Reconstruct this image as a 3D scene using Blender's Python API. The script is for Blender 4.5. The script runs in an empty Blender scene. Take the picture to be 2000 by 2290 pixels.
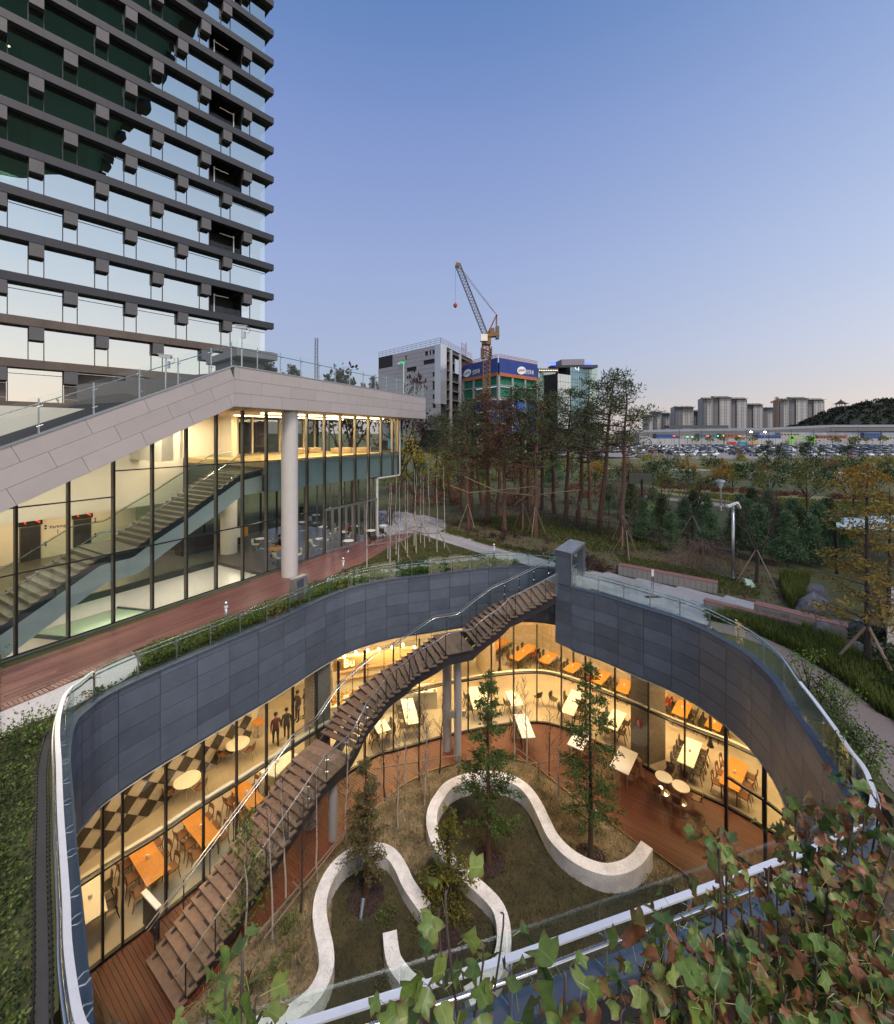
import bpy, bmesh, math, random
from mathutils import Vector, Matrix
from mathutils.geometry import tessellate_polygon
random.seed(7)
PI = math.pi
SC = bpy.context.scene
COL = SC.collection
V = Vector

# ---------------------------------------------------------------- camera
HC, F, HY = 7.8, 944.0, 968.0          # eye height above the plaza, focal length and horizon row (photo pixels)
cam_d = bpy.data.cameras.new('camera')
cam_d.sensor_fit = 'HORIZONTAL'; cam_d.sensor_width = 36.0; cam_d.lens = 36.0 * F / 2000.0
cam_d.shift_y = -(1145.0 - HY) / 2000.0
cam_d.clip_start = 0.1; cam_d.clip_end = 9000
cam = bpy.data.objects.new('camera', cam_d); COL.objects.link(cam)
cam.location = (0, 0, HC); cam.rotation_euler = (PI / 2, 0, 0)
SC.camera = cam

# ---------------------------------------------------------------- sky, sun, exposure (dusk: the sun has just reached the horizon behind the camera)
SUN_EL, SUN_AZ = math.radians(2.5), math.radians(150)      # azimuth clockwise from the view direction
world = bpy.data.worlds.new('World'); SC.world = world; world.use_nodes = True
nt = world.node_tree; nt.nodes.clear()
sky = nt.nodes.new('ShaderNodeTexSky'); sky.sky_type = 'NISHITA'; sky.sun_disc = False
sky.sun_elevation = SUN_EL; sky.sun_rotation = SUN_AZ
sky.air_density = 1.0; sky.dust_density = 0.6; sky.ozone_density = 2.6; sky.altitude = 60
out = nt.nodes.new('ShaderNodeOutputWorld')
# the clear dusk sky: blue overhead, lavender lower down and a dusty rose horizon, plus the sky texture's glow round the low sun
geo = nt.nodes.new('ShaderNodeTexCoord'); sep = nt.nodes.new('ShaderNodeSeparateXYZ'); nt.links.new(geo.outputs['Generated'], sep.inputs[0])
ramp = nt.nodes.new('ShaderNodeValToRGB'); nt.links.new(sep.outputs[2], ramp.inputs[0]); el = ramp.color_ramp.elements
SKY = [(0.0, (.585, .535, .535)), (.045, (.56, .535, .555)), (.10, (.475, .505, .63)), (.17, (.43, .495, .70)), (.35, (.36, .445, .72)), (.56, (.25, .345, .665)), (.72, (.135, .25, .55)), (1.0, (.075, .18, .42))]
while len(el) < len(SKY): el.new(.5)
for i, (p_, c_) in enumerate(SKY): el[i].position = p_; el[i].color = (*c_, 1)
ramp2 = nt.nodes.new('ShaderNodeValToRGB'); nt.links.new(sep.outputs[2], ramp2.inputs[0]); e2 = ramp2.color_ramp.elements      # the brighter western side
SKYW = [(0.0, (1.9, 1.40, 1.08)), (.06, (1.85, 1.55, 1.28)), (.14, (1.65, 1.55, 1.40)), (.30, (1.15, 1.28, 1.42)), (.56, (.60, .80, 1.06)), (.78, (.26, .42, .74)), (1.0, (.11, .24, .50))]
while len(e2) < len(SKYW): e2.new(.5)
for i, (p_, c_) in enumerate(SKYW): e2[i].position = p_; e2[i].color = (*c_, 1)
def mth(op, a, b=None, c=None):
    n = nt.nodes.new('ShaderNodeMath'); n.operation = op; n.use_clamp = op == 'MULTIPLY_ADD'
    for k, v in enumerate((a, b, c)):
        if v is None: continue
        if isinstance(v, float): n.inputs[k].default_value = v
        else: nt.links.new(v, n.inputs[k])
    return n.outputs[0]
hl = mth('SQRT', mth('ADD', mth('ADD', mth('MULTIPLY', sep.outputs[0], sep.outputs[0]), mth('MULTIPLY', sep.outputs[1], sep.outputs[1])), 1e-6))
ca = mth('DIVIDE', mth('ADD', mth('MULTIPLY', sep.outputs[0], math.sin(SUN_AZ)), mth('MULTIPLY', sep.outputs[1], math.cos(SUN_AZ))), hl)
wf = mth('POWER', mth('MULTIPLY_ADD', ca, .5, .5), 1.6)
wm = nt.nodes.new('ShaderNodeMix'); wm.data_type = 'RGBA'; nt.links.new(wf, wm.inputs[0]); nt.links.new(ramp.outputs[0], wm.inputs[6]); nt.links.new(ramp2.outputs[0], wm.inputs[7])
bg = nt.nodes.new('ShaderNodeBackground'); bg.inputs['Strength'].default_value = 0.02
bg2 = nt.nodes.new('ShaderNodeBackground'); bg2.inputs['Strength'].default_value = 0.69
ad = nt.nodes.new('ShaderNodeAddShader'); nt.links.new(sky.outputs[0], bg.inputs['Color']); nt.links.new(wm.outputs[2], bg2.inputs['Color'])
nt.links.new(bg.outputs[0], ad.inputs[0]); nt.links.new(bg2.outputs[0], ad.inputs[1]); nt.links.new(ad.outputs[0], out.inputs['Surface'])
sun_d = bpy.data.lights.new('sun', 'SUN'); sun_d.energy = 3.4; sun_d.angle = math.radians(24); sun_d.color = (1.0, 0.86, 0.76)
sun = bpy.data.objects.new('sun', sun_d); COL.objects.link(sun)
sdir = V((math.sin(SUN_AZ) * math.cos(SUN_EL), math.cos(SUN_AZ) * math.cos(SUN_EL), math.sin(SUN_EL) + 1.6))
sun.rotation_euler = sdir.to_track_quat('Z', 'Y').to_euler(); sun.location = (60, -60, 80)
SC.view_settings.view_transform = 'Standard'; SC.view_settings.look = 'None'
SC.view_settings.gamma = 1.0; SC.view_settings.use_curve_mapping = False
SC.view_settings.exposure = 0.38
SC.render.engine = 'CYCLES'
SC.cycles.use_denoising = True
SC.cycles.max_bounces = 9; SC.cycles.transparent_max_bounces = 24; SC.cycles.diffuse_bounces = 3; SC.cycles.glossy_bounces = 4
SC.cycles.caustics_reflective = False; SC.cycles.caustics_refractive = False; SC.cycles.sample_clamp_indirect = 6.0

# ---------------------------------------------------------------- helpers: measuring the place from the photograph's perspective
def P(x, y, z=0.0):                     # the point at height z that the photograph shows at pixel (x, y)
    d = F * (HC - z) / (y - HY)
    return V(((x - 1000) * d / F, d, z))
def R3(x, y, d):                        # the point at distance d
    return V(((x - 1000) * d / F, d, HC - (y - HY) * d / F))
def H(y, d): return HC - (y - HY) * d / F
def v2(p): return V((p[0], p[1]))
def smooth(pts, n=6, closed=False):     # Catmull-Rom
    r = []; N = len(pts); rng = N if closed else N - 1
    for i in range(rng):
        g = lambda k: pts[k % N] if closed else pts[max(0, min(N - 1, k))]
        a, b, c, d = g(i - 1), g(i), g(i + 1), g(i + 2)
        for j in range(n):
            t = j / n
            r.append(0.5 * ((2 * b) + (c - a) * t + (2 * a - 5 * b + 4 * c - d) * t * t + (3 * b - a - 3 * c + d) * t ** 3))
    if not closed: r.append(pts[-1].copy())
    return r
class Path:                              # a plan curve measured by its length
    def __init__(s, pts):
        s.p = [V(p) for p in pts]; s.l = [0.0]
        for a, b in zip(s.p, s.p[1:]): s.l.append(s.l[-1] + (b - a).length)
        s.L = s.l[-1]
    def at(s, d):
        d = max(0.0, min(s.L, d)); lo, hi = 0, len(s.l) - 1
        while hi - lo > 1:
            m = (lo + hi) // 2
            if s.l[m] <= d: lo = m
            else: hi = m
        k = (d - s.l[lo]) / max(1e-9, s.l[hi] - s.l[lo])
        return s.p[lo].lerp(s.p[hi], k)
    def tan(s, d, e=0.08):
        t = s.at(d + e) - s.at(d - e); return t.normalized()
    def nor(s, d):                       # to the left of travel
        t = s.tan(d); n = V((-t.y, t.x)) if len(t) == 2 else V((-t.y, t.x, 0)); return n.normalized()
    def off(s, d, o): return s.at(d) + s.nor(d) * o
    def at_px(s, x):                     # where the sight line through pixel column x meets the curve
        r = (x - 1000) / F; best = None
        for i, (a, b) in enumerate(zip(s.p, s.p[1:])):
            fa, fb = a.x - r * a.y, b.x - r * b.y
            if fa * fb <= 0 and fa != fb:
                best = s.l[i] + (s.l[i + 1] - s.l[i]) * fa / (fa - fb); break
        return best
def inside(p, poly):
    x, y = p[0], p[1]; c = False; j = len(poly) - 1
    for i in range(len(poly)):
        xi, yi, xj, yj = poly[i][0], poly[i][1], poly[j][0], poly[j][1]
        if (yi > y) != (yj > y) and x < (xj - xi) * (y - yi) / (yj - yi) + xi: c = not c
        j = i
    return c
def scatter(poly, n, rnd):
    xs = [p[0] for p in poly]; ys = [p[1] for p in poly]; r = []; tries = 0
    while len(r) < n and tries < n * 30:
        tries += 1
        q = V((rnd.uniform(min(xs), max(xs)), rnd.uniform(min(ys), max(ys))))
        if inside(q, poly): r.append(q)
    return r

# ---------------------------------------------------------------- helpers: objects
def props(o, label=None, cat=None, group=None, kind=None):
    if label: o['label'] = label
    if cat: o['category'] = cat
    if group: o['group'] = group
    if kind: o['kind'] = kind
    return o
def thing(name, label, cat, loc=(0, 0, 0), rz=0.0, group=None):
    o = bpy.data.objects.new(name, None); COL.objects.link(o)
    o.location = loc; o.rotation_euler = (0, 0, rz); o.empty_display_size = 0.3
    return props(o, label, cat, group)
def base_of(o):
    b = V((0, 0, 0))
    while o is not None: b = b + o.location; o = o.parent
    return b
KIDS = {}
def put(name, me, parent=None):
    o = bpy.data.objects.new(name, me); COL.objects.link(o)
    if parent is not None: o.parent = parent; KIDS.setdefault(parent, []).append(o)
    return o
def copy_tree(o, loc=None, rz=None, sc=None, label=None, group=None, parent=None):
    c = o.copy(); COL.objects.link(c)
    if parent is not None: c.parent = parent; KIDS.setdefault(parent, []).append(c)
    if loc is not None: c.location = loc
    if rz is not None: c.rotation_euler = (0, 0, rz)
    if sc is not None: c.scale = sc if hasattr(sc, '__len__') else (sc, sc, sc)
    if label: c['label'] = label
    if group: c['group'] = group
    for k in list(KIDS.get(o, [])): copy_tree(k, parent=c)
    return c
class MB:
    def __init__(s): s.v = []; s.f = []; s.m = []; s.mi = 0
    def add(s, vs, fs):
        o = len(s.v); s.v += [tuple(p) for p in vs]
        for f in fs: s.f.append(tuple(i + o for i in f)); s.m.append(s.mi)
        return s
    def quad(s, a, b, c, d): return s.add([a, b, c, d], [(0, 1, 2, 3)])
    def box(s, c, d, rz=0.0):
        x, y, z = d[0] / 2, d[1] / 2, d[2] / 2; cs, sn = math.cos(rz), math.sin(rz)
        vs = [(c[0] + px * cs - py * sn, c[1] + px * sn + py * cs, c[2] + pz) for pz in (-z, z) for px, py in ((-x, -y), (x, -y), (x, y), (-x, y))]
        return s.add(vs, [(3, 2, 1, 0), (4, 5, 6, 7), (0, 1, 5, 4), (1, 2, 6, 5), (2, 3, 7, 6), (3, 0, 4, 7)])
    def hexa(s, lo, hi):                 # two quads, lower and upper, same winding (counter-clockwise from above)
        return s.add(list(lo) + list(hi), [(3, 2, 1, 0), (4, 5, 6, 7), (0, 1, 5, 4), (1, 2, 6, 5), (2, 3, 7, 6), (3, 0, 4, 7)])
    def bar(s, a, b, w, h=None, up=(0, 0, 1)):
        a, b = V(a), V(b); h = h or w; d = b - a
        if d.length < 1e-6: return s
        d.normalize(); u = V(up)
        if abs(d.dot(u)) > 0.99: u = V((1, 0, 0)) if abs(d.x) < 0.9 else V((0, 1, 0))
        r = d.cross(u).normalized(); u = r.cross(d).normalized()
        vs = [p + r * (sx * w / 2) + u * (sy * h / 2) for p in (a, b) for sx, sy in ((-1, -1), (1, -1), (1, 1), (-1, 1))]
        return s.add(vs, [(3, 2, 1, 0), (4, 5, 6, 7), (0, 1, 5, 4), (1, 2, 6, 5), (2, 3, 7, 6), (3, 0, 4, 7)])
    def tube(s, pts, r, n=6, cap=True, r2=None):
        pts = [V(p) for p in pts]; N = len(pts); o = len(s.v); u = None
        for i, p in enumerate(pts):
            d = (pts[min(N - 1, i + 1)] - pts[max(0, i - 1)])
            d = d.normalized() if d.length > 1e-9 else V((0, 0, 1))
            if u is None or abs(d.dot(u)) > 0.98: u = V((0, 0, 1)) if abs(d.z) < 0.9 else V((1, 0, 0))
            a = d.cross(u).normalized(); b = a.cross(d).normalized()
            rr = r if r2 is None else r + (r2 - r) * i / max(1, N - 1)
            for k in range(n):
                t = 2 * PI * k / n; s.v.append(tuple(p + a * (rr * math.cos(t)) + b * (rr * math.sin(t))))
        for i in range(N - 1):
            for k in range(n):
                k2 = (k + 1) % n
                s.f.append((o + i * n + k, o + i * n + k2, o + (i + 1) * n + k2, o + (i + 1) * n + k)); s.m.append(s.mi)
        if cap:
            s.f.append(tuple(o + k for k in range(n))[::-1]); s.m.append(s.mi)
            s.f.append(tuple(o + (N - 1) * n + k for k in range(n))); s.m.append(s.mi)
        return s
    def lathe(s, prof, c=(0, 0, 0), n=16, cap=True):
        o = len(s.v); N = len(prof)
        for r, z in prof:
            for k in range(n):
                t = 2 * PI * k / n; s.v.append((c[0] + r * math.cos(t), c[1] + r * math.sin(t), c[2] + z))
        for i in range(N - 1):
            for k in range(n):
                k2 = (k + 1) % n
                s.f.append((o + i * n + k, o + i * n + k2, o + (i + 1) * n + k2, o + (i + 1) * n + k)); s.m.append(s.mi)
        if cap:
            s.f.append(tuple(o + k for k in range(n))[::-1]); s.m.append(s.mi)
            s.f.append(tuple(o + (N - 1) * n + k for k in range(n))); s.m.append(s.mi)
        return s
    def prism(s, poly, z0, z1):          # simple polygon, any winding
        a = sum(poly[i][0] * poly[(i + 1) % len(poly)][1] - poly[(i + 1) % len(poly)][0] * poly[i][1] for i in range(len(poly)))
        if a < 0: poly = list(poly)[::-1]
        n = len(poly); vs = [(p[0], p[1], z0) for p in poly] + [(p[0], p[1], z1) for p in poly]
        fs = [(i, (i + 1) % n, n + (i + 1) % n, n + i) for i in range(n)]
        for t in tessellate_polygon([[V((p[0], p[1], 0)) for p in poly]]):
            t = list(t); q = [poly[i] for i in t]
            ar = (q[1][0] - q[0][0]) * (q[2][1] - q[0][1]) - (q[2][0] - q[0][0]) * (q[1][1] - q[0][1])
            if ar < 0: t = t[::-1]
            fs.append(tuple(n + i for i in t)); fs.append(tuple(t[::-1]))
        return s.add(vs, fs)
    def sheet(s, polys, z=0.0, zf=None): # flat sheet with holes
        flat = [p for q in polys for p in q]; base = len(s.v)
        s.v += [(p[0], p[1], zf(p) if zf else z) for p in flat]
        for t in tessellate_polygon([[V((p[0], p[1], 0)) for p in q] for q in polys]):
            q = [flat[i] for i in t]
            ar = (q[1][0] - q[0][0]) * (q[2][1] - q[0][1]) - (q[2][0] - q[0][0]) * (q[1][1] - q[0][1])
            t = tuple(t) if ar > 0 else tuple(t)[::-1]
            s.f.append(tuple(base + i for i in t)); s.m.append(s.mi)
        return s
    def ribbon(s, path, d0, d1, o0, o1, z0, z1, n=6, caps=True):   # a curved bar: from d0 to d1 along path, between offsets and heights
        o = len(s.v)
        for i in range(n + 1):
            d = d0 + (d1 - d0) * i / n
            a, b = path.off(d, o0), path.off(d, o1)
            s.v += [(a.x, a.y, z0), (b.x, b.y, z0), (b.x, b.y, z1), (a.x, a.y, z1)]
        for i in range(n):
            for k in range(4):
                k2 = (k + 1) % 4
                s.f.append((o + i * 4 + k, o + i * 4 + k2, o + (i + 1) * 4 + k2, o + (i + 1) * 4 + k)); s.m.append(s.mi)
        if caps:
            s.f.append((o + 3, o + 2, o + 1, o)); s.m.append(s.mi)
            e = o + n * 4; s.f.append((e, e + 1, e + 2, e + 3)); s.m.append(s.mi)
        return s
    def mesh(s, name, mats, off=V((0, 0, 0)), sm=False, fix=True):
        me = bpy.data.meshes.new(name)
        me.from_pydata([(v[0] - off.x, v[1] - off.y, v[2] - off.z) for v in s.v], [], s.f)
        for m in (mats if isinstance(mats, (list, tuple)) else [mats]): me.materials.append(m)
        if any(s.m): me.polygons.foreach_set('material_index', s.m)
        if sm: me.polygons.foreach_set('use_smooth', [True] * len(s.f))
        if fix:
            b = bmesh.new(); b.from_mesh(me); bmesh.ops.recalc_face_normals(b, faces=b.faces); b.to_mesh(me); b.free()
        me.update(); return me
    def build(s, name, mats, parent=None, sm=False, fix=True, **kw):
        off = base_of(parent) if parent is not None else V((0, 0, 0))
        return props(put(name, s.mesh(name, mats, off, sm, fix), parent), **kw)
def autosmooth(o, ang=40):
    me = o.data; me.polygons.foreach_set('use_smooth', [True] * len(me.polygons))
    try: me.set_sharp_from_angle(angle=math.radians(ang))
    except Exception: pass
    return o

# ---------------------------------------------------------------- materials
def _new(name):
    m = bpy.data.materials.new(name); m.use_nodes = True; t = m.node_tree; t.nodes.clear()
    o = t.nodes.new('ShaderNodeOutputMaterial'); return m, t, o
def N(t, typ, **kw):
    n = t.nodes.new(typ)
    for k, v in kw.items():
        if k in n.inputs: n.inputs[k].default_value = v
        else: setattr(n, k, v)
    return n
def rgb(c): return (c[0], c[1], c[2], 1.0)
def mat(name, c1, c2=None, scale=6.0, rough=0.6, metal=0.0, bump=0.0, bscale=None, objrand=0.0, island=None, stretch=None, spec=0.5, detail=6, trans=0.0, coords='Object'):
    m, t, o = _new(name); b = N(t, 'ShaderNodeBsdfPrincipled'); t.links.new(b.outputs[0], o.inputs[0])
    b.inputs['Roughness'].default_value = rough; b.inputs['Metallic'].default_value = metal
    b.inputs['Specular IOR Level'].default_value = spec
    tc = N(t, 'ShaderNodeTexCoord'); mp = N(t, 'ShaderNodeMapping'); t.links.new(tc.outputs[coords], mp.inputs[0])
    if coords == 'Object' and objrand is not None:
        pass
    if stretch: mp.inputs['Scale'].default_value = stretch
    c2 = c2 or tuple(x * 0.82 for x in c1)
    nz = N(t, 'ShaderNodeTexNoise', Scale=scale, Detail=detail, Roughness=0.62); t.links.new(mp.outputs[0], nz.inputs['Vector'])
    ramp = N(t, 'ShaderNodeValToRGB'); e = ramp.color_ramp.elements
    e[0].position = 0.32; e[1].position = 0.68; e[0].color = rgb(c2); e[1].color = rgb(c1)
    t.links.new(nz.outputs['Fac'], ramp.inputs[0]); col = ramp.outputs[0]
    if island:                           # per-leaf colours
        g = N(t, 'ShaderNodeNewGeometry'); r2 = N(t, 'ShaderNodeValToRGB'); e = r2.color_ramp.elements
        while len(e) < len(island): e.new(0.5)
        for i, c in enumerate(island): e[i].position = i / max(1, len(island) - 1); e[i].color = rgb(c)
        t.links.new(g.outputs['Random Per Island'], r2.inputs[0])
        mx = N(t, 'ShaderNodeMix', data_type='RGBA', blend_type='MULTIPLY'); mx.inputs[0].default_value = 0.5
        t.links.new(r2.outputs[0], mx.inputs[6]); t.links.new(col, mx.inputs[7])
        gm = N(t, 'ShaderNodeMix', data_type='RGBA'); gm.inputs[0].default_value = 0.72
        t.links.new(mx.outputs[2], gm.inputs[6]); t.links.new(r2.outputs[0], gm.inputs[7]); col = gm.outputs[2]
    if objrand:
        oi = N(t, 'ShaderNodeObjectInfo'); mr = N(t, 'ShaderNodeMapRange'); mr.inputs[3].default_value = 1 - objrand; mr.inputs[4].default_value = 1 + objrand
        t.links.new(oi.outputs['Random'], mr.inputs[0]); hs = N(t, 'ShaderNodeHueSaturation'); t.links.new(mr.outputs[0], hs.inputs['Value']); t.links.new(col, hs.inputs['Color']); col = hs.outputs[0]
    t.links.new(col, b.inputs['Base Color'])
    if bump:
        n2 = N(t, 'ShaderNodeTexNoise', Scale=bscale or scale * 4, Detail=5); t.links.new(mp.outputs[0], n2.inputs['Vector'])
        bp = N(t, 'ShaderNodeBump', Strength=bump, Distance=0.02); t.links.new(n2.outputs['Fac'], bp.inputs['Height']); t.links.new(bp.outputs[0], b.inputs['Normal'])
    if trans:
        tr = N(t, 'ShaderNodeBsdfTranslucent'); t.links.new(col, tr.inputs[0]); ms = N(t, 'ShaderNodeMixShader'); ms.inputs[0].default_value = trans
        t.links.new(b.outputs[0], ms.inputs[1]); t.links.new(tr.outputs[0], ms.inputs[2]); t.links.new(ms.outputs[0], o.inputs[0])
    return m
def glass(name, tint=(0.93, 0.97, 0.96), refl=1.0, ior=1.5, rough=0.0, base=0.0, warp=0.0):
    m, t, o = _new(name); tr = N(t, 'ShaderNodeBsdfTransparent', Color=rgb(tint)); gl = N(t, 'ShaderNodeBsdfGlossy', Roughness=rough); gl.inputs['Color'].default_value = (0.92, 0.97, 1, 1)
    if warp:
        tc = N(t, 'ShaderNodeTexCoord'); oi = N(t, 'ShaderNodeObjectInfo'); va = N(t, 'ShaderNodeVectorMath', operation='MULTIPLY_ADD'); cb = N(t, 'ShaderNodeCombineXYZ'); va.inputs[1].default_value = (1, 1, 1); t.links.new(oi.outputs['Random'], cb.inputs[0]); sc_ = N(t, 'ShaderNodeVectorMath', operation='SCALE'); sc_.inputs['Scale'].default_value = 40; t.links.new(cb.outputs[0], sc_.inputs[0]); t.links.new(tc.outputs['Object'], va.inputs[0]); t.links.new(sc_.outputs[0], va.inputs[2])
        nz = N(t, 'ShaderNodeTexNoise', Scale=.28, Detail=1); t.links.new(va.outputs[0], nz.inputs['Vector']); bp = N(t, 'ShaderNodeBump', Strength=1.0, Distance=warp); t.links.new(nz.outputs['Fac'], bp.inputs['Height']); t.links.new(bp.outputs[0], gl.inputs['Normal'])
    fr = N(t, 'ShaderNodeFresnel', IOR=ior); ge = N(t, 'ShaderNodeNewGeometry'); mi_ = N(t, 'ShaderNodeMapRange'); mi_.inputs[3].default_value = ior; mi_.inputs[4].default_value = 1 / ior; t.links.new(ge.outputs['Backfacing'], mi_.inputs[0]); t.links.new(mi_.outputs[0], fr.inputs['IOR']); ma = N(t, 'ShaderNodeMath', operation='MULTIPLY_ADD'); ma.inputs[1].default_value = refl; ma.inputs[2].default_value = base; ma.use_clamp = True
    t.links.new(fr.outputs[0], ma.inputs[0]); ms = N(t, 'ShaderNodeMixShader'); t.links.new(ma.outputs[0], ms.inputs[0]); t.links.new(tr.outputs[0], ms.inputs[1]); t.links.new(gl.outputs[0], ms.inputs[2]); t.links.new(ms.outputs[0], o.inputs[0])
    return m
def emit(name, c, s):
    m, t, o = _new(name); e = N(t, 'ShaderNodeEmission', Color=rgb(c), Strength=s); t.links.new(e.outputs[0], o.inputs[0]); return m
def brickmat(name, c1, c2, mortar, sx=4.5, sy=14.0, rough=0.85):
    m, t, o = _new(name); b = N(t, 'ShaderNodeBsdfPrincipled', Roughness=rough); t.links.new(b.outputs[0], o.inputs[0])
    tc = N(t, 'ShaderNodeTexCoord'); sp = N(t, 'ShaderNodeSeparateXYZ'); t.links.new(tc.outputs['Object'], sp.inputs[0])
    ad = N(t, 'ShaderNodeMath', operation='ADD'); t.links.new(sp.outputs[0], ad.inputs[0]); t.links.new(sp.outputs[1], ad.inputs[1])
    cb = N(t, 'ShaderNodeCombineXYZ'); t.links.new(ad.outputs[0], cb.inputs[0]); t.links.new(sp.outputs[2], cb.inputs[1])
    br = N(t, 'ShaderNodeTexBrick'); br.inputs['Color1'].default_value = rgb(c1); br.inputs['Color2'].default_value = rgb(c2); br.inputs['Mortar'].default_value = rgb(mortar)
    br.inputs['Scale'].default_value = 1.0; br.inputs['Brick Width'].default_value = 1 / sx; br.inputs['Row Height'].default_value = 1 / sy; br.inputs['Mortar Size'].default_value = 0.006
    t.links.new(cb.outputs[0], br.inputs['Vector']); t.links.new(br.outputs['Color'], b.inputs['Base Color'])
    bp = N(t, 'ShaderNodeBump', Strength=0.5, Distance=0.01); t.links.new(br.outputs['Fac'], bp.inputs['Height']); bp.invert = True; t.links.new(bp.outputs[0], b.inputs['Normal'])
    return m
def area(name, loc, sx, sy, power, color=(1.0, 0.70, 0.38), parent=None, rot=(0, 0, 0), spread=PI):
    d = bpy.data.lights.new(name, 'AREA'); d.shape = 'RECTANGLE'; d.size = sx; d.size_y = sy; d.energy = power; d.color = color; d.spread = spread
    o = bpy.data.objects.new(name, d); COL.objects.link(o); o.location = loc; o.rotation_euler = rot
    if parent is not None: o.parent = parent; o.location = V(loc) - base_of(parent)
    return o
def crackle(name, c, line, scale=9.0, rough=0.7, w=0.022):
    m, t, o = _new(name); b = N(t, 'ShaderNodeBsdfPrincipled', Roughness=rough); t.links.new(b.outputs[0], o.inputs[0])
    tc = N(t, 'ShaderNodeTexCoord'); vo = N(t, 'ShaderNodeTexVoronoi', feature='DISTANCE_TO_EDGE', Scale=scale); t.links.new(tc.outputs['Object'], vo.inputs['Vector'])
    rp = N(t, 'ShaderNodeValToRGB'); rp.color_ramp.elements[0].position = w * 0.4; rp.color_ramp.elements[1].position = w; rp.color_ramp.elements[0].color = rgb(line)
    nz = N(t, 'ShaderNodeTexNoise', Scale=2.2, Detail=8); t.links.new(tc.outputs['Object'], nz.inputs['Vector'])
    r2 = N(t, 'ShaderNodeValToRGB'); r2.color_ramp.elements[0].position = .3; r2.color_ramp.elements[1].position = .62; r2.color_ramp.elements[0].color = rgb(tuple(x * .72 for x in c)); r2.color_ramp.elements[1].color = rgb(c)
    t.links.new(nz.outputs['Fac'], r2.inputs[0]); t.links.new(vo.outputs['Distance'], rp.inputs[0])
    mx = N(t, 'ShaderNodeMix', data_type='RGBA', blend_type='MULTIPLY'); mx.inputs[0].default_value = 1.0; t.links.new(r2.outputs[0], mx.inputs[6]); t.links.new(rp.outputs[0], mx.inputs[7]); t.links.new(mx.outputs[2], b.inputs['Base Color'])
    return m

M = {}
M['granite'] = mat('dark_granite', (0.112, 0.138, 0.180), (0.084, 0.105, 0.142), 1.6, 0.40, bump=0.06, bscale=60, objrand=0.19, detail=10, spec=0.55)
M['granite_back'] = mat('dark_backing', (0.02, 0.02, 0.024), rough=0.9)
M['coping'] = mat('coping_metal', (0.090, 0.112, 0.155), (0.075, 0.094, 0.132), 5, 0.42, 0.25)
M['steel'] = mat('stainless_steel', (0.62, 0.62, 0.62), (0.52, 0.52, 0.53), 8, 0.22, 1.0)
M['steel_matt'] = mat('brushed_steel', (0.56, 0.57, 0.58), (0.48, 0.49, 0.5), 9, 0.38, 0.9)
M['rail_flat'] = mat('flat_rail', (0.78, 0.79, 0.82), (0.72, 0.73, 0.76), 6, 0.30, 0.35)
M['dark_metal'] = mat('dark_frame', (0.030, 0.030, 0.034), (0.022, 0.022, 0.025), 6, 0.4, 0.3)
M['bronze'] = mat('bronze_mullion', (0.20, 0.185, 0.16), (0.16, 0.15, 0.13), 6, 0.45, 0.3)
M['stringer'] = mat('stringer_steel', (0.045, 0.043, 0.052), (0.032, 0.031, 0.038), 4, 0.5, 0.2)
M['glass'] = glass('clear_glass', (0.94, 0.975, 0.96), 0.9)
M['glass_rail'] = glass('rail_glass', (0.90, 0.965, 0.95), 0.8, 1.5)
M['glass_tower'] = glass('tower_glass', (0.30, 0.44, 0.46), 1.0, 1.9, 0.0, 0.46, .014)
M['glass_frost'] = mat('frosted_glass', (0.20, 0.27, 0.28), (0.17, 0.24, 0.25), 2, 0.25)
M['glass_edge'] = mat('glass_edge', (0.10, 0.17, 0.17), rough=0.25)
M['tread'] = mat('stair_timber', (0.26, 0.165, 0.112), (0.16, 0.105, 0.078), 5, 0.55, stretch=(1, 1, 1), bump=0.15, objrand=0.16)
M['deck'] = mat('red_deck_board', (0.130, 0.033, 0.016), (0.080, 0.022, 0.012), 2.5, 0.52, objrand=0.2, bump=0.1, bscale=30)
M['deck_base'] = mat('deck_shadow', (0.02, 0.012, 0.01), rough=0.9)
M['white_conc'] = crackle('cracked_white_concrete', (0.90, 0.89, 0.87), (0.60, 0.58, 0.57), 7.0)
M['stone_fascia'] = mat('pale_stone', (0.50, 0.445, 0.43), (0.465, 0.415, 0.405), 1.6, 0.6, objrand=0.045)
M['soffit'] = mat('soffit_panel', (0.40, 0.37, 0.34), rough=0.6)
M['white'] = mat('white_paint', (0.78, 0.77, 0.74), (0.72, 0.71, 0.68), 3, 0.5)
M['cream'] = mat('cream_wall', (0.70, 0.66, 0.57), (0.67, 0.63, 0.54), 1.5, 0.6)
M['mint'] = mat('mint_glass_band', (0.56, 0.66, 0.62), (0.52, 0.62, 0.59), 2, 0.3)
M['green_glass'] = mat('green_panel', (0.24, 0.33, 0.24), rough=0.3)
M['dark_stone'] = mat('dark_floor_stone', (0.10, 0.09, 0.08), (0.08, 0.07, 0.065), 3, 0.28)
M['stair_stone'] = mat('stair_stone', (0.165, 0.135, 0.105), (0.13, 0.105, 0.082), 5, 0.45)
M['stair_dark'] = mat('stair_dark_side', (0.035, 0.055, 0.06), rough=0.3)
M['wood_floor'] = mat('pale_wood_floor', (0.50, 0.34, 0.16), (0.44, 0.29, 0.13), 4, 0.35, stretch=(1, 8, 1))
M['conc_floor'] = mat('polished_concrete', (0.40, 0.355, 0.29), (0.33, 0.29, 0.235), 0.9, 0.28, detail=9)
M['plaster'] = mat('plaster', (0.62, 0.57, 0.48), (0.58, 0.53, 0.44), 2, 0.7)
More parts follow.
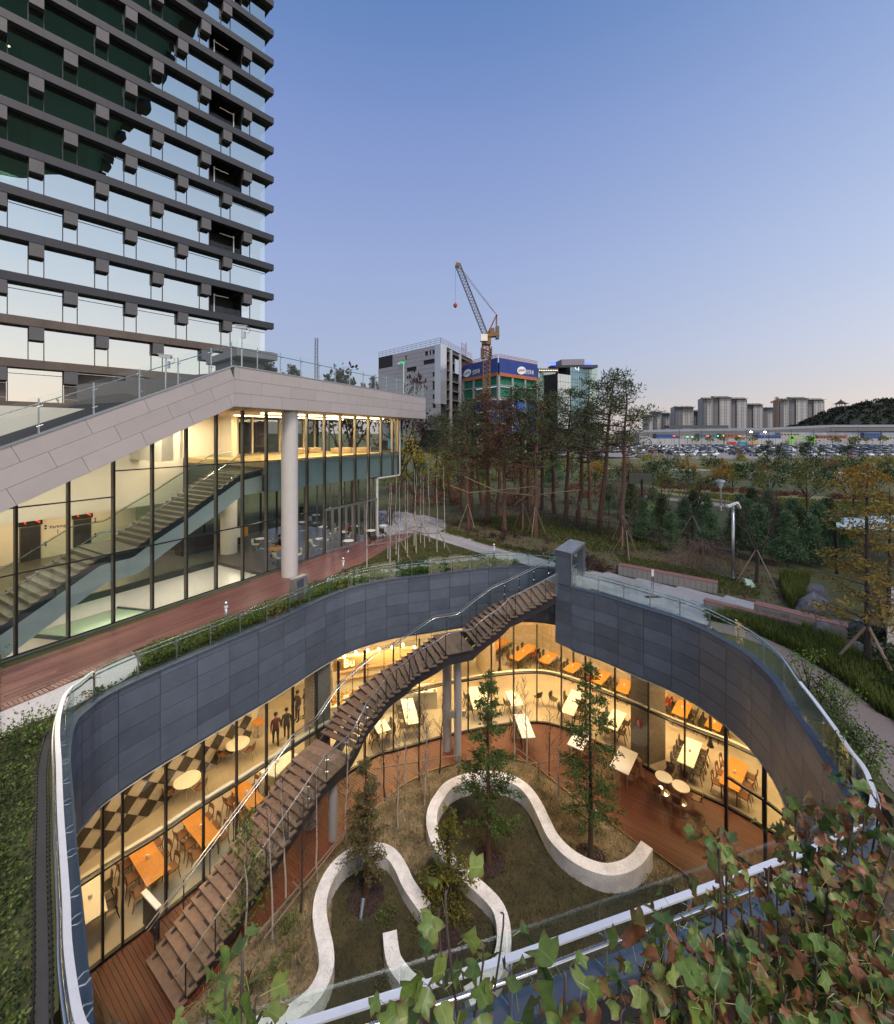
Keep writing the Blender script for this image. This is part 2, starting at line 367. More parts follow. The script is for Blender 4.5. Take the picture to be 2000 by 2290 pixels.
M['brick'] = brickmat('pale_brick', (0.46, 0.38, 0.28), (0.36, 0.29, 0.21), (0.28, 0.24, 0.19))
M['brick_grey'] = brickmat('grey_brick', (0.22, 0.19, 0.16), (0.16, 0.14, 0.12), (0.30, 0.27, 0.23), 5, 13)
M['tile_black'] = mat('black_tile', (0.035, 0.026, 0.020), rough=0.35)
M['tile_white'] = mat('pale_tile', (0.50, 0.45, 0.38), rough=0.4)
M['orange_wood'] = mat('orange_timber', (0.56, 0.25, 0.055), (0.42, 0.175, 0.035), 3, 0.36, stretch=(1.2, 9, 1), objrand=0.1)
M['dark_wood'] = mat('brown_chair_wood', (0.19, 0.085, 0.038), (0.14, 0.06, 0.028), 5, 0.42)
M['shell_dark'] = mat('dark_shell', (0.055, 0.048, 0.035), (0.045, 0.038, 0.028), 5, 0.38)
M['shell_white'] = mat('cream_shell', (0.60, 0.58, 0.46), rough=0.35)
M['shell_red'] = mat('red_shell', (0.45, 0.05, 0.03), rough=0.4)
M['table_white'] = mat('white_laminate', (0.80, 0.78, 0.73), (0.76, 0.74, 0.69), 2, 0.28)
M['black'] = mat('black_paint', (0.015, 0.015, 0.016), rough=0.45)
M['paving'] = mat('grey_paving', (0.34, 0.34, 0.355), (0.31, 0.31, 0.325), .8, 0.5, bump=0.1, bscale=40)
M['gravel'] = mat('pink_gravel', (0.27, 0.225, 0.205), (0.17, 0.14, 0.13), 40, 0.9, bump=0.5, bscale=90, detail=8)
M['white_gravel'] = mat('white_gravel', (0.62, 0.60, 0.60), (0.40, 0.39, 0.39), 30, 0.9, bump=0.6, bscale=60)
M['soil'] = mat('brown_soil', (0.125, 0.092, 0.068), (0.062, 0.047, 0.037), 6, 0.95, bump=0.6, bscale=25, detail=10)
M['grass_ground'] = mat('grass_ground', (0.085, 0.095, 0.030), (0.050, 0.055, 0.022), 0.6, 0.95, bump=0.5, bscale=12, detail=10)
M['dry_lawn'] = mat('dry_lawn', (0.075, 0.062, 0.026), (0.030, 0.028, 0.014), 1.2, 0.95, bump=0.6, bscale=30, detail=10)
M['straw'] = mat('straw_mulch', (0.34, 0.255, 0.145), (0.055, 0.05, 0.028), 1.5, 0.95, bump=0.7, bscale=35, detail=12)
M['mulch'] = mat('bark_mulch', (0.075, 0.045, 0.045), (0.028, 0.018, 0.018), 25, 0.95, bump=0.8, bscale=60)
M['asphalt'] = mat('asphalt', (0.16, 0.16, 0.17), (0.12, 0.12, 0.13), 0.2, 0.8)
M['bench_stone'] = brickmat('stone_bench', (0.34, 0.31, 0.29), (0.27, 0.25, 0.235), (0.16, 0.15, 0.14), 12, 30)
M['bench_top'] = mat('red_timber', (0.27, 0.13, 0.105), (0.20, 0.095, 0.08), 6, 0.5)
M['bamboo'] = mat('support_pole', (0.27, 0.20, 0.14), (0.18, 0.13, 0.095), 12, 0.7)
M['stone_rock'] = mat('grey_rock', (0.15, 0.155, 0.17), (0.06, 0.065, 0.075), 2.6, 0.75, bump=0.7, bscale=9)
M['stone_pave'] = crackle('stone_paver_wall', (0.50, 0.44, 0.38), (0.30, 0.26, 0.22), 2.5, 0.8, 0.03)
M['bark_pine'] = mat('pine_bark', (0.165, 0.085, 0.060), (0.085, 0.048, 0.038), 9, 0.95, bump=0.6)
M['bark_dark'] = mat('dark_bark', (0.075, 0.058, 0.048), (0.045, 0.035, 0.03), 12, 0.95, bump=0.5)
M['bark_red'] = mat('red_bark', (0.155, 0.078, 0.047), (0.085, 0.045, 0.03), 12, 0.95, bump=0.5)
M['bark_birch'] = mat('birch_bark', (0.62, 0.57, 0.53), (0.34, 0.28, 0.25), 7, 0.8, stretch=(1, 1, 4))
M['twig'] = mat('twig', (0.10, 0.07, 0.06), rough=0.95)
def leaf(name, cols, tr=0.3): return mat(name, (1, 1, 1), (0.62, 0.62, 0.62), 0.7, 0.55, island=cols, trans=tr, detail=3, spec=0.18)
M['lf_pine'] = leaf('pine_needles', [(0.039, 0.059, 0.028), (0.081, 0.109, 0.046), (0.137, 0.140, 0.063)], 0.15)
M['lf_pine_rust'] = leaf('rusty_needles', [(0.096, 0.045, 0.032), (0.166, 0.074, 0.047), (0.105, 0.096, 0.049)], 0.15)
M['lf_young'] = leaf('young_pine_needles', [(0.053, 0.111, 0.053), (0.111, 0.183, 0.088), (0.183, 0.258, 0.134)], 0.2)
M['lf_redwood'] = leaf('redwood_needles', [(0.045, 0.088, 0.025), (0.088, 0.149, 0.038), (0.149, 0.193, 0.052)], 0.3)
M['lf_redwood_b'] = leaf('bronze_redwood_needles', [(0.105, 0.108, 0.049), (0.201, 0.149, 0.070), (0.123, 0.149, 0.061)], 0.3)
M['lf_cypress'] = leaf('amber_cypress_needles', [(0.210, 0.149, 0.035), (0.324, 0.201, 0.044), (0.175, 0.175, 0.044)], 0.3)
M['lf_green'] = leaf('green_leaves', [(0.070, 0.131, 0.026), (0.131, 0.219, 0.044), (0.210, 0.280, 0.070)], 0.35)
M['lf_olive'] = leaf('olive_leaves', [(0.105, 0.114, 0.021), (0.184, 0.184, 0.035), (0.271, 0.236, 0.044)], 0.35)
M['lf_amber'] = leaf('amber_leaves', [(0.333, 0.166, 0.021), (0.473, 0.245, 0.028), (0.350, 0.219, 0.035)], 0.35)
M['lf_yellow'] = leaf('yellow_leaves', [(0.438, 0.333, 0.052), (0.315, 0.271, 0.052), (0.210, 0.210, 0.044)], 0.35)
M['lf_dark'] = leaf('dark_leaves', [(0.025, 0.042, 0.018), (0.049, 0.074, 0.028), (0.079, 0.105, 0.038)], 0.2)
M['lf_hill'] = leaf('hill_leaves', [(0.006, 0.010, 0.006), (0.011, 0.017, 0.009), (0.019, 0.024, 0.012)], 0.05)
M['lf_red'] = leaf('russet_leaves', [(0.193, 0.070, 0.038), (0.263, 0.105, 0.061), (0.158, 0.105, 0.052)], 0.3)
M['lf_plum'] = leaf('dark_plum_leaves', [(0.052, 0.028, 0.032), (0.079, 0.042, 0.038), (0.052, 0.049, 0.035)], 0.2)
M['lf_ivy'] = leaf('ground_cover_leaves', [(0.061, 0.088, 0.025), (0.123, 0.166, 0.038), (0.175, 0.236, 0.052), (0.105, 0.088, 0.044)], 0.3)
M['lf_grass'] = leaf('grass_blades', [(0.065, 0.095, 0.018), (0.115, 0.15, 0.032), (0.175, 0.19, 0.055)], 0.35)
M['lf_lawn'] = leaf('lawn_blades', [(0.038, 0.052, 0.014), (0.079, 0.088, 0.025), (0.149, 0.123, 0.052)], 0.25)
M['lf_straw'] = leaf('straw_blades', [(0.525, 0.385, 0.210), (0.158, 0.149, 0.070), (0.350, 0.263, 0.140)], 0.25)
M['lamp_warm'] = emit('warm_lamp', (1.0, 0.74, 0.40), 14)
M['lamp_white'] = emit('white_lamp', (1.0, 0.93, 0.80), 14)
# ================================================================ the plan of the place
ZC, ZB = -8.8, -3.07                      # sunken court floor, underside of the stone band
ZCEIL = -3.16
rim_px = [(1278, 1315), (1305, 1322), (1346, 1332), (1394, 1347), (1442, 1362), (1501, 1380), (1557, 1402), (1611, 1430), (1662, 1460), (1705, 1497),
          (1736, 1532), (1767, 1585), (1804, 1640), (1849, 1712), (1874, 1755)]
rim_pts = [v2(P(*p)) for p in rim_px] + [V((8.42, 8.75)), V((7.75, 8.0)), V((6.6, 7.45)), V((5.0, 6.98)), V((3.51, 6.56)), V((2.02, 6.15)), V((0.685, 5.78)), V((-1.2, 5.32)), V((-2.4, 5.03)), V((-3.15, 4.88)), V((-3.65, 4.90)), V((-4.0, 5.05)), V((-4.29, 5.22)), V((-4.97, 5.85)), V((-5.49, 6.40)), V((-6.31, 7.24)), V((-7.01, 7.96)), V((-8.05, 9.06)), V((-8.92, 9.97)), V((-9.55, 10.72))]
rim_px2 = [(172, 1612), (200, 1587), (232, 1561),
           (312, 1521), (400, 1482), (475, 1450), (542, 1421), (602, 1396), (655, 1372), (702, 1350), (746, 1331), (789, 1316), (835, 1305), (884, 1296), (930, 1291),
           (975, 1286), (1017, 1281), (1059, 1276), (1097, 1272), (1137, 1269.5), (1172, 1269), (1215, 1271), (1241, 1274)]
rim_pts += [v2(P(*p)) for p in rim_px2] + [V((7.0, 24.0))]
RIM = Path(smooth(rim_pts, 6))
MA, MBc, MC, MD = V((5.62, 21.9)), V((6.23, 21.2)), V((7.6, 23.36)), V((7.0, 24.0))     # corners of the stair portal
rim_loop = RIM.p + [MA]
def rim_out(o): return [RIM.off(RIM.L * i / 160, o) for i in range(161)]
d_left0 = min(range(len(RIM.p)), key=lambda i: (RIM.p[i] - V((-5.35, 6.24))).length); D_NL = RIM.l[d_left0]       # near left
D_LT = RIM.l[min(range(len(RIM.p)), key=lambda i: (RIM.p[i] - V((-9.68, 10.76))).length)]                          # the left turn
D_NR = RIM.l[min(range(len(RIM.p)), key=lambda i: (RIM.p[i] - V((8.42, 8.75))).length)]                           # near right

glass_px = [(197.5, 2177), (276, 2115), (325, 2080), (372, 2043), (450, 1978), (560, 1895), (700, 1783), (832, 1696), (875, 1682), (937, 1665), (992, 1649), (1040, 1639), (1120, 1623), (1195, 1617), (1250, 1626),
            (1330, 1660), (1425, 1707), (1452, 1722), (1552, 1772), (1622, 1804), (1707, 1852)]
g0 = [v2(P(x, y, ZC)) for x, y in glass_px]
GL = Path(smooth([g0[0] + (g0[0] - g0[1]) * 1.6] + g0 + [g0[-1] + (g0[-1] - g0[-2]) * 1.5], 6))

# lobby glass line
G0, GD = V((-9.99, 23.45)), V((0.496, 0.868)); GD.normalize(); GN = V((GD.y, -GD.x))     # outward normal looks to the court
def G(t, o=0.0, z=0.0): return V((G0.x + GD.x * t + GN.x * o, G0.y + GD.y * t + GN.y * o, z))
def Q(x, y, o=0.0):                      # (t, z) on the upright plane o in front of the lobby glass
    r = (x - 1000) / F; a = G(0, o)
    t = (r * a.y - a.x) / (GD.x - r * GD.y); d = a.y + GD.y * t
    return t, H(y, d)

# ================================================================ ground and terrain
low_zone = [V((-5.5, 5.05)), V((-7.5, 0.3)), V((14, 0.3)), V((14, 6.5)), V((9.5, 9.0)), V((9.35, 9.9))]
i0 = min(range(len(RIM.p)), key=lambda i: (RIM.p[i] - V((9.0, 9.9))).length)
i1 = min(range(len(RIM.p)), key=lambda i: (RIM.p[i] - V((-5.0, 5.92))).length)
lo_d0, lo_d1 = RIM.l[i0], RIM.l[i1]
hole = [RIM.off(lo_d0 * i / 40, 0.30) for i in range(41)] + low_zone[::-1] + [RIM.off(lo_d1 + (RIM.L - lo_d1) * i / 60, 0.30) for i in range(61)] + [MD + V((0.25, 0.1)), MA + V((0.1, 0.2))]
void_q = [G(-13, -0.32), G(-0.1, -0.32), G(-0.1, -4.86), G(-13, -4.86)]
mb = MB().sheet([[V((-2500, -900)), V((2600, -900)), V((2600, 4500)), V((-2500, 4500))], hole, [v2(p) for p in void_q]], -0.03)
mb.build('ground', M['grass_ground'], kind='structure')
lz = [RIM.off(lo_d0 + (lo_d1 - lo_d0) * i / 80, 0.25) for i in range(81)] + low_zone
MB().sheet([lz], -1.05).build('lower_ground', M['soil'], kind='structure')
# upright bank faces round the lower zone
mb = MB()
for a, b in zip(low_zone, low_zone[1:]): mb.quad((a.x, a.y, -1.1), (b.x, b.y, -1.1), (b.x, b.y, -0.02), (a.x, a.y, -0.02))
mb.build('retaining_bank', M['soil'], kind='structure')

mulch = [P(*p) for p in [(990, 1192), (1100, 1222), (1245, 1257), (1290, 1272), (1382, 1285), (1602, 1326), (1720, 1352), (1840, 1330), (1760, 1265), (1640, 1200), (1400, 1150), (1150, 1120), (1010, 1140)]]
MB().sheet([[v2(p) for p in mulch]], -0.022).build('woodland_floor', mat('woodland_floor', (.095, .105, .042), (.085, .060, .043), .55, .95, bump=.5, bscale=14, detail=10), kind='structure')
path = [(848, 1142), (914, 1146), (990, 1163), (1003, 1190), (1100, 1222), (1150, 1235), (1245, 1257), (1300, 1272), (1382, 1286), (1605, 1331), (1725, 1357), (1690, 1378)]
p1 = [v2(P(*p)) for p in path]
i_a = RIM.l[min(range(len(RIM.p)), key=lambda i: (RIM.p[i] - v2(P(1572, 1410))).length)]
p1 += [v2(P(1572, 1362))] + [RIM.off(i_a * (1 - i / 14), 0.36) for i in range(15)]
p1 += [MBc + V((0.05, 0.35)), MA + V((0.2, 0.3)), MD + V((-0.35, 0.2))] + [v2(P(*p)) for p in [(1200, 1267), (1165, 1262), (1125, 1252), (1075, 1237), (1020, 1222), (936, 1190), (843, 1201)]]
PATH1 = p1
gp = [(1570, 1385), (1640, 1398), (1714, 1428), (1767, 1452), (1826, 1487), (1875, 1518), (1923, 1557), (1962, 1592), (2000, 1612), (2090, 1690), (2090, 1870), (1990, 1760), (1914, 1651), (1894, 1612), (1855, 1569), (1826, 1540), (1787, 1514), (1759, 1475), (1715, 1445), (1660, 1425), (1605, 1412)]
MB().sheet([[v2(P(*p)) for p in gp]], -0.012).build('gravel_path', M['gravel'], kind='structure')
deck_px = [(-420, 1660), (-200, 1570), (842, 1200.5), (933, 1189), (870, 1225), (812, 1259), (769, 1275), (711, 1304), (600, 1350), (537, 1380), (425, 1420), (295, 1455), (100, 1538), (-60, 1605), (-300, 1700)]
MB().sheet([[v2(P(*p)) for p in deck_px]], -0.02).build('terrace_base', M['deck_base'], kind='structure')
# the red terrace boards, laid along the lobby front
dp = [v2(P(*p)) for p in deck_px]
def spans(poly, o, d, n, s):             # where the line at offset s (along n) from o runs inside poly: list of (u0, u1) along d
    xs = []
    for i in range(len(poly)):
        a, b = poly[i] - o, poly[(i + 1) % len(poly)] - o
        sa, sb = a.dot(n) - s, b.dot(n) - s
        if (sa > 0) != (sb > 0):
            k = sa / (sa - sb); xs.append(a.dot(d) + (b.dot(d) - a.dot(d)) * k)
    xs.sort(); return list(zip(xs[0::2], xs[1::2]))
def cut(sp, holes):
    r = []
    for a, b in sp:
        segs = [(a, b)]
        for h0, h1 in holes:
            nx = []
            for s0, s1 in segs:
                if h1 <= s0 or h0 >= s1: nx.append((s0, s1)); continue
                if h0 > s0: nx.append((s0, h0))
                if h1 < s1: nx.append((h1, s1))
            segs = nx
        r += segs
    return r
rnd = random.Random(3)
pp = thing('paved_path', None, None, P(1100, 1240, -.03)); pp['kind'] = 'structure'; MB().sheet([PATH1], -.012).build('joint_bed', M['soil'], pp)
sd_ = (v2(P(1165, 1262)) - v2(P(936, 1190))).normalized(); sn_ = V((-sd_.y, sd_.x)); sl_ = []
for k in range(-60, 60):
    o = V((0, 25)); s = k * .42
    for u0, u1 in spans(PATH1, o, sd_, sn_, s):
        u = u0
        while u < u1 - .05: e = min(u1, u + rnd.choice([.6, .9, 1.2, .75])); sl_.append((o + sn_ * s + sd_ * ((u + e) / 2), e - u)); u = e
sl_.sort(key=lambda j: j[0].y); rs = MB(); sm_ = None; M['slab'] = mat('paving_slab', (.36, .36, .375), (.30, .30, .315), 2.5, .45, objrand=.16)
for i, (c, L) in enumerate(sl_):
    if i < 290 and L > .2:
        sm_ = sm_ or MB().box((0, 0, 0), (1, .412, .03)).mesh('paving_slab', M['slab'])
        o = put('paving_slab', sm_, pp); o.location = (c.x - pp.location.x, c.y - pp.location.y, .005 - pp.location.z); o.rotation_euler = (0, 0, math.atan2(sd_.y, sd_.x)); o.scale = (L - .008, 1, 1)
    else: rs.box((c.x, c.y, .005), (L - .008, .412, .03), math.atan2(sd_.y, sd_.x))
rs.build('far_slabs', M['slab'], pp, kind='stuff')
mb = MB(); W = 0.12
for k in range(-2, 60):
    s = -k * W
    for u0, u1 in spans(dp, V((G0.x, G0.y)), GD, -GN, s):
        u = u0
        while u < u1 - 0.05:
            e = min(u1, u + rnd.uniform(2.4, 4.2))
            c = V((G0.x, G0.y)) + GD * ((u + e) / 2) - GN * s
            mb.box((c.x, c.y, -0.008), (e - u - 0.006, W - 0.008, 0.03), math.atan2(GD.y, GD.x)); u = e
mb.build('terrace_deck', mat('terrace_boards', (0.20, 0.082, 0.068), (0.135, 0.055, 0.048), 1.0, 0.36, island=[(0.13, 0.052, 0.046), (0.19, 0.08, 0.07), (0.235, 0.105, 0.09)]), kind='structure')
# brick-like timber edging and white gravel at the left end of the terrace
edge = Path(smooth([v2(P(*p)) for p in [(-160, 1650), (0, 1580), (100, 1540), (190, 1499), (250, 1474), (297, 1456)]], 6))
mb = MB(); n = int(edge.L / 0.105)
for i in range(n):
    c = edge.off(i * 0.105 + .05, -0.17); t = edge.tan(i * 0.105 + .05); mb.box((c.x, c.y, 0.008), (0.085, 0.30, 0.05), math.atan2(t.y, t.x))
mb.build('edging_strip', mat('edging_timber', (0.30, 0.17, 0.13), (0.2, 0.11, 0.09), 3, 0.5, island=[(0.32, 0.19, 0.15), (0.24, 0.13, 0.1), (0.36, 0.25, 0.2)]), kind='structure')
wg = [(-160, 1668), (0, 1590), (100, 1550), (190, 1512), (300, 1462), (318, 1490), (250, 1540), (190, 1566), (120, 1598), (50, 1625), (0, 1650), (-160, 1740)]
MB().sheet([[v2(P(*p)) for p in wg]], -0.015).build('white_gravel_strip', M['white_gravel'], kind='structure')
# the channel walk beside the left rim
cx0, cx1 = D_NL - 0.8, D_LT + 0.6
mb = MB(); mb.ribbon(RIM, cx0, cx1, 0.40, 0.53, -.06, 0.0, 40); mb.build('channel_walk', mat('channel_slab', (0.05, 0.048, 0.048), rough=0.8), kind='structure')
mb = MB()
for o in (0.37, 0.56):
    mb.ribbon(RIM, cx0, cx1, o - .012, o + .012, -0.02, 0.02, 40)
    k = cx0
    while k < cx1:
        c = RIM.off(k, o); t = RIM.tan(k); mb.box((c.x, c.y, 0.0), (0.02, 0.05, 0.03), math.atan2(t.y, t.x)); k += 0.12
mb.build('drain_grating', M['dark_metal'], kind='structure')

# ================================================================ the sunken court: floor, deck boards, garden
outer = [V((-17.5, 13)), V((-15.5, 10)), V((-9, 3.0)), V((9, 3.5)), V((15.5, 9.5)), V((19.0, 17)), V((19.0, 22.5)), V((14.9, 25.6)), V((11.2, 29.0)), V((7.4, 33.6)), V((-2, 34.2)), V((-11, 30)), V((-15.5, 24))]
MB().sheet([outer], ZC - 0.05).build('court_subfloor', M['deck_base'], kind='structure')
gl_poly = GL.p + [V((11.2, 10.0)), V((9.6, 8.0))] + [RIM.off(D_NR + (D_NL - D_NR) * i / 30, 0.05) for i in range(31)] + [V((-9.3, 9.4))]
MB().sheet([outer, gl_poly], ZC).build('indoor_floor', M['conc_floor'], kind='structure')
MB().sheet([outer, RIM.p + [MBc]], ZCEIL).build('indoor_ceiling', M['plaster'], kind='structure')
gar_px = [(395, 2288), (500, 2170), (600, 2062), (700, 1962), (760, 1897), (790, 1864), (835, 1812), (900, 1757), (965, 1724), (1040, 1702), (1110, 1692), (1190, 1707), (1250, 1757), (1295, 1792), (1350, 1830), (1422, 1885), (1470, 1910), (1525, 1950), (1600, 2010)]
GAR = [v2(P(x, y, ZC + .05)) for x, y in gar_px] + [V((9.2, 11.5)), V((7.2, 8.3)), V((2, 6.5)), V((-3, 5.6)), V((-5.2, 6.6)), V((-7.6, 10.2))]
gc = V((0.3, 13.5))
def gz(p):
    d = (V((p[0], p[1])) - gc); d = math.hypot(d.x / 8.2, d.y / 7.2); k = max(0.0, min(1.0, 1.12 - d)); k = k * k * (3 - 2 * k)
    return ZC + 0.03 + 0.34 * k
def grid_sheet(poly, step, zf, name, m, **kw):   # an uneven ground sheet clipped to a polygon
    b = bmesh.new(); xs = [p[0] for p in poly]; ys = [p[1] for p in poly]
    vs = [b.verts.new((p[0], p[1], 0)) for p in poly]; f = b.faces.new(vs); bmesh.ops.triangulate(b, faces=[f])
    x = min(xs) + step
    while x < max(xs):
        bmesh.ops.bisect_plane(b, geom=b.verts[:] + b.edges[:] + b.faces[:], plane_co=(x, 0, 0), plane_no=(1, 0, 0)); x += step
    y = min(ys) + step
    while y < max(ys):
        bmesh.ops.bisect_plane(b, geom=b.verts[:] + b.edges[:] + b.faces[:], plane_co=(0, y, 0), plane_no=(0, 1, 0)); y += step
    for v in b.verts: v.co.z = zf(v.co)
    me = bpy.data.meshes.new(name); b.normal_update()
    if sum(f.normal.z for f in b.faces) < 0: bmesh.ops.reverse_faces(b, faces=b.faces[:])
    b.to_mesh(me); b.free(); me.materials.append(m)
    me.polygons.foreach_set('use_smooth', [True] * len(me.polygons))
    return props(put(name, me), **kw)
grid_sheet(GAR, 0.5, gz, 'garden_soil', M['straw'], kind='structure')
A_d = V((0.82, -0.572)); A_d.normalize(); A_n = V((-A_d.y, A_d.x))
court_deck = thing('court_deck', 'red brown timber deck laid round the sunken courtyard garden', 'deck', (0, 15, ZC)); court_deck['kind'] = 'structure'
rest = MB(); cnt = 0; W = 0.125
jobs = []
for k in range(-120, 130):
    s = k * W; o = V((0, 15))
    for u0, u1 in cut(spans(gl_poly, o, A_d, A_n, s), spans(GAR, o, A_d, A_n, s)):
        if u1 - u0 < 0.15: continue
        c = o + A_n * s + A_d * ((u0 + u1) / 2); jobs.append((c, u1 - u0))
jobs.sort(key=lambda j: -j[1])
for c, L in jobs:
    if cnt < 290:
        b = MB().box((0, 0, 0), (1, W - 0.009, 0.03))
        if cnt == 0: board = b.mesh('board', M['deck'])
        o = put('board', board, court_deck); o.location = (c.x, c.y - 15, 0.0); o.rotation_euler = (0, 0, math.atan2(A_d.y, A_d.x)); o.scale = (L, 1, 1); cnt += 1
    else: rest.box((c.x, c.y, ZC), (L, W - 0.009, 0.03), math.atan2(A_d.y, A_d.x))
if rest.v: rest.build('board_ends', M['deck'], court_deck, kind='stuff')
gp_ = Path([V(p) for p in GAR[:19]])
mb = MB(); mb.ribbon(gp_, 0, gp_.L, -0.03, 0.03, ZC - .02, ZC + 0.10, 120); mb.build('garden_edging', M['dark_wood'], kind='structure')

# ================================================================ the stone-clad court wall, one slab at a time
wall = thing('court_wall', 'dark grey stone slab wall curving round the sunken courtyard', 'wall', (0, 15, ZB))
rows = [0.0, -0.21, -0.785, -1.36, -1.935, -2.51, ZB]
def clad(d0, d1, step):
    n = max(1, round((d1 - d0) / step)); st = (d1 - d0) / n
    for i in range(n):
        a, b = d0 + i * st + 0.009, d0 + (i + 1) * st - 0.009
        for j in range(6):
            MB().ribbon(RIM, a, b, 0.0, 0.03, rows[j + 1] + 0.008, rows[j] - 0.008, 5).build('slab', M['granite'], wall)
    mb.ribbon(RIM, d0, d1, 0.032, 0.22, ZB + 0.01, -0.02, n * 4)
mb = MB()
clad(0.0, D_NR - 0.3, 1.22)
clad(D_LT - 2.6, RIM.L, 1.165)
mb.ribbon(RIM, D_NR - 0.3, D_LT - 2.6, 0.0, 0.22, ZC, -0.02, 90)
# the face under the portal
for a, b, nm in ((MD, MA, 3), (MA, MBc, 1)):
    pth = Path([a, b])
    for i in range(nm):
        for j in range(6):
            MB().ribbon(pth, pth.L * i / nm + .005, pth.L * (i + 1) / nm - .005, 0.0, 0.03, rows[j + 1] + .005, rows[j] - .005, 1).build('slab', M['granite'], wall)
    mb.ribbon(pth, 0, pth.L, 0.032, 0.2, ZB + .01, -0.02, 1)
mb.build('backing', M['granite_back'], wall)
# coping: metal lengths
M['plate'] = mat('outer_plate', (.055, .068, .10), (.045, .056, .085), 4, .6, .0, spec=.2)
cop = thing('coping', 'blue grey metal coping round the courtyard rim', 'coping', (0, 15, 0))
n = round(RIM.L / 2.33)
for i in range(n):
    MB().ribbon(RIM, RIM.L * i / n + .004, RIM.L * (i + 1) / n - .004, -0.025, 0.27, -0.02, 0.035, 8).build('coping_length', M['coping'], cop)
a, b = D_NR - 1.2, D_LT + 0.8
n = round((b - a) / 2.33)
for i in range(n):
    MB().ribbon(RIM, a + (b - a) * i / n + .004, a + (b - a) * (i + 1) / n - .004, 0.25, 0.275, -0.14, 0.0, 8).build('outer_plate', M['plate'], cop)
MB().ribbon(RIM, a, b, 0.21, 0.248, -1.05, -0.03, 120).build('upstand', M['granite_back'], cop)

# ================================================================ glass balustrade round the rim
rail = thing('rim_balustrade', 'glass balustrade with steel posts and twin rails round the courtyard rim', 'railing', (0, 15, 0))
def strip(d0, d1, o0, o1, z0, z1, nm, m, per=8, sm=False):
    x = MB().ribbon(RIM, d0, d1, o0, o1, z0, z1, max(2, int((d1 - d0) * per))).build(nm, m, rail); return x
def balustrade(d0, d1, step, wide):
    n = max(1, round((d1 - d0) / step)); st = (d1 - d0) / n
    for i in range(n):
        a, b = d0 + i * st + .012, d0 + (i + 1) * st - .012
        MB().ribbon(RIM, a, b, 0.06, 0.072, 0.06, 1.0, 5).build('glass_panel', M['glass_rail'], rail)
    for i in range(n + 1):
        d = d0 + i * st; c = RIM.off(d, 0.20); t = RIM.tan(d); an = math.atan2(t.y, t.x)
        po = MB().box((c.x, c.y, 0.41), (0.022, 0.06, 0.75), an).build('post', M['steel_matt'], rail)
        br = MB()
        for z in (0.18, 0.62):
            for sx in (-.09, .09):
                q = RIM.off(d, 0.20) + t * sx * .2; e = RIM.off(d, 0.07) + t * sx
                br.tube([(q.x, q.y, z), (e.x + (q.x - e.x) * .3, e.y + (q.y - e.y) * .3, z), (e.x, e.y, z)], 0.009, 5)
        f = RIM.off(d, 0.28); br.tube([(c.x, c.y, 0.75), (c.x, c.y, 0.81)], 0.012, 5); br.bar((c.x, c.y, .60), (f.x, f.y, 0.62), 0.012)
        br.build('bracket', M['steel'], po, kind='stuff')
    k = max(4, int((d1 - d0) * 6))
    if wide:
        MB().ribbon(RIM, d0, d1, 0.165, 0.255, 0.81, 0.84, k).build('flat_rail', M['rail_flat'], rail)
    else:
        MB().ribbon(RIM, d0, d1, 0.17, 0.225, 0.80, 0.83, k).build('flat_rail', M['steel'], rail)
    MB().tube([(*RIM.off(d0 + (d1 - d0) * i / k, 0.29), 0.64) for i in range(k + 1)], 0.036 if wide else .026, 10).build('tube_rail', M['steel'], rail, sm=True)
balustrade(0.1, D_NR - 3.4, 1.22, False)
balustrade(D_NR - 3.4, D_LT + 1.6, 1.45, True)
balustrade(D_LT + 1.6, RIM.L - 0.05, 1.165, False)

# ================================================================ the stair portal
pt = thing('stair_portal', 'dark stone portal with pale top over the head of the courtyard stair', 'portal', (*MBc, 0))
e1 = (MBc - MA).normalized(); e2 = (MD - MA).normalized(); ZT = 1.76
def pq(u, w): return MA + e1 * u + e2 * w
Lw = (MBc - MA).length; Dp = (MD - MA).length
def pbox(u0, u1, w0, w1, z0, z1, nm, m):
    q = [pq(u0, w0), pq(u1, w0), pq(u1, w1), pq(u0, w1)]
    return MB().hexa([(p.x, p.y, z0) for p in q], [(p.x, p.y, z1) for p in q]).build(nm, m, pt)
pbox(0, Lw, 0.02, 0.30, 0.036, ZT - .25, 'front_wall', M['granite']); pbox(0, Lw, Dp - .3, Dp, 0.0, ZT - .25, 'rear_wall', M['granite'])
pbox(0, Lw, 0.0, Dp, ZT - .25, ZT - .03, 'lintel', M['granite']); pbox(-.02, Lw + .02, -.02, Dp + .02, ZT - .028, ZT, 'top_plate', mat('portal_top_sky', (.48, .53, .60), (.42, .47, .54), 3, .22, .6))  # top plate coloured pale to carry the reflection of the sky
pbox(Lw, Lw + .03, 0.0, 0.12, 0.04, ZT - .03, 'door_frame', M['steel_matt']); pbox(Lw, Lw + .03, Dp - .12, Dp, 0.02, ZT - .03, 'door_frame', M['steel_matt']); pbox(Lw, Lw + .03, .12, Dp - .12, ZT - .15, ZT - .03, 'door_frame', M['steel_matt'])
q = [pq(Lw + .012, .14), pq(Lw + .012, 1.05)]
MB().bar((q[0].x, q[0].y, 0.72), (q[1].x, q[1].y, 0.72), 0.012, 1.35).build('glass_door', M['glass_rail'], pt)
q = pq(Lw * .5, Dp - .305); s_ = MB().box((q.x, q.y, 1.05), (0.16, 0.008, 0.2), math.atan2(e1.y, e1.x)).build('notice', M['white'], pt)
r_ = MB().box((q.x - e2.x * .008, q.y - e2.y * .008, 1.1), (0.10, 0.006, 0.05), math.atan2(e1.y, e1.x)).build('notice_mark', M['shell_red'], s_)
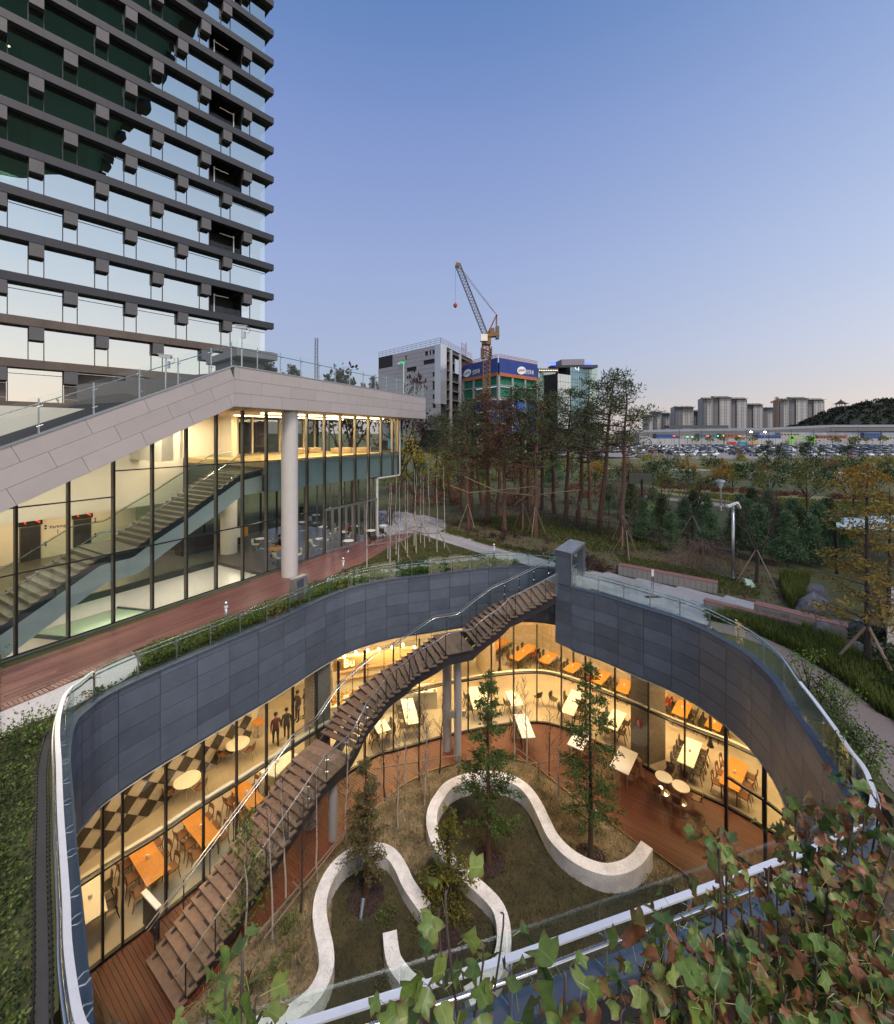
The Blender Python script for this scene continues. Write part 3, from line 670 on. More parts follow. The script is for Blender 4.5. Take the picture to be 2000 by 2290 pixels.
pbox(-.6, Lw + .2, 0.05, Dp, -.06, -0.004, 'landing_slab', M['granite'])

# ================================================================ court glazing
gz_t = thing('court_glazing', 'full height dark framed glass wall round the sunken courtyard', 'glass wall', (0, 15, ZC))
mx = [229, 274, 371, 455, 529, 596, 655, 708, 757, 816, 880, 938, 993, 1047, 1099, 1149, 1201, 1256, 1310, 1376, 1451, 1532, 1622, 1707]
md = [GL.at_px(x) for x in mx]; md = [GL.p and 0.4] + [d for d in md if d is not None]; md.append(GL.L - 0.05); md.sort()
ZTR = -5.92
for i, d in enumerate(md):
    c = GL.at(d); t = GL.tan(d); MB().box((c.x, c.y, (ZC + ZCEIL) / 2), (0.055, 0.15, ZCEIL - ZC - .02), math.atan2(t.y, t.x)).build('mullion', M['dark_metal'], gz_t)
for a, b in zip(md, md[1:]):
    n = max(2, int((b - a) * 3))
    for z0, z1 in ((ZC + .1, ZTR - .03), (ZTR + .03, ZCEIL - .02)):
        MB().ribbon(GL, a + .03, b - .03, -.008, .004, z0, z1, n).build('pane', M['glass'], gz_t, fix=False)
    MB().ribbon(GL, a + .028, b - .028, -.06, .07, ZTR - .03, ZTR + .03, n).build('transom', M['dark_metal'], gz_t)
    MB().ribbon(GL, a + .028, b - .028, -.07, .06, ZC + .016, ZC + .10, n).build('sill', M['dark_metal'], gz_t)
    MB().ribbon(GL, a + .03, b - .03, .09, .24, ZTR + .02, ZTR + .07, n).build('ledge', M['plaster'], gz_t)
# nearer screen on the right, under the overhang
scr = thing('glass_screen', 'dark framed glass screen standing on the deck at the right end', 'glass screen', P(1625, 1895, ZC))
sp = [P(1625, 1895, ZC), P(1712, 1962, ZC), P(1795, 2040, ZC), P(1880, 2140, ZC)]
for p in sp: MB().box((p.x, p.y, (ZC + ZB) / 2 + .03), (0.09, 0.13, ZB - ZC - .1), -0.9).build('mullion', M['dark_metal'], scr)
for a, b in zip(sp, sp[1:]):
    MB().bar((a.x, a.y, -5.95), (b.x, b.y, -5.95), 0.10, 0.09).build('transom', M['dark_metal'], scr)
    MB().bar((a.x, a.y, ZC + .05), (b.x, b.y, ZC + .05), 0.10, 0.09).build('sill', M['dark_metal'], scr)
    MB().quad((a.x, a.y, ZC + .1), (b.x, b.y, ZC + .1), (b.x, b.y, ZB - .05), (a.x, a.y, ZB - .05)).build('pane', M['glass'], scr)
# ================================================================ the courtyard stair
NL = 61; RZ = -ZC / NL
def zl(l): return ZC + l * RZ
SW = 2.08
kn = [(1, (325, 2148)), (21, (652, 1698)), (21, (707.5, 1652)), (26, (755, 1580)), (30, (817.5, 1521)), (34, (885, 1477.5)), (38, (934, 1445)), (41, (968.75, 1420)), (41, (1025, 1410)), (45, (1059, 1381)), (49, (1100, 1351)), (51, (1132, 1337))]
kp = [v2(P(x, y, zl(l))) for l, (x, y) in kn]
top_ = pq(-.25, Dp - .33); kp.append(V((5.0, 23.85))); kp.append(top_); kl = [l for l, _ in kn] + [56, 61]
first = kp[0]; dir0 = (kp[1] - kp[0]).normalized()
dense = smooth(kp, 8)
ST = Path(dense); kd = [ST.l[i * 8] for i in range(len(kp))]
def d_of(l, end=False):                   # distance along the left edge where level l begins (its nosing)
    for i in range(len(kl) - 1):
        if kl[i] <= l <= kl[i + 1] and kl[i] != kl[i + 1]:
            if l == kl[i + 1] and end: continue
            return kd[i] + (kd[i + 1] - kd[i]) * (l - kl[i]) / (kl[i + 1] - kl[i])
    return kd[-1]
def z_at(d):
    for i in range(len(kd) - 1):
        if kd[i] <= d <= kd[i + 1]:
            k = (d - kd[i]) / max(1e-6, kd[i + 1] - kd[i]); return zl(kl[i] + (kl[i + 1] - kl[i]) * k)
    return zl(kl[-1])
stair = thing('curved_stair', 'curving dark timber stair with glass sides climbing from court to portal', 'stair', (*ST.at(0.1), ZC))
def tread(d0, d1, z, nm='tread', o0=0.0, o1=SW):
    q = [ST.off(d0, -o0), ST.off(d0, -o1), ST.off(d1, -o1), ST.off(d1, -o0)]
    q = q[::-1] if ((q[1] - q[0]).x * (q[2] - q[1]).y - (q[1] - q[0]).y * (q[2] - q[1]).x) < 0 else q
    return MB().hexa([(p.x, p.y, z - .06) for p in q], [(p.x, p.y, z) for p in q]).build(nm, M['tread'], stair)
TD = {}
for l in range(1, NL):
    if l in (21, 41): continue
    d = d_of(l, l in (21, 41)); nd = d_of(l + 1) if l + 1 not in (21, 41) else kd[1 if l + 1 == 21 else 7]
    TD[l] = d; tread(d, nd + 0.035 if nd > d else d + .3, zl(l))
for l, i in ((21, 1), (41, 7)):
    a, b = kd[i], kd[i + 1]
    for k in range(4): tread(a + (b - a) * k / 4 + .004, a + (b - a) * (k + 1) / 4 - .004, zl(l), 'landing_board')
def swept(o0, o1, dz0, dz1, nm, m, d0=0.0, d1=None, st=0.22):
    d1 = d1 if d1 is not None else kd[-1]; n = int((d1 - d0) / st); mb = MB(); vs = []; fs = []
    for i in range(n + 1):
        d = d0 + (d1 - d0) * i / n; z = z_at(d); a, b = ST.off(d, -o0), ST.off(d, -o1)
        lo = max(ZC + 0.02, z + dz0); hi = max(lo + .02, z + dz1)
        vs += [(a.x, a.y, lo), (b.x, b.y, lo), (b.x, b.y, hi), (a.x, a.y, hi)]
    for i in range(n):
        for k in range(4): fs.append((i * 4 + k, i * 4 + (k + 1) % 4, (i + 1) * 4 + (k + 1) % 4, (i + 1) * 4 + k))
    fs += [(3, 2, 1, 0), (n * 4, n * 4 + 1, n * 4 + 2, n * 4 + 3)]
    return mb.add(vs, fs).build(nm, m, stair)
swept(1.88, 1.96, -.62, -.07, 'stringer', M['stringer']); swept(.12, .20, -.62, -.07, 'stringer', M['stringer']); swept(.9, 1.2, -.55, -.13, 'spine_beam', M['stringer'])
for side, o in (('left', 0.03), ('right', SW - 0.03)):
    k = int(kd[-1] / .3); off = lambda d, oo: ST.off(d, -oo)
    oin = o + (.07 if side == 'left' else -.07)
    MB().tube([(*off(kd[-1] * i / k, oin), z_at(kd[-1] * i / k) + .92) for i in range(k + 1)], 0.021, 8).build('handrail', M['steel'], stair, sm=True)
    swept(o - .02, o + .02, 0.985, 1.01, 'top_rail', M['steel_matt'])
    n = 24; 
    for i in range(n):
        a, b = .25 + (kd[-1] - .3) * i / n, .25 + (kd[-1] - .3) * (i + 1) / n
        vs = []; fs = []
        for j in range(4):
            d = a + .01 + (b - a - .02) * j / 3; p = off(d, o + (-.05 if side == 'left' else .05)); vs += [(p.x, p.y, z_at(d) - .05), (p.x, p.y, z_at(d) + .99)]
        fs = [(j * 2, j * 2 + 2, j * 2 + 3, j * 2 + 1) for j in range(3)]
        MB().add(vs, fs).build('glass_panel', M['glass_rail'], stair, fix=False)
        p = off(a, o); t = ST.tan(a); z = z_at(a)
        po = MB().box((p.x, p.y, z + .46), (0.035, 0.014, 1.04), math.atan2(t.y, t.x)).build('post', M['dark_metal'], stair)
        q = off(a, oin); br = MB()
        for zz in (.28, .74):
            e = off(a, o + (-.05 if side == 'left' else .05)); br.tube([(p.x + t.x * .08, p.y + t.y * .08, z + zz), (q.x, q.y, z + zz), (q.x - t.x * .06, q.y - t.y * .06, z + zz)], .007, 4)
        br.tube([(p.x, p.y, z + .86), (q.x, q.y, z + .9)], .008, 4); br.build('bracket', M['steel'], po, kind='stuff')
for i, (x, y, r, zt, lab) in enumerate([(745, 1875, .195, -6.45, 'round grey column under the lower stair landing, nearer one'), (693, 1848, .24, -6.5, 'thick short grey column behind the lower landing column'),
                       (1024, 1697, .19, -3.55, 'round grey column under the upper stair landing, front one'), (1000, 1676, .24, -3.3, 'thick grey column behind the upper landing column')]):
    p = P(x, y, ZC); c = MB().lathe([(r, 0), (r, zt - ZC)], (p.x, p.y, ZC), 24).build('stair_column', mat('column_paint', (0.36, 0.35, 0.36), (0.33, 0.32, 0.33), 2, 0.5) if i == 0 else M_col)
    M_col = c.data.materials[0]; autosmooth(c); props(c, lab, 'column', 'grey columns carrying the courtyard stair')
    if i == 2:
        MB().box((p.x - .28, p.y - .1, -6.45), (.26, .16, .34)).build('speaker_box', M['steel_matt'], c); MB().box((p.x + .3, p.y - .1, -6.42), (.16, .16, .3)).build('speaker_box', M['steel_matt'], c)
p = P(245 + 0, 2035, ZC)
p = P(338, 2085, ZC)
t = thing('menu_stand', 'dark upright menu board with white top beside the stair foot', 'menu stand', (p.x, p.y, ZC))
MB().box((p.x, p.y, ZC + .55), (.06, .95, 1.02), -2.1).build('board_panel', M['stringer'], t); MB().box((p.x, p.y, ZC + 1.09), (.16, 1.0, .05), -2.1).build('white_top', M['white'], t)

# ================================================================ indoor walls, pillars, lamps
def wall_run(pts, z0, z1, th, m, name, label, cat='wall'):
    w = thing(name, label, cat, (pts[0][0], pts[0][1], z0))
    mb = MB()
    for a, b in zip(pts, pts[1:]):
        d = (V(b) - V(a)).normalized(); n = V((-d.y, d.x)) * th
        q = [V(a), V(b), V(b) + n, V(a) + n]; mb.hexa([(p.x, p.y, z0) for p in q], [(p.x, p.y, z1) for p in q])
    mb.build('wall_face', m, w); return w
lw = [V((-15.9, 12.6)), V((-14.24, 16.29)), V((-12.0, 20.8)), V((-10.6, 22.9))]
# straight tile wall line
wl = wall_run([lw[0], lw[-1]], ZC, ZCEIL, .15, M['tile_white'], 'tiled_wall', 'wall of black and pale diamond tiles at the back of the left room')
d = (lw[-1] - lw[0]); L = d.length; d.normalize(); nin = V((d.y, -d.x)); a = 0.40
for j in range(0, 8):
    for i in range(0, int(L / (a * 2)) + 1):
        for par in (0, 1):
            u = i * a * 2 + par * a; zc = ZC + .35 + j * 0.78 + (0.39 if par else 0)
            if u < 2.6 or u > L - .2 or zc > ZCEIL - .2 or (par == 0 and False): continue
            if par == 1: continue
            c = lw[0] + d * u + nin * 0.012
            q = [(c.x - d.x * a, c.y - d.y * a, zc), (c.x, c.y, zc - .39), (c.x + d.x * a, c.y + d.y * a, zc), (c.x, c.y, zc + .39)]
            q2 = [(x + nin.x * .012, y + nin.y * .012, z) for x, y, z in q]
            MB().add(q + q2, [(0, 1, 2, 3), (4, 5, 6, 7), (0, 1, 5, 4), (1, 2, 6, 5), (2, 3, 7, 6), (3, 0, 4, 7)]).build('tile', M['tile_black'], wl)
bw = [V((2.2, 33.4)), V((7.2, 33.2)), V((10.9, 28.7)), V((14.6, 25.2)), V((18.6, 22.2)), V((18.8, 16.0))]
brw = wall_run(bw, ZC, ZCEIL, -.2, M['brick'], 'brick_wall', 'pale yellow brick wall along the back of the canteen')
# its bright windows
for i, (x, y0, y1, yy, w) in enumerate([(1335, 1412, 1452, 31.6, 1.3), (1392, 1495, 1516, 28.2, 1.5), (1582, 1578, 1600, 24.7, .7)]):
    c = R3(x, (y0 + y1) / 2, yy); h = 1.9
    an = -0.85
    f = MB().box((c.x, c.y, c.z), (w, .08, h), an).build('window_frame', M['dark_metal'], brw)
    for k in (-1, 1): MB().box((c.x + math.cos(an) * k * w * .24 + .05 * math.sin(an), c.y + math.sin(an) * k * w * .24 - .05 * math.cos(an), c.z), (w * .42, .03, h * .9), an).build('window_pane', M['lamp_white'], f)
wall_run([V((-10.6, 22.9)), V((-11.5, 26.0)), V((-8.0, 29.5)), V((2.2, 33.4))], ZC, ZCEIL, .2, M['plaster'], 'kitchen_wall', 'plain plaster wall behind the bakery counter')
wall_run([V((3.1, 26.9)), V((2.3, 30.2))], ZC, ZCEIL, .22, M['brick'], 'brick_partition', 'short pale brick partition left of the long orange tables')
def pillar(c0, c1, dep, m, name, label):
    dd = (c1 - c0).normalized(); n = V((-dd.y, dd.x)); n = n if n.y > 0 else -n
    q = [c0, c1, c1 + n * dep, c0 + n * dep]; t = thing(name, label, 'pillar', (c0.x, c0.y, ZC))
    MB().hexa([(p.x, p.y, ZC) for p in q], [(p.x, p.y, ZCEIL) for p in q]).build('shaft', m, t); return t, dd, n
def text(body, size, name, m, parent=None, ext=0.004, align='CENTER', loc=(0, 0, 0), u=(1, 0, 0), w=(0, 0, 1), kind=None, sx=1.0):
    c = bpy.data.curves.new(name, 'FONT'); c.body = body; c.size = size; c.extrude = ext; c.align_x = align; c.align_y = 'CENTER'; c.resolution_u = 2
    o = bpy.data.objects.new(name, c); COL.objects.link(o); bpy.context.view_layer.update()
    me = bpy.data.meshes.new_from_object(o.evaluated_get(bpy.context.evaluated_depsgraph_get())); COL.objects.unlink(o); bpy.data.objects.remove(o)
    U = V(u).normalized(); Wv = V(w).normalized(); Nn = U.cross(Wv); off = V(loc) - (base_of(parent) if parent is not None else V((0, 0, 0)))
    for v in me.vertices: v.co = off + U * v.co.x * sx + Wv * v.co.y + Nn * v.co.z
    me.materials.clear(); me.materials.append(m); return put(name, me, parent)
e0, e1_ = v2(P(1411, 1676, ZC)), v2(P(1450, 1712, ZC))
pe, dd, nn = pillar(e0, e1_, 1.15, M['brick_grey'], 'brick_pillar', 'grey brick pillar with red letter E sign in the right glass wall')
c = (e0 + (e1_ - e0) * .46); z = H(1617, c.y)
sg = MB().box((c.x - nn.x * .012, c.y - nn.y * .012, z), (.42, .02, .42), math.atan2(dd.y, dd.x)).build('letter_sign', mat('red_sign', (.42, .05, .02), rough=.5), pe)
text('E', .34, 'letter', M['white'], sg, .003, loc=(c.x - nn.x * .026, c.y - nn.y * .026, z), u=(dd.x, dd.y, 0))
q0 = GL.at_px(712); q1 = GL.at_px(748)
pa, pb = GL.off(q0, .35), GL.off(q1, .35)
pillar(pa, pb, .9, M['brick_grey'], 'brick_pillar', 'grey brick pillar behind glass above the lower stair landing')
for x, y, l in ((1474, 1621, 'slim black pole with flared foot left of the white table'), (1589, 1669, 'slim black pole with flared foot right of the white table'), (1118, 1500, 'slim black pole by the long orange table'), (1283, 1505, 'slim black pole behind the right hand redwood tree')):
    p = P(x, y, ZC); o = MB().lathe([(.17, 0), (.15, .05), (.075, .3), (.075, 1.5), (.055, 1.55), (.055, ZCEIL - ZC)], (p.x, p.y, ZC), 12).build('steel_pole', M['black']); autosmooth(o); props(o, l, 'pole', 'slim black poles in the canteen')
# ceiling lamps
lamp_i = 0
def tube_lamp(c, L, an, power, label, m='lamp_warm', z=ZCEIL - .25, col=(1.0, .60, .25)):
    t = thing('linear_lamp', label, 'lamp', (c[0], c[1], z), group='linear lamps under the canteen ceiling')
    MB().box((c[0], c[1], z), (L, .09, .07), an).build('tube', M[m], t); MB().box((c[0], c[1], z + .07), (L, .13, .05), an).build('housing', M['white'], t)
    if power: area('lamp_light', (c[0], c[1], z - .06), L, .5, power, col, t, (0, 0, an))
LP = [((-12.5, 15.0), 2.5, 1.15, 144, 'linear lamp nearest the stair foot in the left room'), ((-11.6, 18.2), 2.5, 1.1, 144, 'linear lamp over the middle of the left room'), ((-9.3, 21.4), 2.2, 1.0, 136, 'linear lamp by the brick pillar of the left room'),
      ((-5.6, 25.0), 3.0, .4, 309, 'linear lamp in front of the bakery counter'), ((-1.4, 26.8), 3.0, .1, 324, 'linear lamp behind the upper stair landing'), ((3.2, 26.0), 3.0, .0, 360, 'linear lamp by the curve of the glass'),
      ((5.4, 29.5), 3.5, .5, 324, 'linear lamp over the long orange table'), ((8.4, 25.8), 3.0, -.5, 360, 'linear lamp left of the brick pillar'), ((11.9, 23.8), 3.0, -.7, 302, 'linear lamp right of the brick pillar'),
      ((13.9, 20.6), 3.0, -.8, 302, 'linear lamp over the white table at the right'), ((15.4, 17.4), 2.6, -.9, 230, 'linear lamp at the far right of the canteen')]
for c, L, an, pw, lb in LP: tube_lamp(c, L, an, pw, lb)
# the light tray above the left glazing
t0, t1 = GL.at_px(430), GL.at_px(610)
tr = thing('light_tray', 'long glowing light tray under the ceiling along the left glazing', 'lamp', (*GL.at(t0), ZCEIL)); MB().ribbon(GL, t0, t1, .32, .42, ZCEIL - .16, ZCEIL - .10, 14).build('tube', M['lamp_white'], tr); MB().ribbon(GL, t0 - 2.5, t1 + .4, .26, .48, ZCEIL - .095, ZCEIL - .045, 20).build('tray', M['white'], tr)

# ================================================================ bakery counter
kb = thing('bakery_counter', 'bright bakery counter with golden trays and lettering behind the stair', 'counter', (-3.6, 25.2, ZC))
cp = Path([V((-6.6, 23.9)), V((-3.4, 25.1)), V((-.6, 25.4))])
MB().ribbon(cp, 0, cp.L, 0, .8, ZC, ZC + 1.0, 6).build('front', M['plaster'], kb); MB().ribbon(cp, -.02, cp.L, -.05, .85, ZC + 1.0, ZC + 1.06, 6).build('worktop', M['table_white'], kb)
MB().ribbon(cp, .3, cp.L - .3, .1, .5, ZC + 1.30, ZC + 1.33, 6).build('glass_shelf', M['glass'], kb)
bread = mat('golden_bread', (.60, .30, .05), (.35, .14, .02), 30, .6)
rnd = random.Random(5); mb = MB()
for i in range(90):
    q = cp.off(rnd.uniform(.1, cp.L), rnd.uniform(.05, .7)); mb.lathe([(.09, 0), (.11, .04), (.06, .09)], (q.x, q.y, ZC + 1.06 + (.27 if i % 3 == 0 else 0)), 7)
mb.build('bread_loaf', bread, kb, kind='stuff')
bk = Path([V((-7.2, 26.6)), V((-3.6, 27.8)), V((.4, 28.2))])
MB().ribbon(bk, 0, bk.L, 0, .4, ZC, ZC + 2.3, 6).build('back_cabinet', M['plaster'], kb)
mb = MB()
for k in range(3): mb.ribbon(bk, .2, bk.L - .2, -.12, -.02, ZC + .9 + k * .5, ZC + .94 + k * .5, 6)
mb.build('shelf', M['orange_wood'], kb)
MB().ribbon(cp, .2, cp.L, .5, .62, ZC + 2.75, ZC + 3.45, 8).build('sign_fascia', mat('sign_fascia', (.35, .22, .10), rough=.5), kb)
tn = cp.tan(1.1); q = cp.off(1.1, .44); text('Bu', .62, 'lettering', emit('sign_glow', (1.0, .62, .16), 5), kb, .03, loc=(q.x, q.y, ZC + 3.12), u=(tn.x, tn.y, 0))
for i in range(8):
    q = cp.off(.8 + i * .68, .3 + .12 * (i % 2)); o = MB().lathe([(.02, .11), (.07, .05), (.085, 0), (.05, -.06), (.01, -.08)], (q.x, q.y, ZC + 3.62 + .06 * (i % 3)), 10).build('lamp_bulb', M['lamp_warm'], kb)
area('counter_light', (-3.4, 24.9, ZC + 3.7), 4.5, .6, 260, (1.0, .70, .34), kb)

# ================================================================ tables and chairs
def chair_proto(name, label, ms, mleg, kind):
    t = thing(name, label, 'chair', (0, 0, 0))                       # sits facing +y
    if kind == 'wood':
        autosmooth(MB().box((0, 0, .45), (.43, .42, .035)).build('seat', ms, t)); b = MB()
        for i in range(6):
            x0, x1 = -.21 + i * .07, -.21 + (i + 1) * .07; f = lambda x: -.20 - .05 * (1 - (x / .21) ** 2)
            b.hexa([(x0, f(x0) - .02, .66), (x1, f(x1) - .02, .66), (x1, f(x1), .66), (x0, f(x0), .66)], [(x0, f(x0) - .05, .82), (x1, f(x1) - .05, .82), (x1, f(x1) - .03, .82), (x0, f(x0) - .03, .82)])
        b.build('backrest', ms, t)
        for sx in (-1, 1):
            MB().tube([(sx * .17, .17, .44), (sx * .20, .20, 0)], .022, 5, r2=.014).build('leg', mleg, t); MB().tube([(sx * .20, -.23, .68), (sx * .17, -.18, .44), (sx * .20, -.25, 0)], .022, 5, r2=.014).build('leg', mleg, t)
    else:
        b = MB(); prof = [(-.21, .84), (-.205, .72), (-.19, .58), (-.15, .48), (-.05, .445), (.10, .445), (.20, .455), (.24, .44)]
        vs = []; nx = 5
        for k, (y, z) in enumerate(prof):
            w = [.17, .21, .17, .19, .22, .23, .22, .19][k] if kind == 'ply' else [.19, .23, .235, .235, .235, .235, .23, .2][k]
            for i in range(nx):
                x = -w + 2 * w * i / (nx - 1); c = (abs(x) / w) ** 2 * .035; vs.append((x, y + (c if k < 3 else 0), z + (c if k >= 3 else 0)))
        n0 = len(vs); vs += [(x * .98, y - .012, z - .014) for x, y, z in vs[:n0]]; fs = []
        for k in range(len(prof) - 1):
            for i in range(nx - 1):
                a = k * nx + i; fs += [(a, a + 1, a + nx + 1, a + nx), (n0 + a, n0 + a + nx, n0 + a + nx + 1, n0 + a + 1)]
        for k in range(len(prof) - 1):
            a, e = k * nx, k * nx + nx - 1; fs += [(a, a + nx, n0 + a + nx, n0 + a), (e, n0 + e, n0 + e + nx, e + nx)]
        for i in range(nx - 1):
            a, e = i, (len(prof) - 1) * nx + i; fs += [(a, n0 + a, n0 + a + 1, a + 1), (e, e + 1, n0 + e + 1, n0 + e)]
        MB().add(vs[:], fs).build('shell', ms, t, sm=True)
        for sx in (-1, 1):
            MB().tube([(sx * .12, .12, .43), (sx * .21, .21, 0)], .012 if kind != 'wide' else .018, 5).build('leg', mleg, t); MB().tube([(sx * .12, -.12, .44), (sx * .21, -.24, 0)], .012 if kind != 'wide' else .018, 5).build('leg', mleg, t)
    return t
protos = {'wood': chair_proto('wooden_chair', 'brown chair', M['dark_wood'], M['dark_wood'], 'wood'), 'dark': chair_proto('shell_chair', 'dark chair', M['shell_dark'], M['black'], 'wide'),
          'white': chair_proto('cream_chair', 'cream chair', M['shell_white'], M['steel'], 'ply'), 'ply': chair_proto('plywood_chair', 'brown ply chair', M['dark_wood'], M['steel'], 'ply'),
          'slim': chair_proto('slim_chair', 'slim dark chair', M['shell_dark'], M['black'], 'ply'), 'red': chair_proto('red_chair', 'red chair', M['shell_red'], M['black'], 'ply')}
used = set()
def chair(kind, p, z, rz, label, group=None):
    o = protos[kind]
    if kind in used: o = copy_tree(o)
    used.add(kind); o.location = (p[0], p[1], z); o.rotation_euler = (0, 0, rz); o['label'] = label
    if group: o['group'] = group
ORD = ['first', 'second', 'third', 'fourth', 'fifth', 'sixth', 'seventh', 'eighth', 'ninth', 'tenth', 'eleventh', 'twelfth']
CN = {'wood': 'brown wooden chair', 'dark': 'dark shell chair', 'slim': 'slim dark chair', 'ply': 'brown plywood chair', 'white': 'cream shell chair', 'red': 'red chair'}
def rect_table(quad, tname, style, ns, z=ZC, gap=0.12, ends=False, red=None, top=None, wmax=None):
    zt = z + .74; c = [v2(P(x, y, zt)) for x, y in quad]
    cen = (c[0] + c[1] + c[2] + c[3]) / 4
    ea, eb = (c[1] - c[0] + c[2] - c[3]) / 2, (c[2] - c[1] + c[3] - c[0]) / 2
    ax, L, W = (ea, ea.length, eb.length) if ea.length > eb.length else (eb, eb.length, ea.length)
    if wmax: W = min(W, wmax)
    W = max(.7, min(1.15, W)); rz = math.atan2(ax.y, ax.x); u = V((math.cos(rz), math.sin(rz))); n = V((-u.y, u.x))
    t = thing('dining_table' if style == 'orange' else 'white_table', tname[1], 'table', (cen.x, cen.y, z), group='orange timber canteen tables' if style == 'orange' else 'white canteen tables')
    m = M['orange_wood'] if style == 'orange' else M['table_white']
    def loc(bm, nm, mm):
        me = bm.mesh(nm, mm); o = put(nm, me, t); o.rotation_euler = (0, 0, rz); return o
    if style == 'orange' and L > 1.9:
        for k in (-1, 1): loc(MB().box((k * L / 4, 0, .72), (L / 2 - .006, W, .04)), 'tabletop', m)
    else: loc(MB().box((0, 0, .72), (L, W, .035)), 'tabletop', m)
    ml = M['dark_wood'] if style == 'orange' else M['steel_matt']
    for sx in (-1, 1):
        for sy in (-1, 1): loc(MB().bar((sx * (L / 2 - .1), sy * (W / 2 - .08), 0), (sx * (L / 2 - .1), sy * (W / 2 - .08), .70), .045), 'leg', ml)
    if top is not False:
        h = props(MB().box((cen.x, cen.y, zt + .07), (.09, .06, .13)).build('napkin_holder', M['white']), 'small white napkin holder standing on the ' + tname[0], 'napkin holder', 'napkin holders on the tables')
    for side, kd_ in ((1, ns[0]), (-1, ns[1])):
        if not kd_: continue
        kind, num = kd_
        for i in range(num):
            s = (i + .5) / num * L - L / 2
            p = cen + u * s + n * (side * (W / 2 + gap))
            kk = 'red' if red == (side, i) else kind
            sd = 'left' if (n * side).x < 0 else 'right'
            chair(kk, p, z, rz + (PI if side > 0 else 0) + rnd.uniform(-.07, .07), f'{ORD[i if u.y > 0 else num - 1 - i]} {CN[kk]} on the {sd} side of the {tname[0]}', f'chairs at the {tname[0]}')
T = rect_table
T([(279, 1898), (331, 1864), (384, 1945.5), (327.5, 1982)], ('orange table nearest the stair foot', 'long orange timber table nearest the stair foot, inside the left glazing'), 'orange', (('wood', 3), ('wood', 3)))
T([(404, 1834), (447, 1810), (495, 1868), (455, 1899)], ('second left room orange table', 'orange timber table in the left room, second from the stair foot'), 'orange', (('wood', 3), ('wood', 3)))
T([(515, 1766), (546, 1739), (587, 1788), (564, 1811)], ('third left room orange table', 'orange timber table behind the lower stair flight, farthest in the left room'), 'orange', (('wood', 2), ('wood', 3)))
T([(180, 1975), (207, 1962), (234, 2040), (186, 2070)], ('beige near left table', 'beige laminate table at the near left end of the left room'), 'white', (('dark', 2), ('dark', 1)))
T([(581, 1718), (633, 1670), (660, 1690), (610, 1745)], ('white table behind the lower landing', 'white table half hidden behind the lower stair landing'), 'white', (None, ('slim', 2)))
T([(897, 1565), (922, 1557), (935, 1612), (912, 1626)], ('white table by the grey columns', 'long white table under the upper flight, left of the grey columns'), 'white', (('dark', 3), ('dark', 3)))
T([(837, 1620), (857, 1605), (876, 1632), (845, 1640)], ('small white table under the stair', 'small white table close under the dark stair stringer'), 'white', (('dark', 2), ('dark', 2)))
T([(1047, 1538), (1083, 1533), (1100, 1578), (1060, 1590)], ('white table behind the left redwood', 'white table inside the glass behind the left redwood tree'), 'white', (('dark', 2), ('dark', 2)))
T([(1135, 1547), (1150, 1543), (1168, 1575), (1150, 1580)], ('narrow white table', 'narrow white table inside the glass right of the left redwood'), 'white', (None, ('dark', 1)))
T([(1283, 1543), (1300, 1548), (1278, 1598), (1260, 1595)], ('white table behind the right redwood', 'long white table inside the glass left of the right redwood'), 'white', (('dark', 3), ('dark', 2)))
T([(1370, 1586), (1404, 1594), (1380, 1632), (1350, 1625)], ('white table left of brick pillar', 'white table inside the glass left of the brick pillar'), 'white', (('dark', 2), ('dark', 3)))
T([(1535, 1649), (1572, 1661), (1550, 1719), (1515, 1701)], ('white table right of brick pillar', 'long white table with dark shell chairs right of the brick pillar'), 'white', (('dark', 4), ('dark', 4)))
T([(1635, 1690), (1676, 1711), (1652, 1772), (1608, 1750)], ('big orange table at the right', 'big orange timber table behind the dark post at the right'), 'orange', (('wood', 3), ('wood', 3)))
T([(1591, 1597), (1619, 1615), (1610, 1637), (1575, 1622)], ('orange table by right black pole', 'orange table beside the right black pole at the brick wall'), 'orange', (('slim', 3), ('slim', 3)))
T([(1517, 1564), (1550, 1575), (1536, 1606), (1501, 1594)], ('orange table between the black poles', 'orange table at the brick wall between the two black poles'), 'orange', (('slim', 3), ('slim', 3)))
T([(1383, 1543), (1391, 1517), (1412, 1524), (1399, 1554)], ('orange table by the lit window', 'orange table under the bright window left of the brick pillar'), 'orange', (('slim', 2), ('slim', 3)))
T([(1470, 1560), (1478, 1544), (1482, 1548), (1476, 1562)], ('orange table behind the brick pillar', 'orange table mostly hidden behind the brick pillar'), 'orange', (None, ('red', 2)), top=False)
T([(1136, 1472), (1182, 1439), (1200, 1447), (1162, 1477)], ('longest orange table', 'longest orange table behind the glass, with a red chair'), 'orange', (('slim', 4), ('slim', 5)), red=(-1, 3))
T([(1205, 1477), (1225, 1457), (1252, 1462), (1226, 1485)], ('orange table beside the longest one', 'short orange table right of the longest orange table'), 'orange', (('slim', 3), ('slim', 3)))
T([(1260, 1496), (1282, 1477), (1302, 1485), (1282, 1507)], ('orange table left of redwood tip', 'orange table by the glass left of the right redwood tip'), 'orange', (('slim', 3), ('slim', 3)))
T([(1326, 1523), (1349, 1498), (1365, 1504), (1341, 1531)], ('orange table behind the redwood tip', 'orange table seen behind the right redwood tip'), 'orange', (('slim', 3), ('slim', 3)), red=(1, 0))
T([(1087, 1447), (1112, 1432), (1145, 1427), (1107, 1455)], ('orange table below the stair', 'orange table at the far left, just below the stair'), 'orange', (('slim', 3), ('slim', 4)), red=(1, 1))
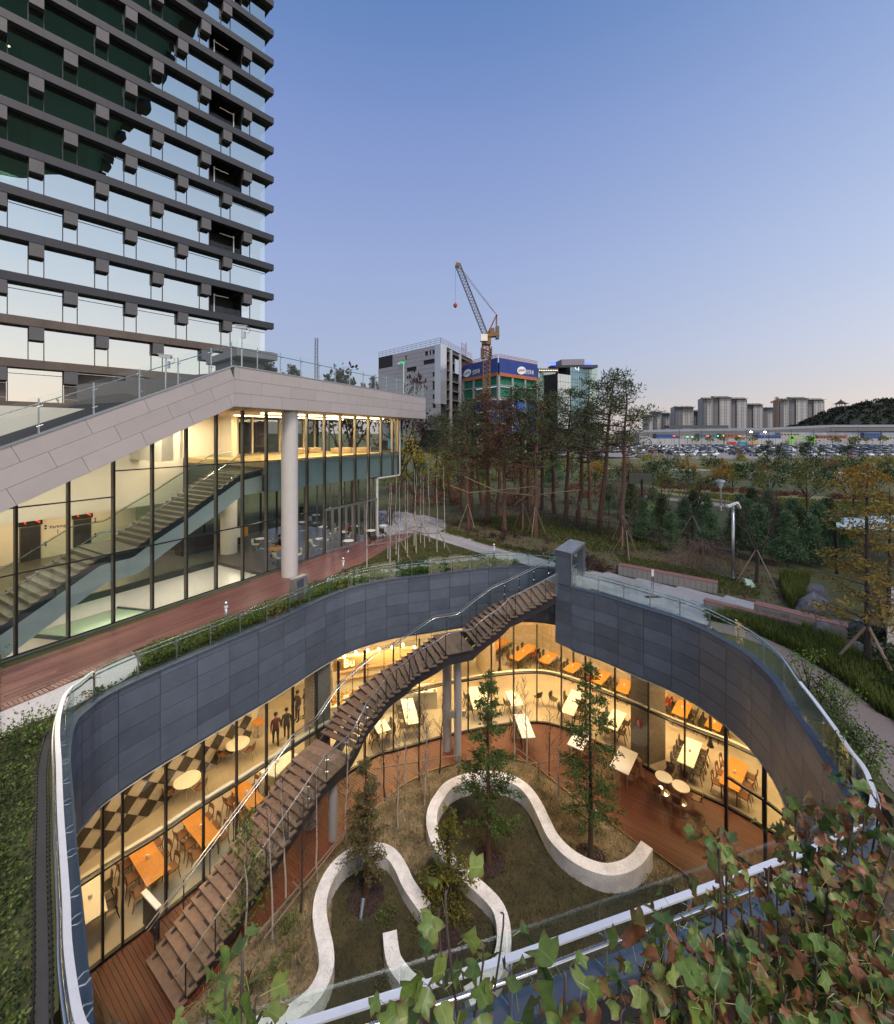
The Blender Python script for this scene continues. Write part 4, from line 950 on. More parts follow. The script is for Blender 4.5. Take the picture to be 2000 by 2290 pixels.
# outdoors on the deck
T([(1152, 1598), (1175, 1596), (1200, 1648), (1166, 1651)], ('outdoor white table at the left', 'white table standing on the deck right of the left redwood'), 'white', (None, ('dark', 2)), top=False)
T([(1268, 1663), (1292, 1626), (1322, 1640), (1304, 1680)], ('outdoor white table behind the redwood', 'long white table on the deck behind the right redwood'), 'white', (None, ('ply', 2)), top=False)
T([(1365, 1711), (1386, 1668), (1429, 1684), (1404, 1735)], ('outdoor white table before brick pillar', 'white table on the deck in front of the brick pillar'), 'white', (None, ('ply', 3)), top=False)
for i, (x, y) in enumerate([(1212, 1555), (1233, 1560)]): p = P(x + (4 if i else -8), y + 20, ZC); chair('slim' if i else 'slim', p, ZC, (.5, -2.4)[i], ('left', 'right')[i] + ' one of two dark chairs facing each other in the glass curve', 'two dark chairs alone in the glass curve')
def round_table(x, y, r, z, label, base, grp, h=.73, top='table_white'):
    p = P(x, y, z + h); t = thing('round_table', label, 'table', (p.x, p.y, z), group=grp)
    autosmooth(MB().lathe([(r * .985, h - .03), (r, h - .02), (r, h - .005), (r * .985, h)], (p.x, p.y, z), 40).build('tabletop', M[top], t))
    if base == 'wire':
        for k in range(4):
            a = k * PI / 2 + .4; c, s = math.cos(a), math.sin(a); MB().tube([(p.x + c * .32, p.y + s * .32, z + h - .04), (p.x + c * .10, p.y + s * .1, z + .4), (p.x + c * .34, p.y + s * .34, z)], .012, 5).build('leg', M['white'], t)
    else:
        autosmooth(MB().lathe([(.24, 0), (.24, .02), (.05, .05), (.035, .1), (.035, h - .04)], (p.x, p.y, z), 20).build('pedestal', M['steel'], t))
    return p
p1_ = round_table(1485, 1737, .36, ZC, 'round white pedestal table on the red deck, farther of two', 'ped', 'round white tables on the red deck'); p2_ = round_table(1523, 1758, .36, ZC, 'round white pedestal table on the red deck, nearer of two', 'ped', 'round white tables on the red deck')
for c, k, rz, l in ((p1_, (.55, .55), 2.4, 'behind the farther round deck table'), (p1_, (-.5, -.45), -.8, 'on the garden side of the farther round deck table'), (p2_, (.45, .6), 2.5, 'behind the nearer round deck table'), (p2_, (-.45, -.5), -.7, 'on the garden side of the nearer round deck table'), (p2_, (.55, -.35), .9, 'to the right of the nearer round deck table')):
    chair('ply', (c.x + k[0], c.y + k[1]), ZC, rz, 'brown plywood chair ' + l, 'brown plywood chairs round the deck tables')
r1 = round_table(532, 1662, .55, ZC, 'round white wire legged table, farther one by the tile wall', 'wire', 'round white tables in the left room'); r2 = round_table(419, 1743, .55, ZC, 'round white wire legged table, nearer one by the tile wall', 'wire', 'round white tables in the left room')
for c, n_ in ((r1, 'farther'), (r2, 'nearer')):
    chair('ply', (c.x + .7, c.y - .1), ZC, 1.5, f'brown plywood chair right of the {n_} round wire legged table', 'chairs at the round wire legged tables'); chair('ply', (c.x - .62, c.y - .42), ZC, -.9, f'brown plywood chair left of the {n_} round wire legged table', 'chairs at the round wire legged tables')
round_table(577, 1615, .33, ZC, 'small round brown table with bag near the standing people', 'ped', None, .73, 'orange_wood')
# floor spot lamp on the deck under the round table
p = P(1478, 1765, ZC); o = MB().lathe([(.09, 0), (.1, .06), (.07, .1)], (p.x, p.y, ZC + .016), 12).build('deck_lamp', emit('deck_lamp_glow', (1, .8, .5), 3)); props(o, 'small glowing lamp on the deck under the round tables', 'lamp')

# ================================================================ people
def person(label, loc, rz, top, legs, pose='walk', h=1.72, skin=(.35, .22, .16), hair=(.012, .01, .01), extra=None):
    t = thing('person', label, 'person', loc, rz, None)
    s = h / 1.72
    if pose == 'walk': hips = .9; ft = [(-.10, .18, .05), (.10, -.22, .08)]; kn_ = [(-.10, .13, .48), (.10, -.03, .48)]; hd = [(-.24, -.12, .82), (.24, .16, .84)]; el = [(-.24, -.08, 1.12), (.24, .04, 1.12)]
    elif pose == 'sit': hips = .50; ft = [(-.10, .42, .05), (.10, .40, .05)]; kn_ = [(-.11, .42, .50), (.11, .42, .50)]; hd = [(-.16, .42, .78), (.16, .42, .78)]; el = [(-.24, .14, .78), (.24, .14, .78)]
    else: hips = .9; ft = [(-.11, .03, .05), (.12, .0, .05)]; kn_ = [(-.10, .03, .48), (.11, .02, .48)]; hd = [(-.25, .14, .88), (.16, .26, 1.02)]; el = [(-.26, .0, 1.10), (.25, .02, 1.10)]
    dz = hips - .9; b = bmesh.new()
    vs = [(0, 0, .92 + dz, .13), (0, -.01, 1.12 + dz, .125), (0, 0, 1.32 + dz, .135), (0, .005, 1.45 + dz, .06), (0, .02, 1.50 + dz, .05), (0, .03, 1.57 + dz, .082), (0, .035, 1.64 + dz, .088), (0, .03, 1.70 + dz, .05)]
    ed = [(i, i + 1) for i in range(7)]
    for k in (0, 1):
        sx = -1 if k == 0 else 1; n0 = len(vs)
        vs += [(sx * .17, 0, 1.38 + dz, .062), (*[v for v in (el[k][0], el[k][1], el[k][2] + (dz if pose != 'sit' else 0))], .044), (*hd[k], .032), (hd[k][0], hd[k][1] + .07, hd[k][2] - (.06 if pose != 'sit' else 0), .03)]
        ed += [(2, n0), (n0, n0 + 1), (n0 + 1, n0 + 2), (n0 + 2, n0 + 3)]; n0 = len(vs)
        vs += [(sx * .10, .0, .86 + dz, .095), (*kn_[k], .06), (ft[k][0], ft[k][1], ft[k][2] + .03, .042), (ft[k][0], ft[k][1] + .16, ft[k][2] - .01, .035)]
        ed += [(0, n0), (n0, n0 + 1), (n0 + 1, n0 + 2), (n0 + 2, n0 + 3)]
    me = bpy.data.meshes.new('body'); me.from_pydata([v[:3] for v in vs], ed, []); o = bpy.data.objects.new('body', me); COL.objects.link(o)
    md_ = o.modifiers.new('skin', 'SKIN'); md_.use_smooth_shade = True; sub = o.modifiers.new('s', 'SUBSURF'); sub.levels = 1; sub.render_levels = 1
    for i, sv in enumerate(me.skin_vertices[0].data): sv.radius = (vs[i][3] * (1.15 if i < 3 else 1), vs[i][3] * (.8 if i < 3 else 1)); sv.use_root = i == 0
    bpy.context.view_layer.update(); m2 = bpy.data.meshes.new_from_object(o.evaluated_get(bpy.context.evaluated_depsgraph_get())); bpy.data.objects.remove(o)
    m2.materials.clear(); [m2.materials.append(m) for m in (mat('top_cloth', top, rough=.9), mat('trouser_cloth', legs, rough=.9), mat('skin_tone', skin, rough=.6))]
    for p_ in m2.polygons:
        c = p_.center; p_.use_smooth = True
        p_.material_index = 2 if c.z > 1.47 + dz or (abs(c.x) > .15 and min((c - V(hd[0])).length, (c - V(hd[1])).length) < .12) else (1 if c.z < .95 + dz and abs(c.x) < .2 else 0)
    bo = put('body', m2, t); bo.scale = (s, s, s)
    hm = MB().lathe([(.085, -.06), (.10, 0), (.095, .05), (.06, .10), (.01, .12)], (0, .015, 1.66 + dz), 12).build('hair', mat('hair', hair, rough=.7), t, sm=True) if False else None
    hb = MB().lathe([(.093, -.02), (.103, .02), (.095, .06), (.06, .10), (.01, .115)], (0, .012, 1.645 + dz), 14).mesh('hair', mat('hair', hair, rough=.7), sm=True); ho = put('hair', hb, t); ho.scale = (s, s, s)
    fm = MB(); [fm.box((sx * .033, .118, 1.635 + dz), (.022, .012, .012)) for sx in (-1, 1)]; fm.box((0, .13, 1.605 + dz), (.018, .03, .035)); fm.box((0, .118, 1.572 + dz), (.04, .01, .01)); fo = put('face', fm.mesh('face', mat('face_tone', (.2, .11, .08), rough=.6)), t); fo.scale = (s, s, s)
    if extra: extra(t)
    return t
p = P(617, 1668, ZC); person('person in a dark red shirt walking behind the left glazing', (p.x, p.y, ZC), .5, (.09, .02, .025), (.02, .02, .028), 'walk', 1.74)
p = P(641, 1655, ZC); person('person in dark clothes walking beside the red shirted one', (p.x, p.y, ZC), .3, (.035, .035, .04), (.02, .02, .025), 'walk', 1.7)
p = P(666, 1612, ZC); person('person in a dark patterned top standing farther inside', (p.x, p.y, ZC), 2.6, (.06, .05, .045), (.03, .025, .025), 'stand', 1.72)
p = P(683, 1604, ZC); person('person in black standing at the right of the queue', (p.x, p.y, ZC), 2.2, (.02, .02, .022), (.02, .02, .02), 'stand', 1.68)

# ================================================================ white serpentine planter walls
def serp(px, label, zt=-7.98, w=.44):
    pth = Path(smooth([v2(P(x, y, zt)) for x, y in px], 8))
    o = MB().ribbon(pth, 0, pth.L, -w / 2, w / 2, ZC - .05, zt, int(pth.L * 7)).build('planter_wall', M['white_conc']); props(o, label, 'planter wall', 'white serpentine planter walls')
    autosmooth(o, 50); return pth
RA = serp([(1447, 1889), (1427, 1918), (1400, 1936), (1362, 1944), (1325, 1936), (1290, 1919), (1260, 1896), (1236, 1868), (1220, 1836), (1205, 1804), (1188, 1776), (1169, 1756), (1145, 1742), (1119, 1735), (1095, 1732), (1072, 1733), (1045, 1738), (1017, 1748), (997, 1762), (982, 1783), (972, 1800), (966, 1822), (967, 1848), (977, 1880), (997, 1911), (1020, 1934), (1048, 1962), (1080, 1990), (1107, 2018), (1121, 2045), (1128, 2085), (1125, 2125), (1113, 2160), (1085, 2200), (1045, 2228)],
          'long white serpentine planter wall, the right hand one looping round the redwood')
RB = serp([(560, 2300), (625, 2278), (662, 2258), (700, 2225), (722, 2188), (731, 2153), (728, 2115), (720, 2078), (715, 2040), (720, 1998), (737, 1958), (760, 1928), (790, 1907), (825, 1897), (855, 1898), (878, 1912), (897, 1940), (912, 1973), (932, 2003), (952, 2030)], 'white serpentine planter wall arching at the left of the garden')
RC = serp([(872, 2083), (875, 2115), (882, 2148), (900, 2175), (922, 2198), (960, 2216)], 'short curved white planter wall between the two long ones')
# ================================================================ the lobby building
lob = thing('lobby_building', 'pale stone and glass lobby building with sloping fascia and big stair inside', 'building', (*G0, 0))
K0, FD_ = V((-9.7, 19.2)), V((0.4117, 0.9113)); FN = V((0.9113, -0.4117)); SL = 0.452; TH = math.atan(SL)
def FL(u, o=0.0, z=0.0): p = K0 + FD_ * u + FN * o; return V((p.x, p.y, z))
ZS, ZF = 9.0, 10.85; UE = 18.98
def fz(u): return SL * u if u < 0 else 0.0
rowh = [0.0, 0.62, 1.23, 1.85]
def fpanel(c):                            # c: four (u, z) corners
    o0, o1 = 0.0, 0.05
    lo = [FL(u, o0, z) for u, z in c]; hi = [FL(u, o1, z) for u, z in c]
    MB().add(lo + hi, [(0, 3, 2, 1), (4, 5, 6, 7), (0, 1, 5, 4), (1, 2, 6, 5), (2, 3, 7, 6), (3, 0, 4, 7)]).build('stone_panel', M['stone_fascia'], lob)
g = 0.006
for j in range(3):
    h0, h1 = rowh[j] + g, rowh[j + 1] - g
    u = -1.0 + (0.62 * j) % 1.9 - 1.9
    while u < UE:
        a, b = max(0.004, u + g), min(UE, u + 1.9 - g)
        if b - a > .1: fpanel([(a, ZS + h0), (b, ZS + h0), (b, ZS + h1), (a, ZS + h1)])
        u += 1.9
    s = -1.9 + (0.7 * j) % 2.0
    while s < 13:
        def pt_(ss, h): 
            uu = min(-0.004, -ss * math.cos(TH) - h * math.cos(TH) * math.sin(TH)); return (uu, ZS + SL * uu + h)
        c = [pt_(s + 2.0 - g, h0), pt_(s + g, h0), pt_(s + g, h1), pt_(s + 2.0 - g, h1)]
        if c[1][0] - c[0][0] > .05 or c[2][0] - c[3][0] > .05: fpanel(c)
        s += 2.0
mb = MB()                                 # soffit, roof slab and the sloping roof with its steps
def slab(pts, z0, z1): mb.hexa([(p.x, p.y, z + z0) for p, z in pts], [(p.x, p.y, z + z1) for p, z in pts])
q = [FL(0, -.01), FL(UE, -.01), FL(UE, -13), FL(0, -13)]; slab([(q[0], 0), (q[1], 0), (q[2], 0), (q[3], 0)], ZS - .02, ZS + .12); mb.build('soffit', M['soffit'], lob)
mb = MB(); slab([(p, 0) for p in q], ZS + .13, ZF - .25); mb.build('roof_slab', M['dark_stone'], lob)
mb = MB(); q = [FL(-14, -.01), FL(0, -.01), FL(0, -13), FL(-14, -13)]; zz = [-14 * SL, 0, 0, -14 * SL]
slab(list(zip(q, zz)), ZS - .02, ZS + .15); mb.build('sloping_soffit', M['cream'], lob); mb = MB(); q2 = [FL(-14, -4.52), FL(0, -4.52), FL(0, -13), FL(-14, -13)]; slab(list(zip(q2, zz)), ZS + .16, ZS + .45); mb.build('sloping_roof', M['granite_back'], lob)
mb = MB()
for i in range(44):
    u0, u1 = -14 + i * .318, -14 + (i + 1) * .318; q = [FL(u0, -.06), FL(u1, -.06), FL(u1, -4.5), FL(u0, -4.5)]
    mb.hexa([(p.x, p.y, ZS + SL * u0 + .2) for p in q], [(p.x, p.y, ZS + SL * u0 + .62) for p in q])
mb.build('roof_step', M['granite_back'], lob, kind='stuff')
MB().bar(FL(0.02, -.03, ZF), FL(UE, -.03, ZF), .2, .04).build('parapet_cap', M['steel_matt'], lob); MB().bar(FL(-13, -.03, ZF - 13 * SL), FL(-.02, -.03, ZF), .2, .04).build('parapet_cap', M['steel_matt'], lob)
# rooftop balustrade
rb = thing('terrace_balustrade', 'glass balustrade climbing along the top of the pale stone fascia', 'railing', (*K0, ZF))
u = -12.6
while u < UE - .1:
    a, b = u, min(UE, u + 1.45); 
    if a < 0 < b: b = 0.0
    za, zb = ZF + fz(a), ZF + fz(b)
    A, B = FL(a + .01, -.10), FL(b - .01, -.10)
    MB().quad((A.x, A.y, za + .05), (B.x, B.y, zb + .05), (B.x, B.y, zb + 1.16), (A.x, A.y, za + 1.16)).build('glass_panel', M['glass_rail'], rb, fix=False)
    p = FL(a, -.16); MB().box((p.x, p.y, za + .55), (.03, .05, 1.08), math.atan2(FD_.y, FD_.x)).build('post', M['steel_matt'], rb)
    [MB().tube([FL(a - .08, -.10, za + z - (.036 if a < 0 else 0)), FL(a + .08, -.10, za + z + (.036 if a < 0 else 0))], .014, 5).build('clamp', M['steel'], rb) for z in (.25, .85)]
    u = b if b > u + .01 else u + 1.45
x = MB(); x.tube([FL(-12.6, -.24, ZF - 12.6 * SL + .92), FL(0, -.24, ZF + .92), FL(UE, -.24, ZF + .92)], .02, 6); x.build('handrail', M['steel'], rb)
# the glass front
def top_at(t):
    p = G(t); u = (v2(p) - K0).dot(FD_); return ZS + fz(u) - .03
TE, TL, ZT1, ZT2, ZSP = 12.27, 9.47, 2.9, 6.25, 4.45
ang = math.atan2(GD.y, GD.x)
ts = [1.44 * k for k in range(-9, 9)] + [TE]
def gbar(t0, z0, t1, z1, w, h, nm, m, o=0.0, par=lob): return MB().bar(G(t0, o, z0), G(t1, o, z1), h, w, up=(0, 0, 1) if abs(t1 - t0) > .01 else (GD.x, GD.y, 0)).build(nm, m, par)
for t in ts:
    zb = ZSP if t > TL + .05 else 0.0
    for o, w, d, m in ((0.02, .055, .05, M['dark_metal']), (-.11, .07, .2, M['bronze'])):
        MB().box((*v2(G(t, o)), (zb + top_at(t)) / 2), (w, d, top_at(t) - zb), ang).build('mullion', m, lob)
for a, b in zip(ts, ts[1:]):
    zs = [0.06, ZT1, ZT2]
    if a < -8.0: zs = [0.06, ZT1, 5.2]
    zs = [z for z in zs if z < min(top_at(a), top_at(b)) - .2]
    if a > TL - .9: zs = [ZSP, ZT2]
    zs2 = zs[1:] + [None]
    for z0, z1 in zip(zs, zs2):
        za, zb_ = (z1, z1) if z1 else (top_at(a), top_at(b))
        if z0 < .1 and 4.2 < a < TL - .9: continue            # folding doors stand here
        MB().quad(G(a + .03, 0, z0 + .03), G(b - .03, 0, z0 + .03), G(b - .03, 0, zb_ - .03), G(a + .03, 0, za - .03)).build('pane', M['glass'], lob, fix=False)
        gbar(a + .028, z0, b - .028, z0, .05, .07, 'transom', M['dark_metal'], .02)
gbar(-13, 0.02, TL, 0.02, .06, .12, 'base_rail', M['steel_matt'], .03)
# frosted spandrel, floor of the upper room, white end trims
for a, b in zip([0.0] + ts[10:], ts[10:] + [TE]):
    if b - a > .1: MB().quad(G(a + .04, -.16, ZSP + .02), G(b - .04, -.16, ZSP + .02), G(b - .04, -.16, ZT2 - .05), G(a + .04, -.16, ZT2 - .05)).build('spandrel_panel', M['glass_frost'], lob)
def gslab(t0, t1, o0, o1, z0, z1, nm, m, **kw):
    q = [G(t0, o0), G(t1, o0), G(t1, o1), G(t0, o1)]; return MB().hexa([(p.x, p.y, z0) for p in q], [(p.x, p.y, z1) for p in q]).build(nm, m, lob, **kw)
gslab(-.1, TE, -.2, -9.4, ZT2 - .35, ZT2 - .06, 'upper_floor', M['wood_floor']); gslab(-.1, TE, -.2, -9.4, ZSP, ZSP + .05, 'cafe_ceiling', M['soffit'])
gslab(-.1, TL, -.05, -9.2, -.2, 0.0, 'cafe_floor', M['dark_stone']); gslab(-13, -.1, -4.86, -14.8, -.25, 0.0, 'hall_floor', M['dark_stone'])
gbar(TL + .05, 0, TL + .05, ZSP, .10, .14, 'end_trim', M['white'], .02); gbar(TL, ZSP - .05, TE + .05, ZSP - .05, .10, .14, 'end_trim', M['white'], .02); gbar(TE + .06, ZSP, TE + .06, ZS - .05, .1, .14, 'end_trim', M['white'], .02)
for (t, z0, z1, o1) in ((TL, 0.05, ZSP, -9.2), (TE, ZSP, ZS - .05, -9.2)):
    for k in range(7): p = G(t, -.3 - k * 1.48); MB().box((p.x, p.y, (z0 + z1) / 2), (.06, .12, z1 - z0), ang + PI / 2).build('mullion', M['bronze'], lob)
    MB().quad(G(t, -.1, z0), G(t, o1, z0), G(t, o1, z1), G(t, -.1, z1)).build('end_pane', M['glass'], lob, fix=False)
# folding doors
x0, x1 = 4.3, TL - .06; nl = 8
for i in range(nl):
    a, b = x0 + (x1 - x0) * i / nl + .02, x0 + (x1 - x0) * (i + 1) / nl - .02
    f = MB()
    for t in (a + .03, b - .03): f.bar(G(t, .02, .04), G(t, .02, ZT1 - .1), .06, .06, up=(GD.x, GD.y, 0))
    f.bar(G(a, .02, ZT1 - .13), G(b, .02, ZT1 - .13), .06); f.bar(G(a, .02, .08), G(b, .02, .08), .06, .1)
    fo = f.build('folding_door', M['steel_matt'], lob); MB().quad(G(a + .06, .02, .13), G(b - .06, .02, .13), G(b - .06, .02, ZT1 - .16), G(a + .06, .02, ZT1 - .16)).build('pane', M['glass'], fo, fix=False)
gbar(4.25, ZT1 - .05, TL, ZT1 - .05, .09, .1, 'door_head', M['steel_matt'], .02)
# round column outside
p = P(648, 1287, 0); autosmooth(MB().lathe([(.435, 0), (.435, ZS - .02)], (p.x, p.y, 0), 40).build('round_column', mat('column_white', (.62, .59, .57), (.58, .55, .53), 1.5, .45), lob))
# interior shell
gslab(-14, .0, -14.6, -14.8, 0, 4.6, 'lift_wall', M['cream']); gslab(-14, -.2, -8.0, -8.25, 3.48, ZS + .1, 'upper_hall_wall', M['cream']); gslab(-14, -.2, -8.0, -14.8, 3.42, 3.50, 'hall_ceiling', M['cream'])
gslab(-.4, 2.2, -8.0, -8.2, ZT2 - .05, ZS, 'upper_room_wall', M['cream']); gslab(-3.2, -2.6, -4.5, -8, ZT2, ZS - .0, 'upper_pier', M['cream']); gslab(2.2, 2.6, -6.6, -9.0, ZT2 - .05, ZS, 'upper_room_pier', M['plaster'])
gslab(-14.2, -14.0, -.2, -14.8, -4.5, ZS - 2, 'hall_end_wall', M['cream']); gslab(-.1, .05, -4.86, -8.2, 3.0, ZT2 - .36, 'slab_edge', M['stair_dark'])
for k in range(8):
    t = 2.9 + k * 1.25; gslab(t, t + .12, -8.9, -9.1, ZT2 - .05, ZS, 'rear_mullion', M['plaster'])
MB().quad(G(2.6, -9.0, ZT2), G(TE, -9.0, ZT2), G(TE, -9.0, ZS), G(2.6, -9.0, ZS)).build('rear_pane', glass('dim_glass', (.35, .38, .36), 1.2), lob, fix=False)
for k in range(7):
    t = .2 + k * 1.5; gslab(t, t + .09, -8.95, -9.1, 0, ZSP, 'rear_mullion', M['dark_metal'])
MB().quad(G(0, -9.0, 0), G(TL, -9.0, 0), G(TL, -9.0, ZSP), G(0, -9.0, ZSP)).build('rear_pane', M['glass'], lob, fix=False)
gslab(8.2, 9.2, -8.2, -8.9, ZT2 - .05, ZT2 + 2.2, 'wood_cabinet', M['dark_wood'])
# lower hall seen through the glass below floor level
gslab(-13, -.1, -.34, -4.84, -4.6, -4.5, 'lower_floor', M['cream']); gslab(-13, -.1, -4.86, -4.98, -4.5, -.02, 'lower_wall', M['white']); gslab(-.1, .02, -.34, -4.86, -4.5, -.02, 'lower_end_wall', M['white']); gslab(-13, -.1, -.22, -.33, -4.5, -.03, 'lower_front_wall', M['cream'])
q = [G(-6.6, -.5, -1.2), G(-3.4, -.5, -1.25), G(-5.2, -4.6, -1.0), G(-8.6, -4.6, -.95)]
MB().hexa([(v.x, v.y, v.z - .08) for v in q], q).build('green_canopy', M['green_glass'], lob)
mbx = MB(); [mbx.bar(q[a], q[b], .10, .14) for a, b in ((0, 3), (1, 2))]; mbx.build('canopy_beam', M['stair_dark'], lob)
gslab(-13, -.15, -4.80, -4.815, .05, 1.0, 'floor_glass_rail', M['glass_rail'])
gslab(-13, -.1, -4.80, -4.845, -.34, -.005, 'floor_edge', M['stair_dark'])
# lifts
for i, t0 in enumerate((-6.15, -3.6)):
    ld = gslab(t0, t0 + .97, -14.52, -14.6, 0, 2.1, 'lift_door_frame', M['bronze'])
    for k in (0, 1):
        q = [G(t0 + .04 + k * .45, -14.49), G(t0 + .475 + k * .45, -14.49), G(t0 + .475 + k * .45, -14.52), G(t0 + .04 + k * .45, -14.52)]
        MB().hexa([(p.x, p.y, .02) for p in q], [(p.x, p.y, 2.05) for p in q]).build('door_leaf', M['stringer'], ld)
    sg = gslab(t0 - .05, t0 + 1.02, -14.44, -14.6, 2.15, 2.42, 'lift_sign', M['black'])
    q = [G(t0 + .38, -14.42), G(t0 + .9, -14.42)]; MB().bar((q[0].x, q[0].y, 2.67), (q[1].x, q[1].y, 2.285), .012, .08).build('led_text', emit('led_red', (1, .06, .03), 1.2), sg)
    q = [G(t0 + .12, -14.42), G(t0 + .24, -14.42)]; MB().bar((q[0].x, q[0].y, 2.67), (q[1].x, q[1].y, 2.285), .012, .08).build('led_text', emit('led_red_b', (1, .03, .02), 1.2), sg)
    for zz in (1.98, 1.82, .95, .79):
        c = G(t0 + 1.2, -14.58, zz); n_ = V((GN.x, GN.y, 0)); MB().tube([c, c + n_ * .03], .055, 12).build('call_button', M['black'], lob)
c = G(-4.36, -14.585, 1.84); text('Parking', .27, 'lettering', M['stringer'], lob, .004, loc=c, u=(GD.x, GD.y, 0)); c = G(-4.36, -14.585, 1.5); text('1', .36, 'lettering', M['stringer'], lob, .004, loc=c, u=(GD.x, GD.y, 0))
# light strips and light
def glamp(t0, t1, o, z, power, col, m='lamp_warm', wid=.25, nm='ceiling_light'):
    a, b = G(t0, o, z), G(t1, o, z); MB().bar(a, b, wid, .04).build(nm, M[m], lob); c = (a + b) / 2
    if power: area('hall_light', (c.x, c.y, z - .06), t1 - t0, max(.5, wid), power, col, lob, (0, 0, ang))
WARM, CREAM = (1.0, .73, .40), (1.0, .87, .66)
glamp(.6, 11.6, -1.2, ZS - .07, 470, WARM, 'lamp_warm', .4); glamp(1.5, 11.4, -5.2, ZS - .07, 330, WARM, 'lamp_warm', .12)
glamp(-2.0, .0, -6.2, ZS - .1, 170, CREAM, 'lamp_warm', .2)
for k, t in enumerate((-10.5, -7.5, -4.5)):
    z = top_at(t) + .12 - .3; a = G(t, -4.2, min(z, 8.6)); area('hall_light', a, 2.4, 2.4, 165, CREAM, lob, (0, 0, ang))
for t in (-11, -7, -3): a = G(t, -12.4, 3.38); area('hall_light', a, 3.0, 1.2, 100, WARM, lob, (0, 0, ang))
for t in (-10, -6, -2): a = G(t, -2.6, -.35); area('hall_light', a, 2.6, 1.0, 58, CREAM, lob, (0, 0, ang))
for t in (1.5, 5.0, 8.2): glamp(t, t + .5, -3.6, ZSP - .04, 36, CREAM, 'lamp_warm', .12)
p = P(512, 1236, 0); autosmooth(MB().lathe([(.5, 0), (.5, ZSP)], (p.x, p.y, 0), 32).build('inner_column', M['cream'], lob))
cc = thing('cafe_counter', 'dark cafe counter with wooden end inside the lobby', 'counter', (*v2(G(1.4, -6.5)), 0)); q = [G(-.6, -7.4), G(3.2, -7.0), G(3.2, -7.8), G(-.6, -8.2)]
MB().hexa([(p.x, p.y, 0) for p in q], [(p.x, p.y, 1.0) for p in q]).build('front', M['stringer'], cc); MB().hexa([(p.x, p.y, 1.002) for p in q], [(p.x, p.y, 1.05) for p in q]).build('worktop', M['black'], cc)
q = G(2.9, -6.9); MB().box((q.x, q.y, .9), (.9, .9, .6), ang).build('wood_end', M['orange_wood'], cc); MB().box((q.x + .3, q.y - .6, .98), (.5, .02, .6), ang).build('poster', M['white'], cc)
# ottomans upstairs
for i, (t, o, s) in enumerate([(6.6, -5.6, 1.5), (8.0, -6.6, 1.6), (9.0, -6.2, 1.1), (9.4, -3.6, 1.3), (10.4, -4.2, 1.2), (11.2, -3.0, 1.5)]):
    p = G(t, o); x = MB().box((p.x, p.y, ZT2 - .06 + .22), (s, .8, .40), ang).build('ottoman', mat('ottoman_cloth', (.36, .29, .19), rough=.9) if i == 0 else OT); OT = x.data.materials[0]
    md2 = x.modifiers.new('b', 'BEVEL'); md2.width = .04; md2.segments = 2; props(x, f'low beige ottoman upstairs, {ORD[i]} from the lift core end', 'ottoman', 'beige ottomans in the upper room')

# grand stair inside
gs = thing('grand_stair', 'wide stone stair with pale mint side rising behind the lobby glass', 'stair', (*v2(G(-6, -2)), 0)); O0, O1 = -.75, -3.5
up = [Q(x, y, O0) for x, y in [(-60, 1464), (0, 1422), (31, 1401), (150, 1317.5), (226, 1264), (297.5, 1247.5), (344, 1212.5), (415, 1165), (448, 1140), (535, 1077), (586, 1063)]]
lowr = [Q(x, y, O0) for x, y in [(-60, 1520), (0, 1478), (59, 1437), (141, 1375), (210, 1322.5), (240, 1302), (310, 1282.5), (345, 1255), (397, 1215), (422, 1196), (480.5, 1155), (543, 1108), (590, 1100)]]
def interp(pl, t):
    for (a, za), (b, zb) in zip(pl, pl[1:]):
        if a <= t <= b: return za + (zb - za) * (t - a) / (b - a)
    return pl[0][1] if t < pl[0][0] else pl[-1][1]
t0, t1 = up[0][0], up[-1][0]; mb = MB(); md_ = MB(); n = 60
def sweep(f0, f1, o0, o1, nm, m):
    vs = []; fs = []
    for i in range(n + 1):
        t = t0 + (t1 - t0) * i / n
        for o, z in ((o0, f0(t)), (o1, f0(t)), (o1, f1(t)), (o0, f1(t))): vs.append(G(t, o, z))
    for i in range(n):
        for k in range(4): fs.append((i * 4 + k, i * 4 + (k + 1) % 4, i * 4 + 4 + (k + 1) % 4, i * 4 + 4 + k))
    fs += [(3, 2, 1, 0), (n * 4, n * 4 + 1, n * 4 + 2, n * 4 + 3)]
    return MB().add(vs, fs).build(nm, m, gs)
f_up = lambda t: interp(up, t); f_lo = lambda t: min(interp(lowr, t), f_up(t) - .3); NZ = .40
sweep(f_lo, f_up, O0, O0 - .06, 'side_band', M['mint']); sweep(lambda t: f_up(t) + .002, lambda t: f_up(t) + NZ - .10, O0 - .02, O0 - .06, 'dark_stringer', M['stair_dark']); sweep(lambda t: f_lo(t) + .3, lambda t: f_up(t) + .1, O0 - .07, O1, 'stair_body', M['cream'])
nz = lambda t: f_up(t) + NZ
t = t0
while t < t1 - .2:
    sl = (nz(min(t1, t + .3)) - nz(t)) / .3
    st_ = .30 if sl < .3 else max(.2, .165 / sl)
    q = [G(t, O0 - .03), G(t + st_ + .02, O0 - .03), G(t + st_ + .02, O1), G(t, O1)]; z = nz(t)
    x = MB().hexa([(p.x, p.y, z - .17) for p in q], [(p.x, p.y, z) for p in q]).build('step', M['stair_stone'], gs); t += st_
for o in (O0 - .1, O1 + .1):
    MB().tube([G(t0 + (t1 - t0) * i / n, o, nz(t0 + (t1 - t0) * i / n) + .93) for i in range(n + 1)], .022, 6).build('handrail', M['steel'], gs)
    sweep(lambda t: nz(t) + .02, lambda t: nz(t) + 1.02, o - .004, o + .004, 'glass_side', M['glass_rail'])
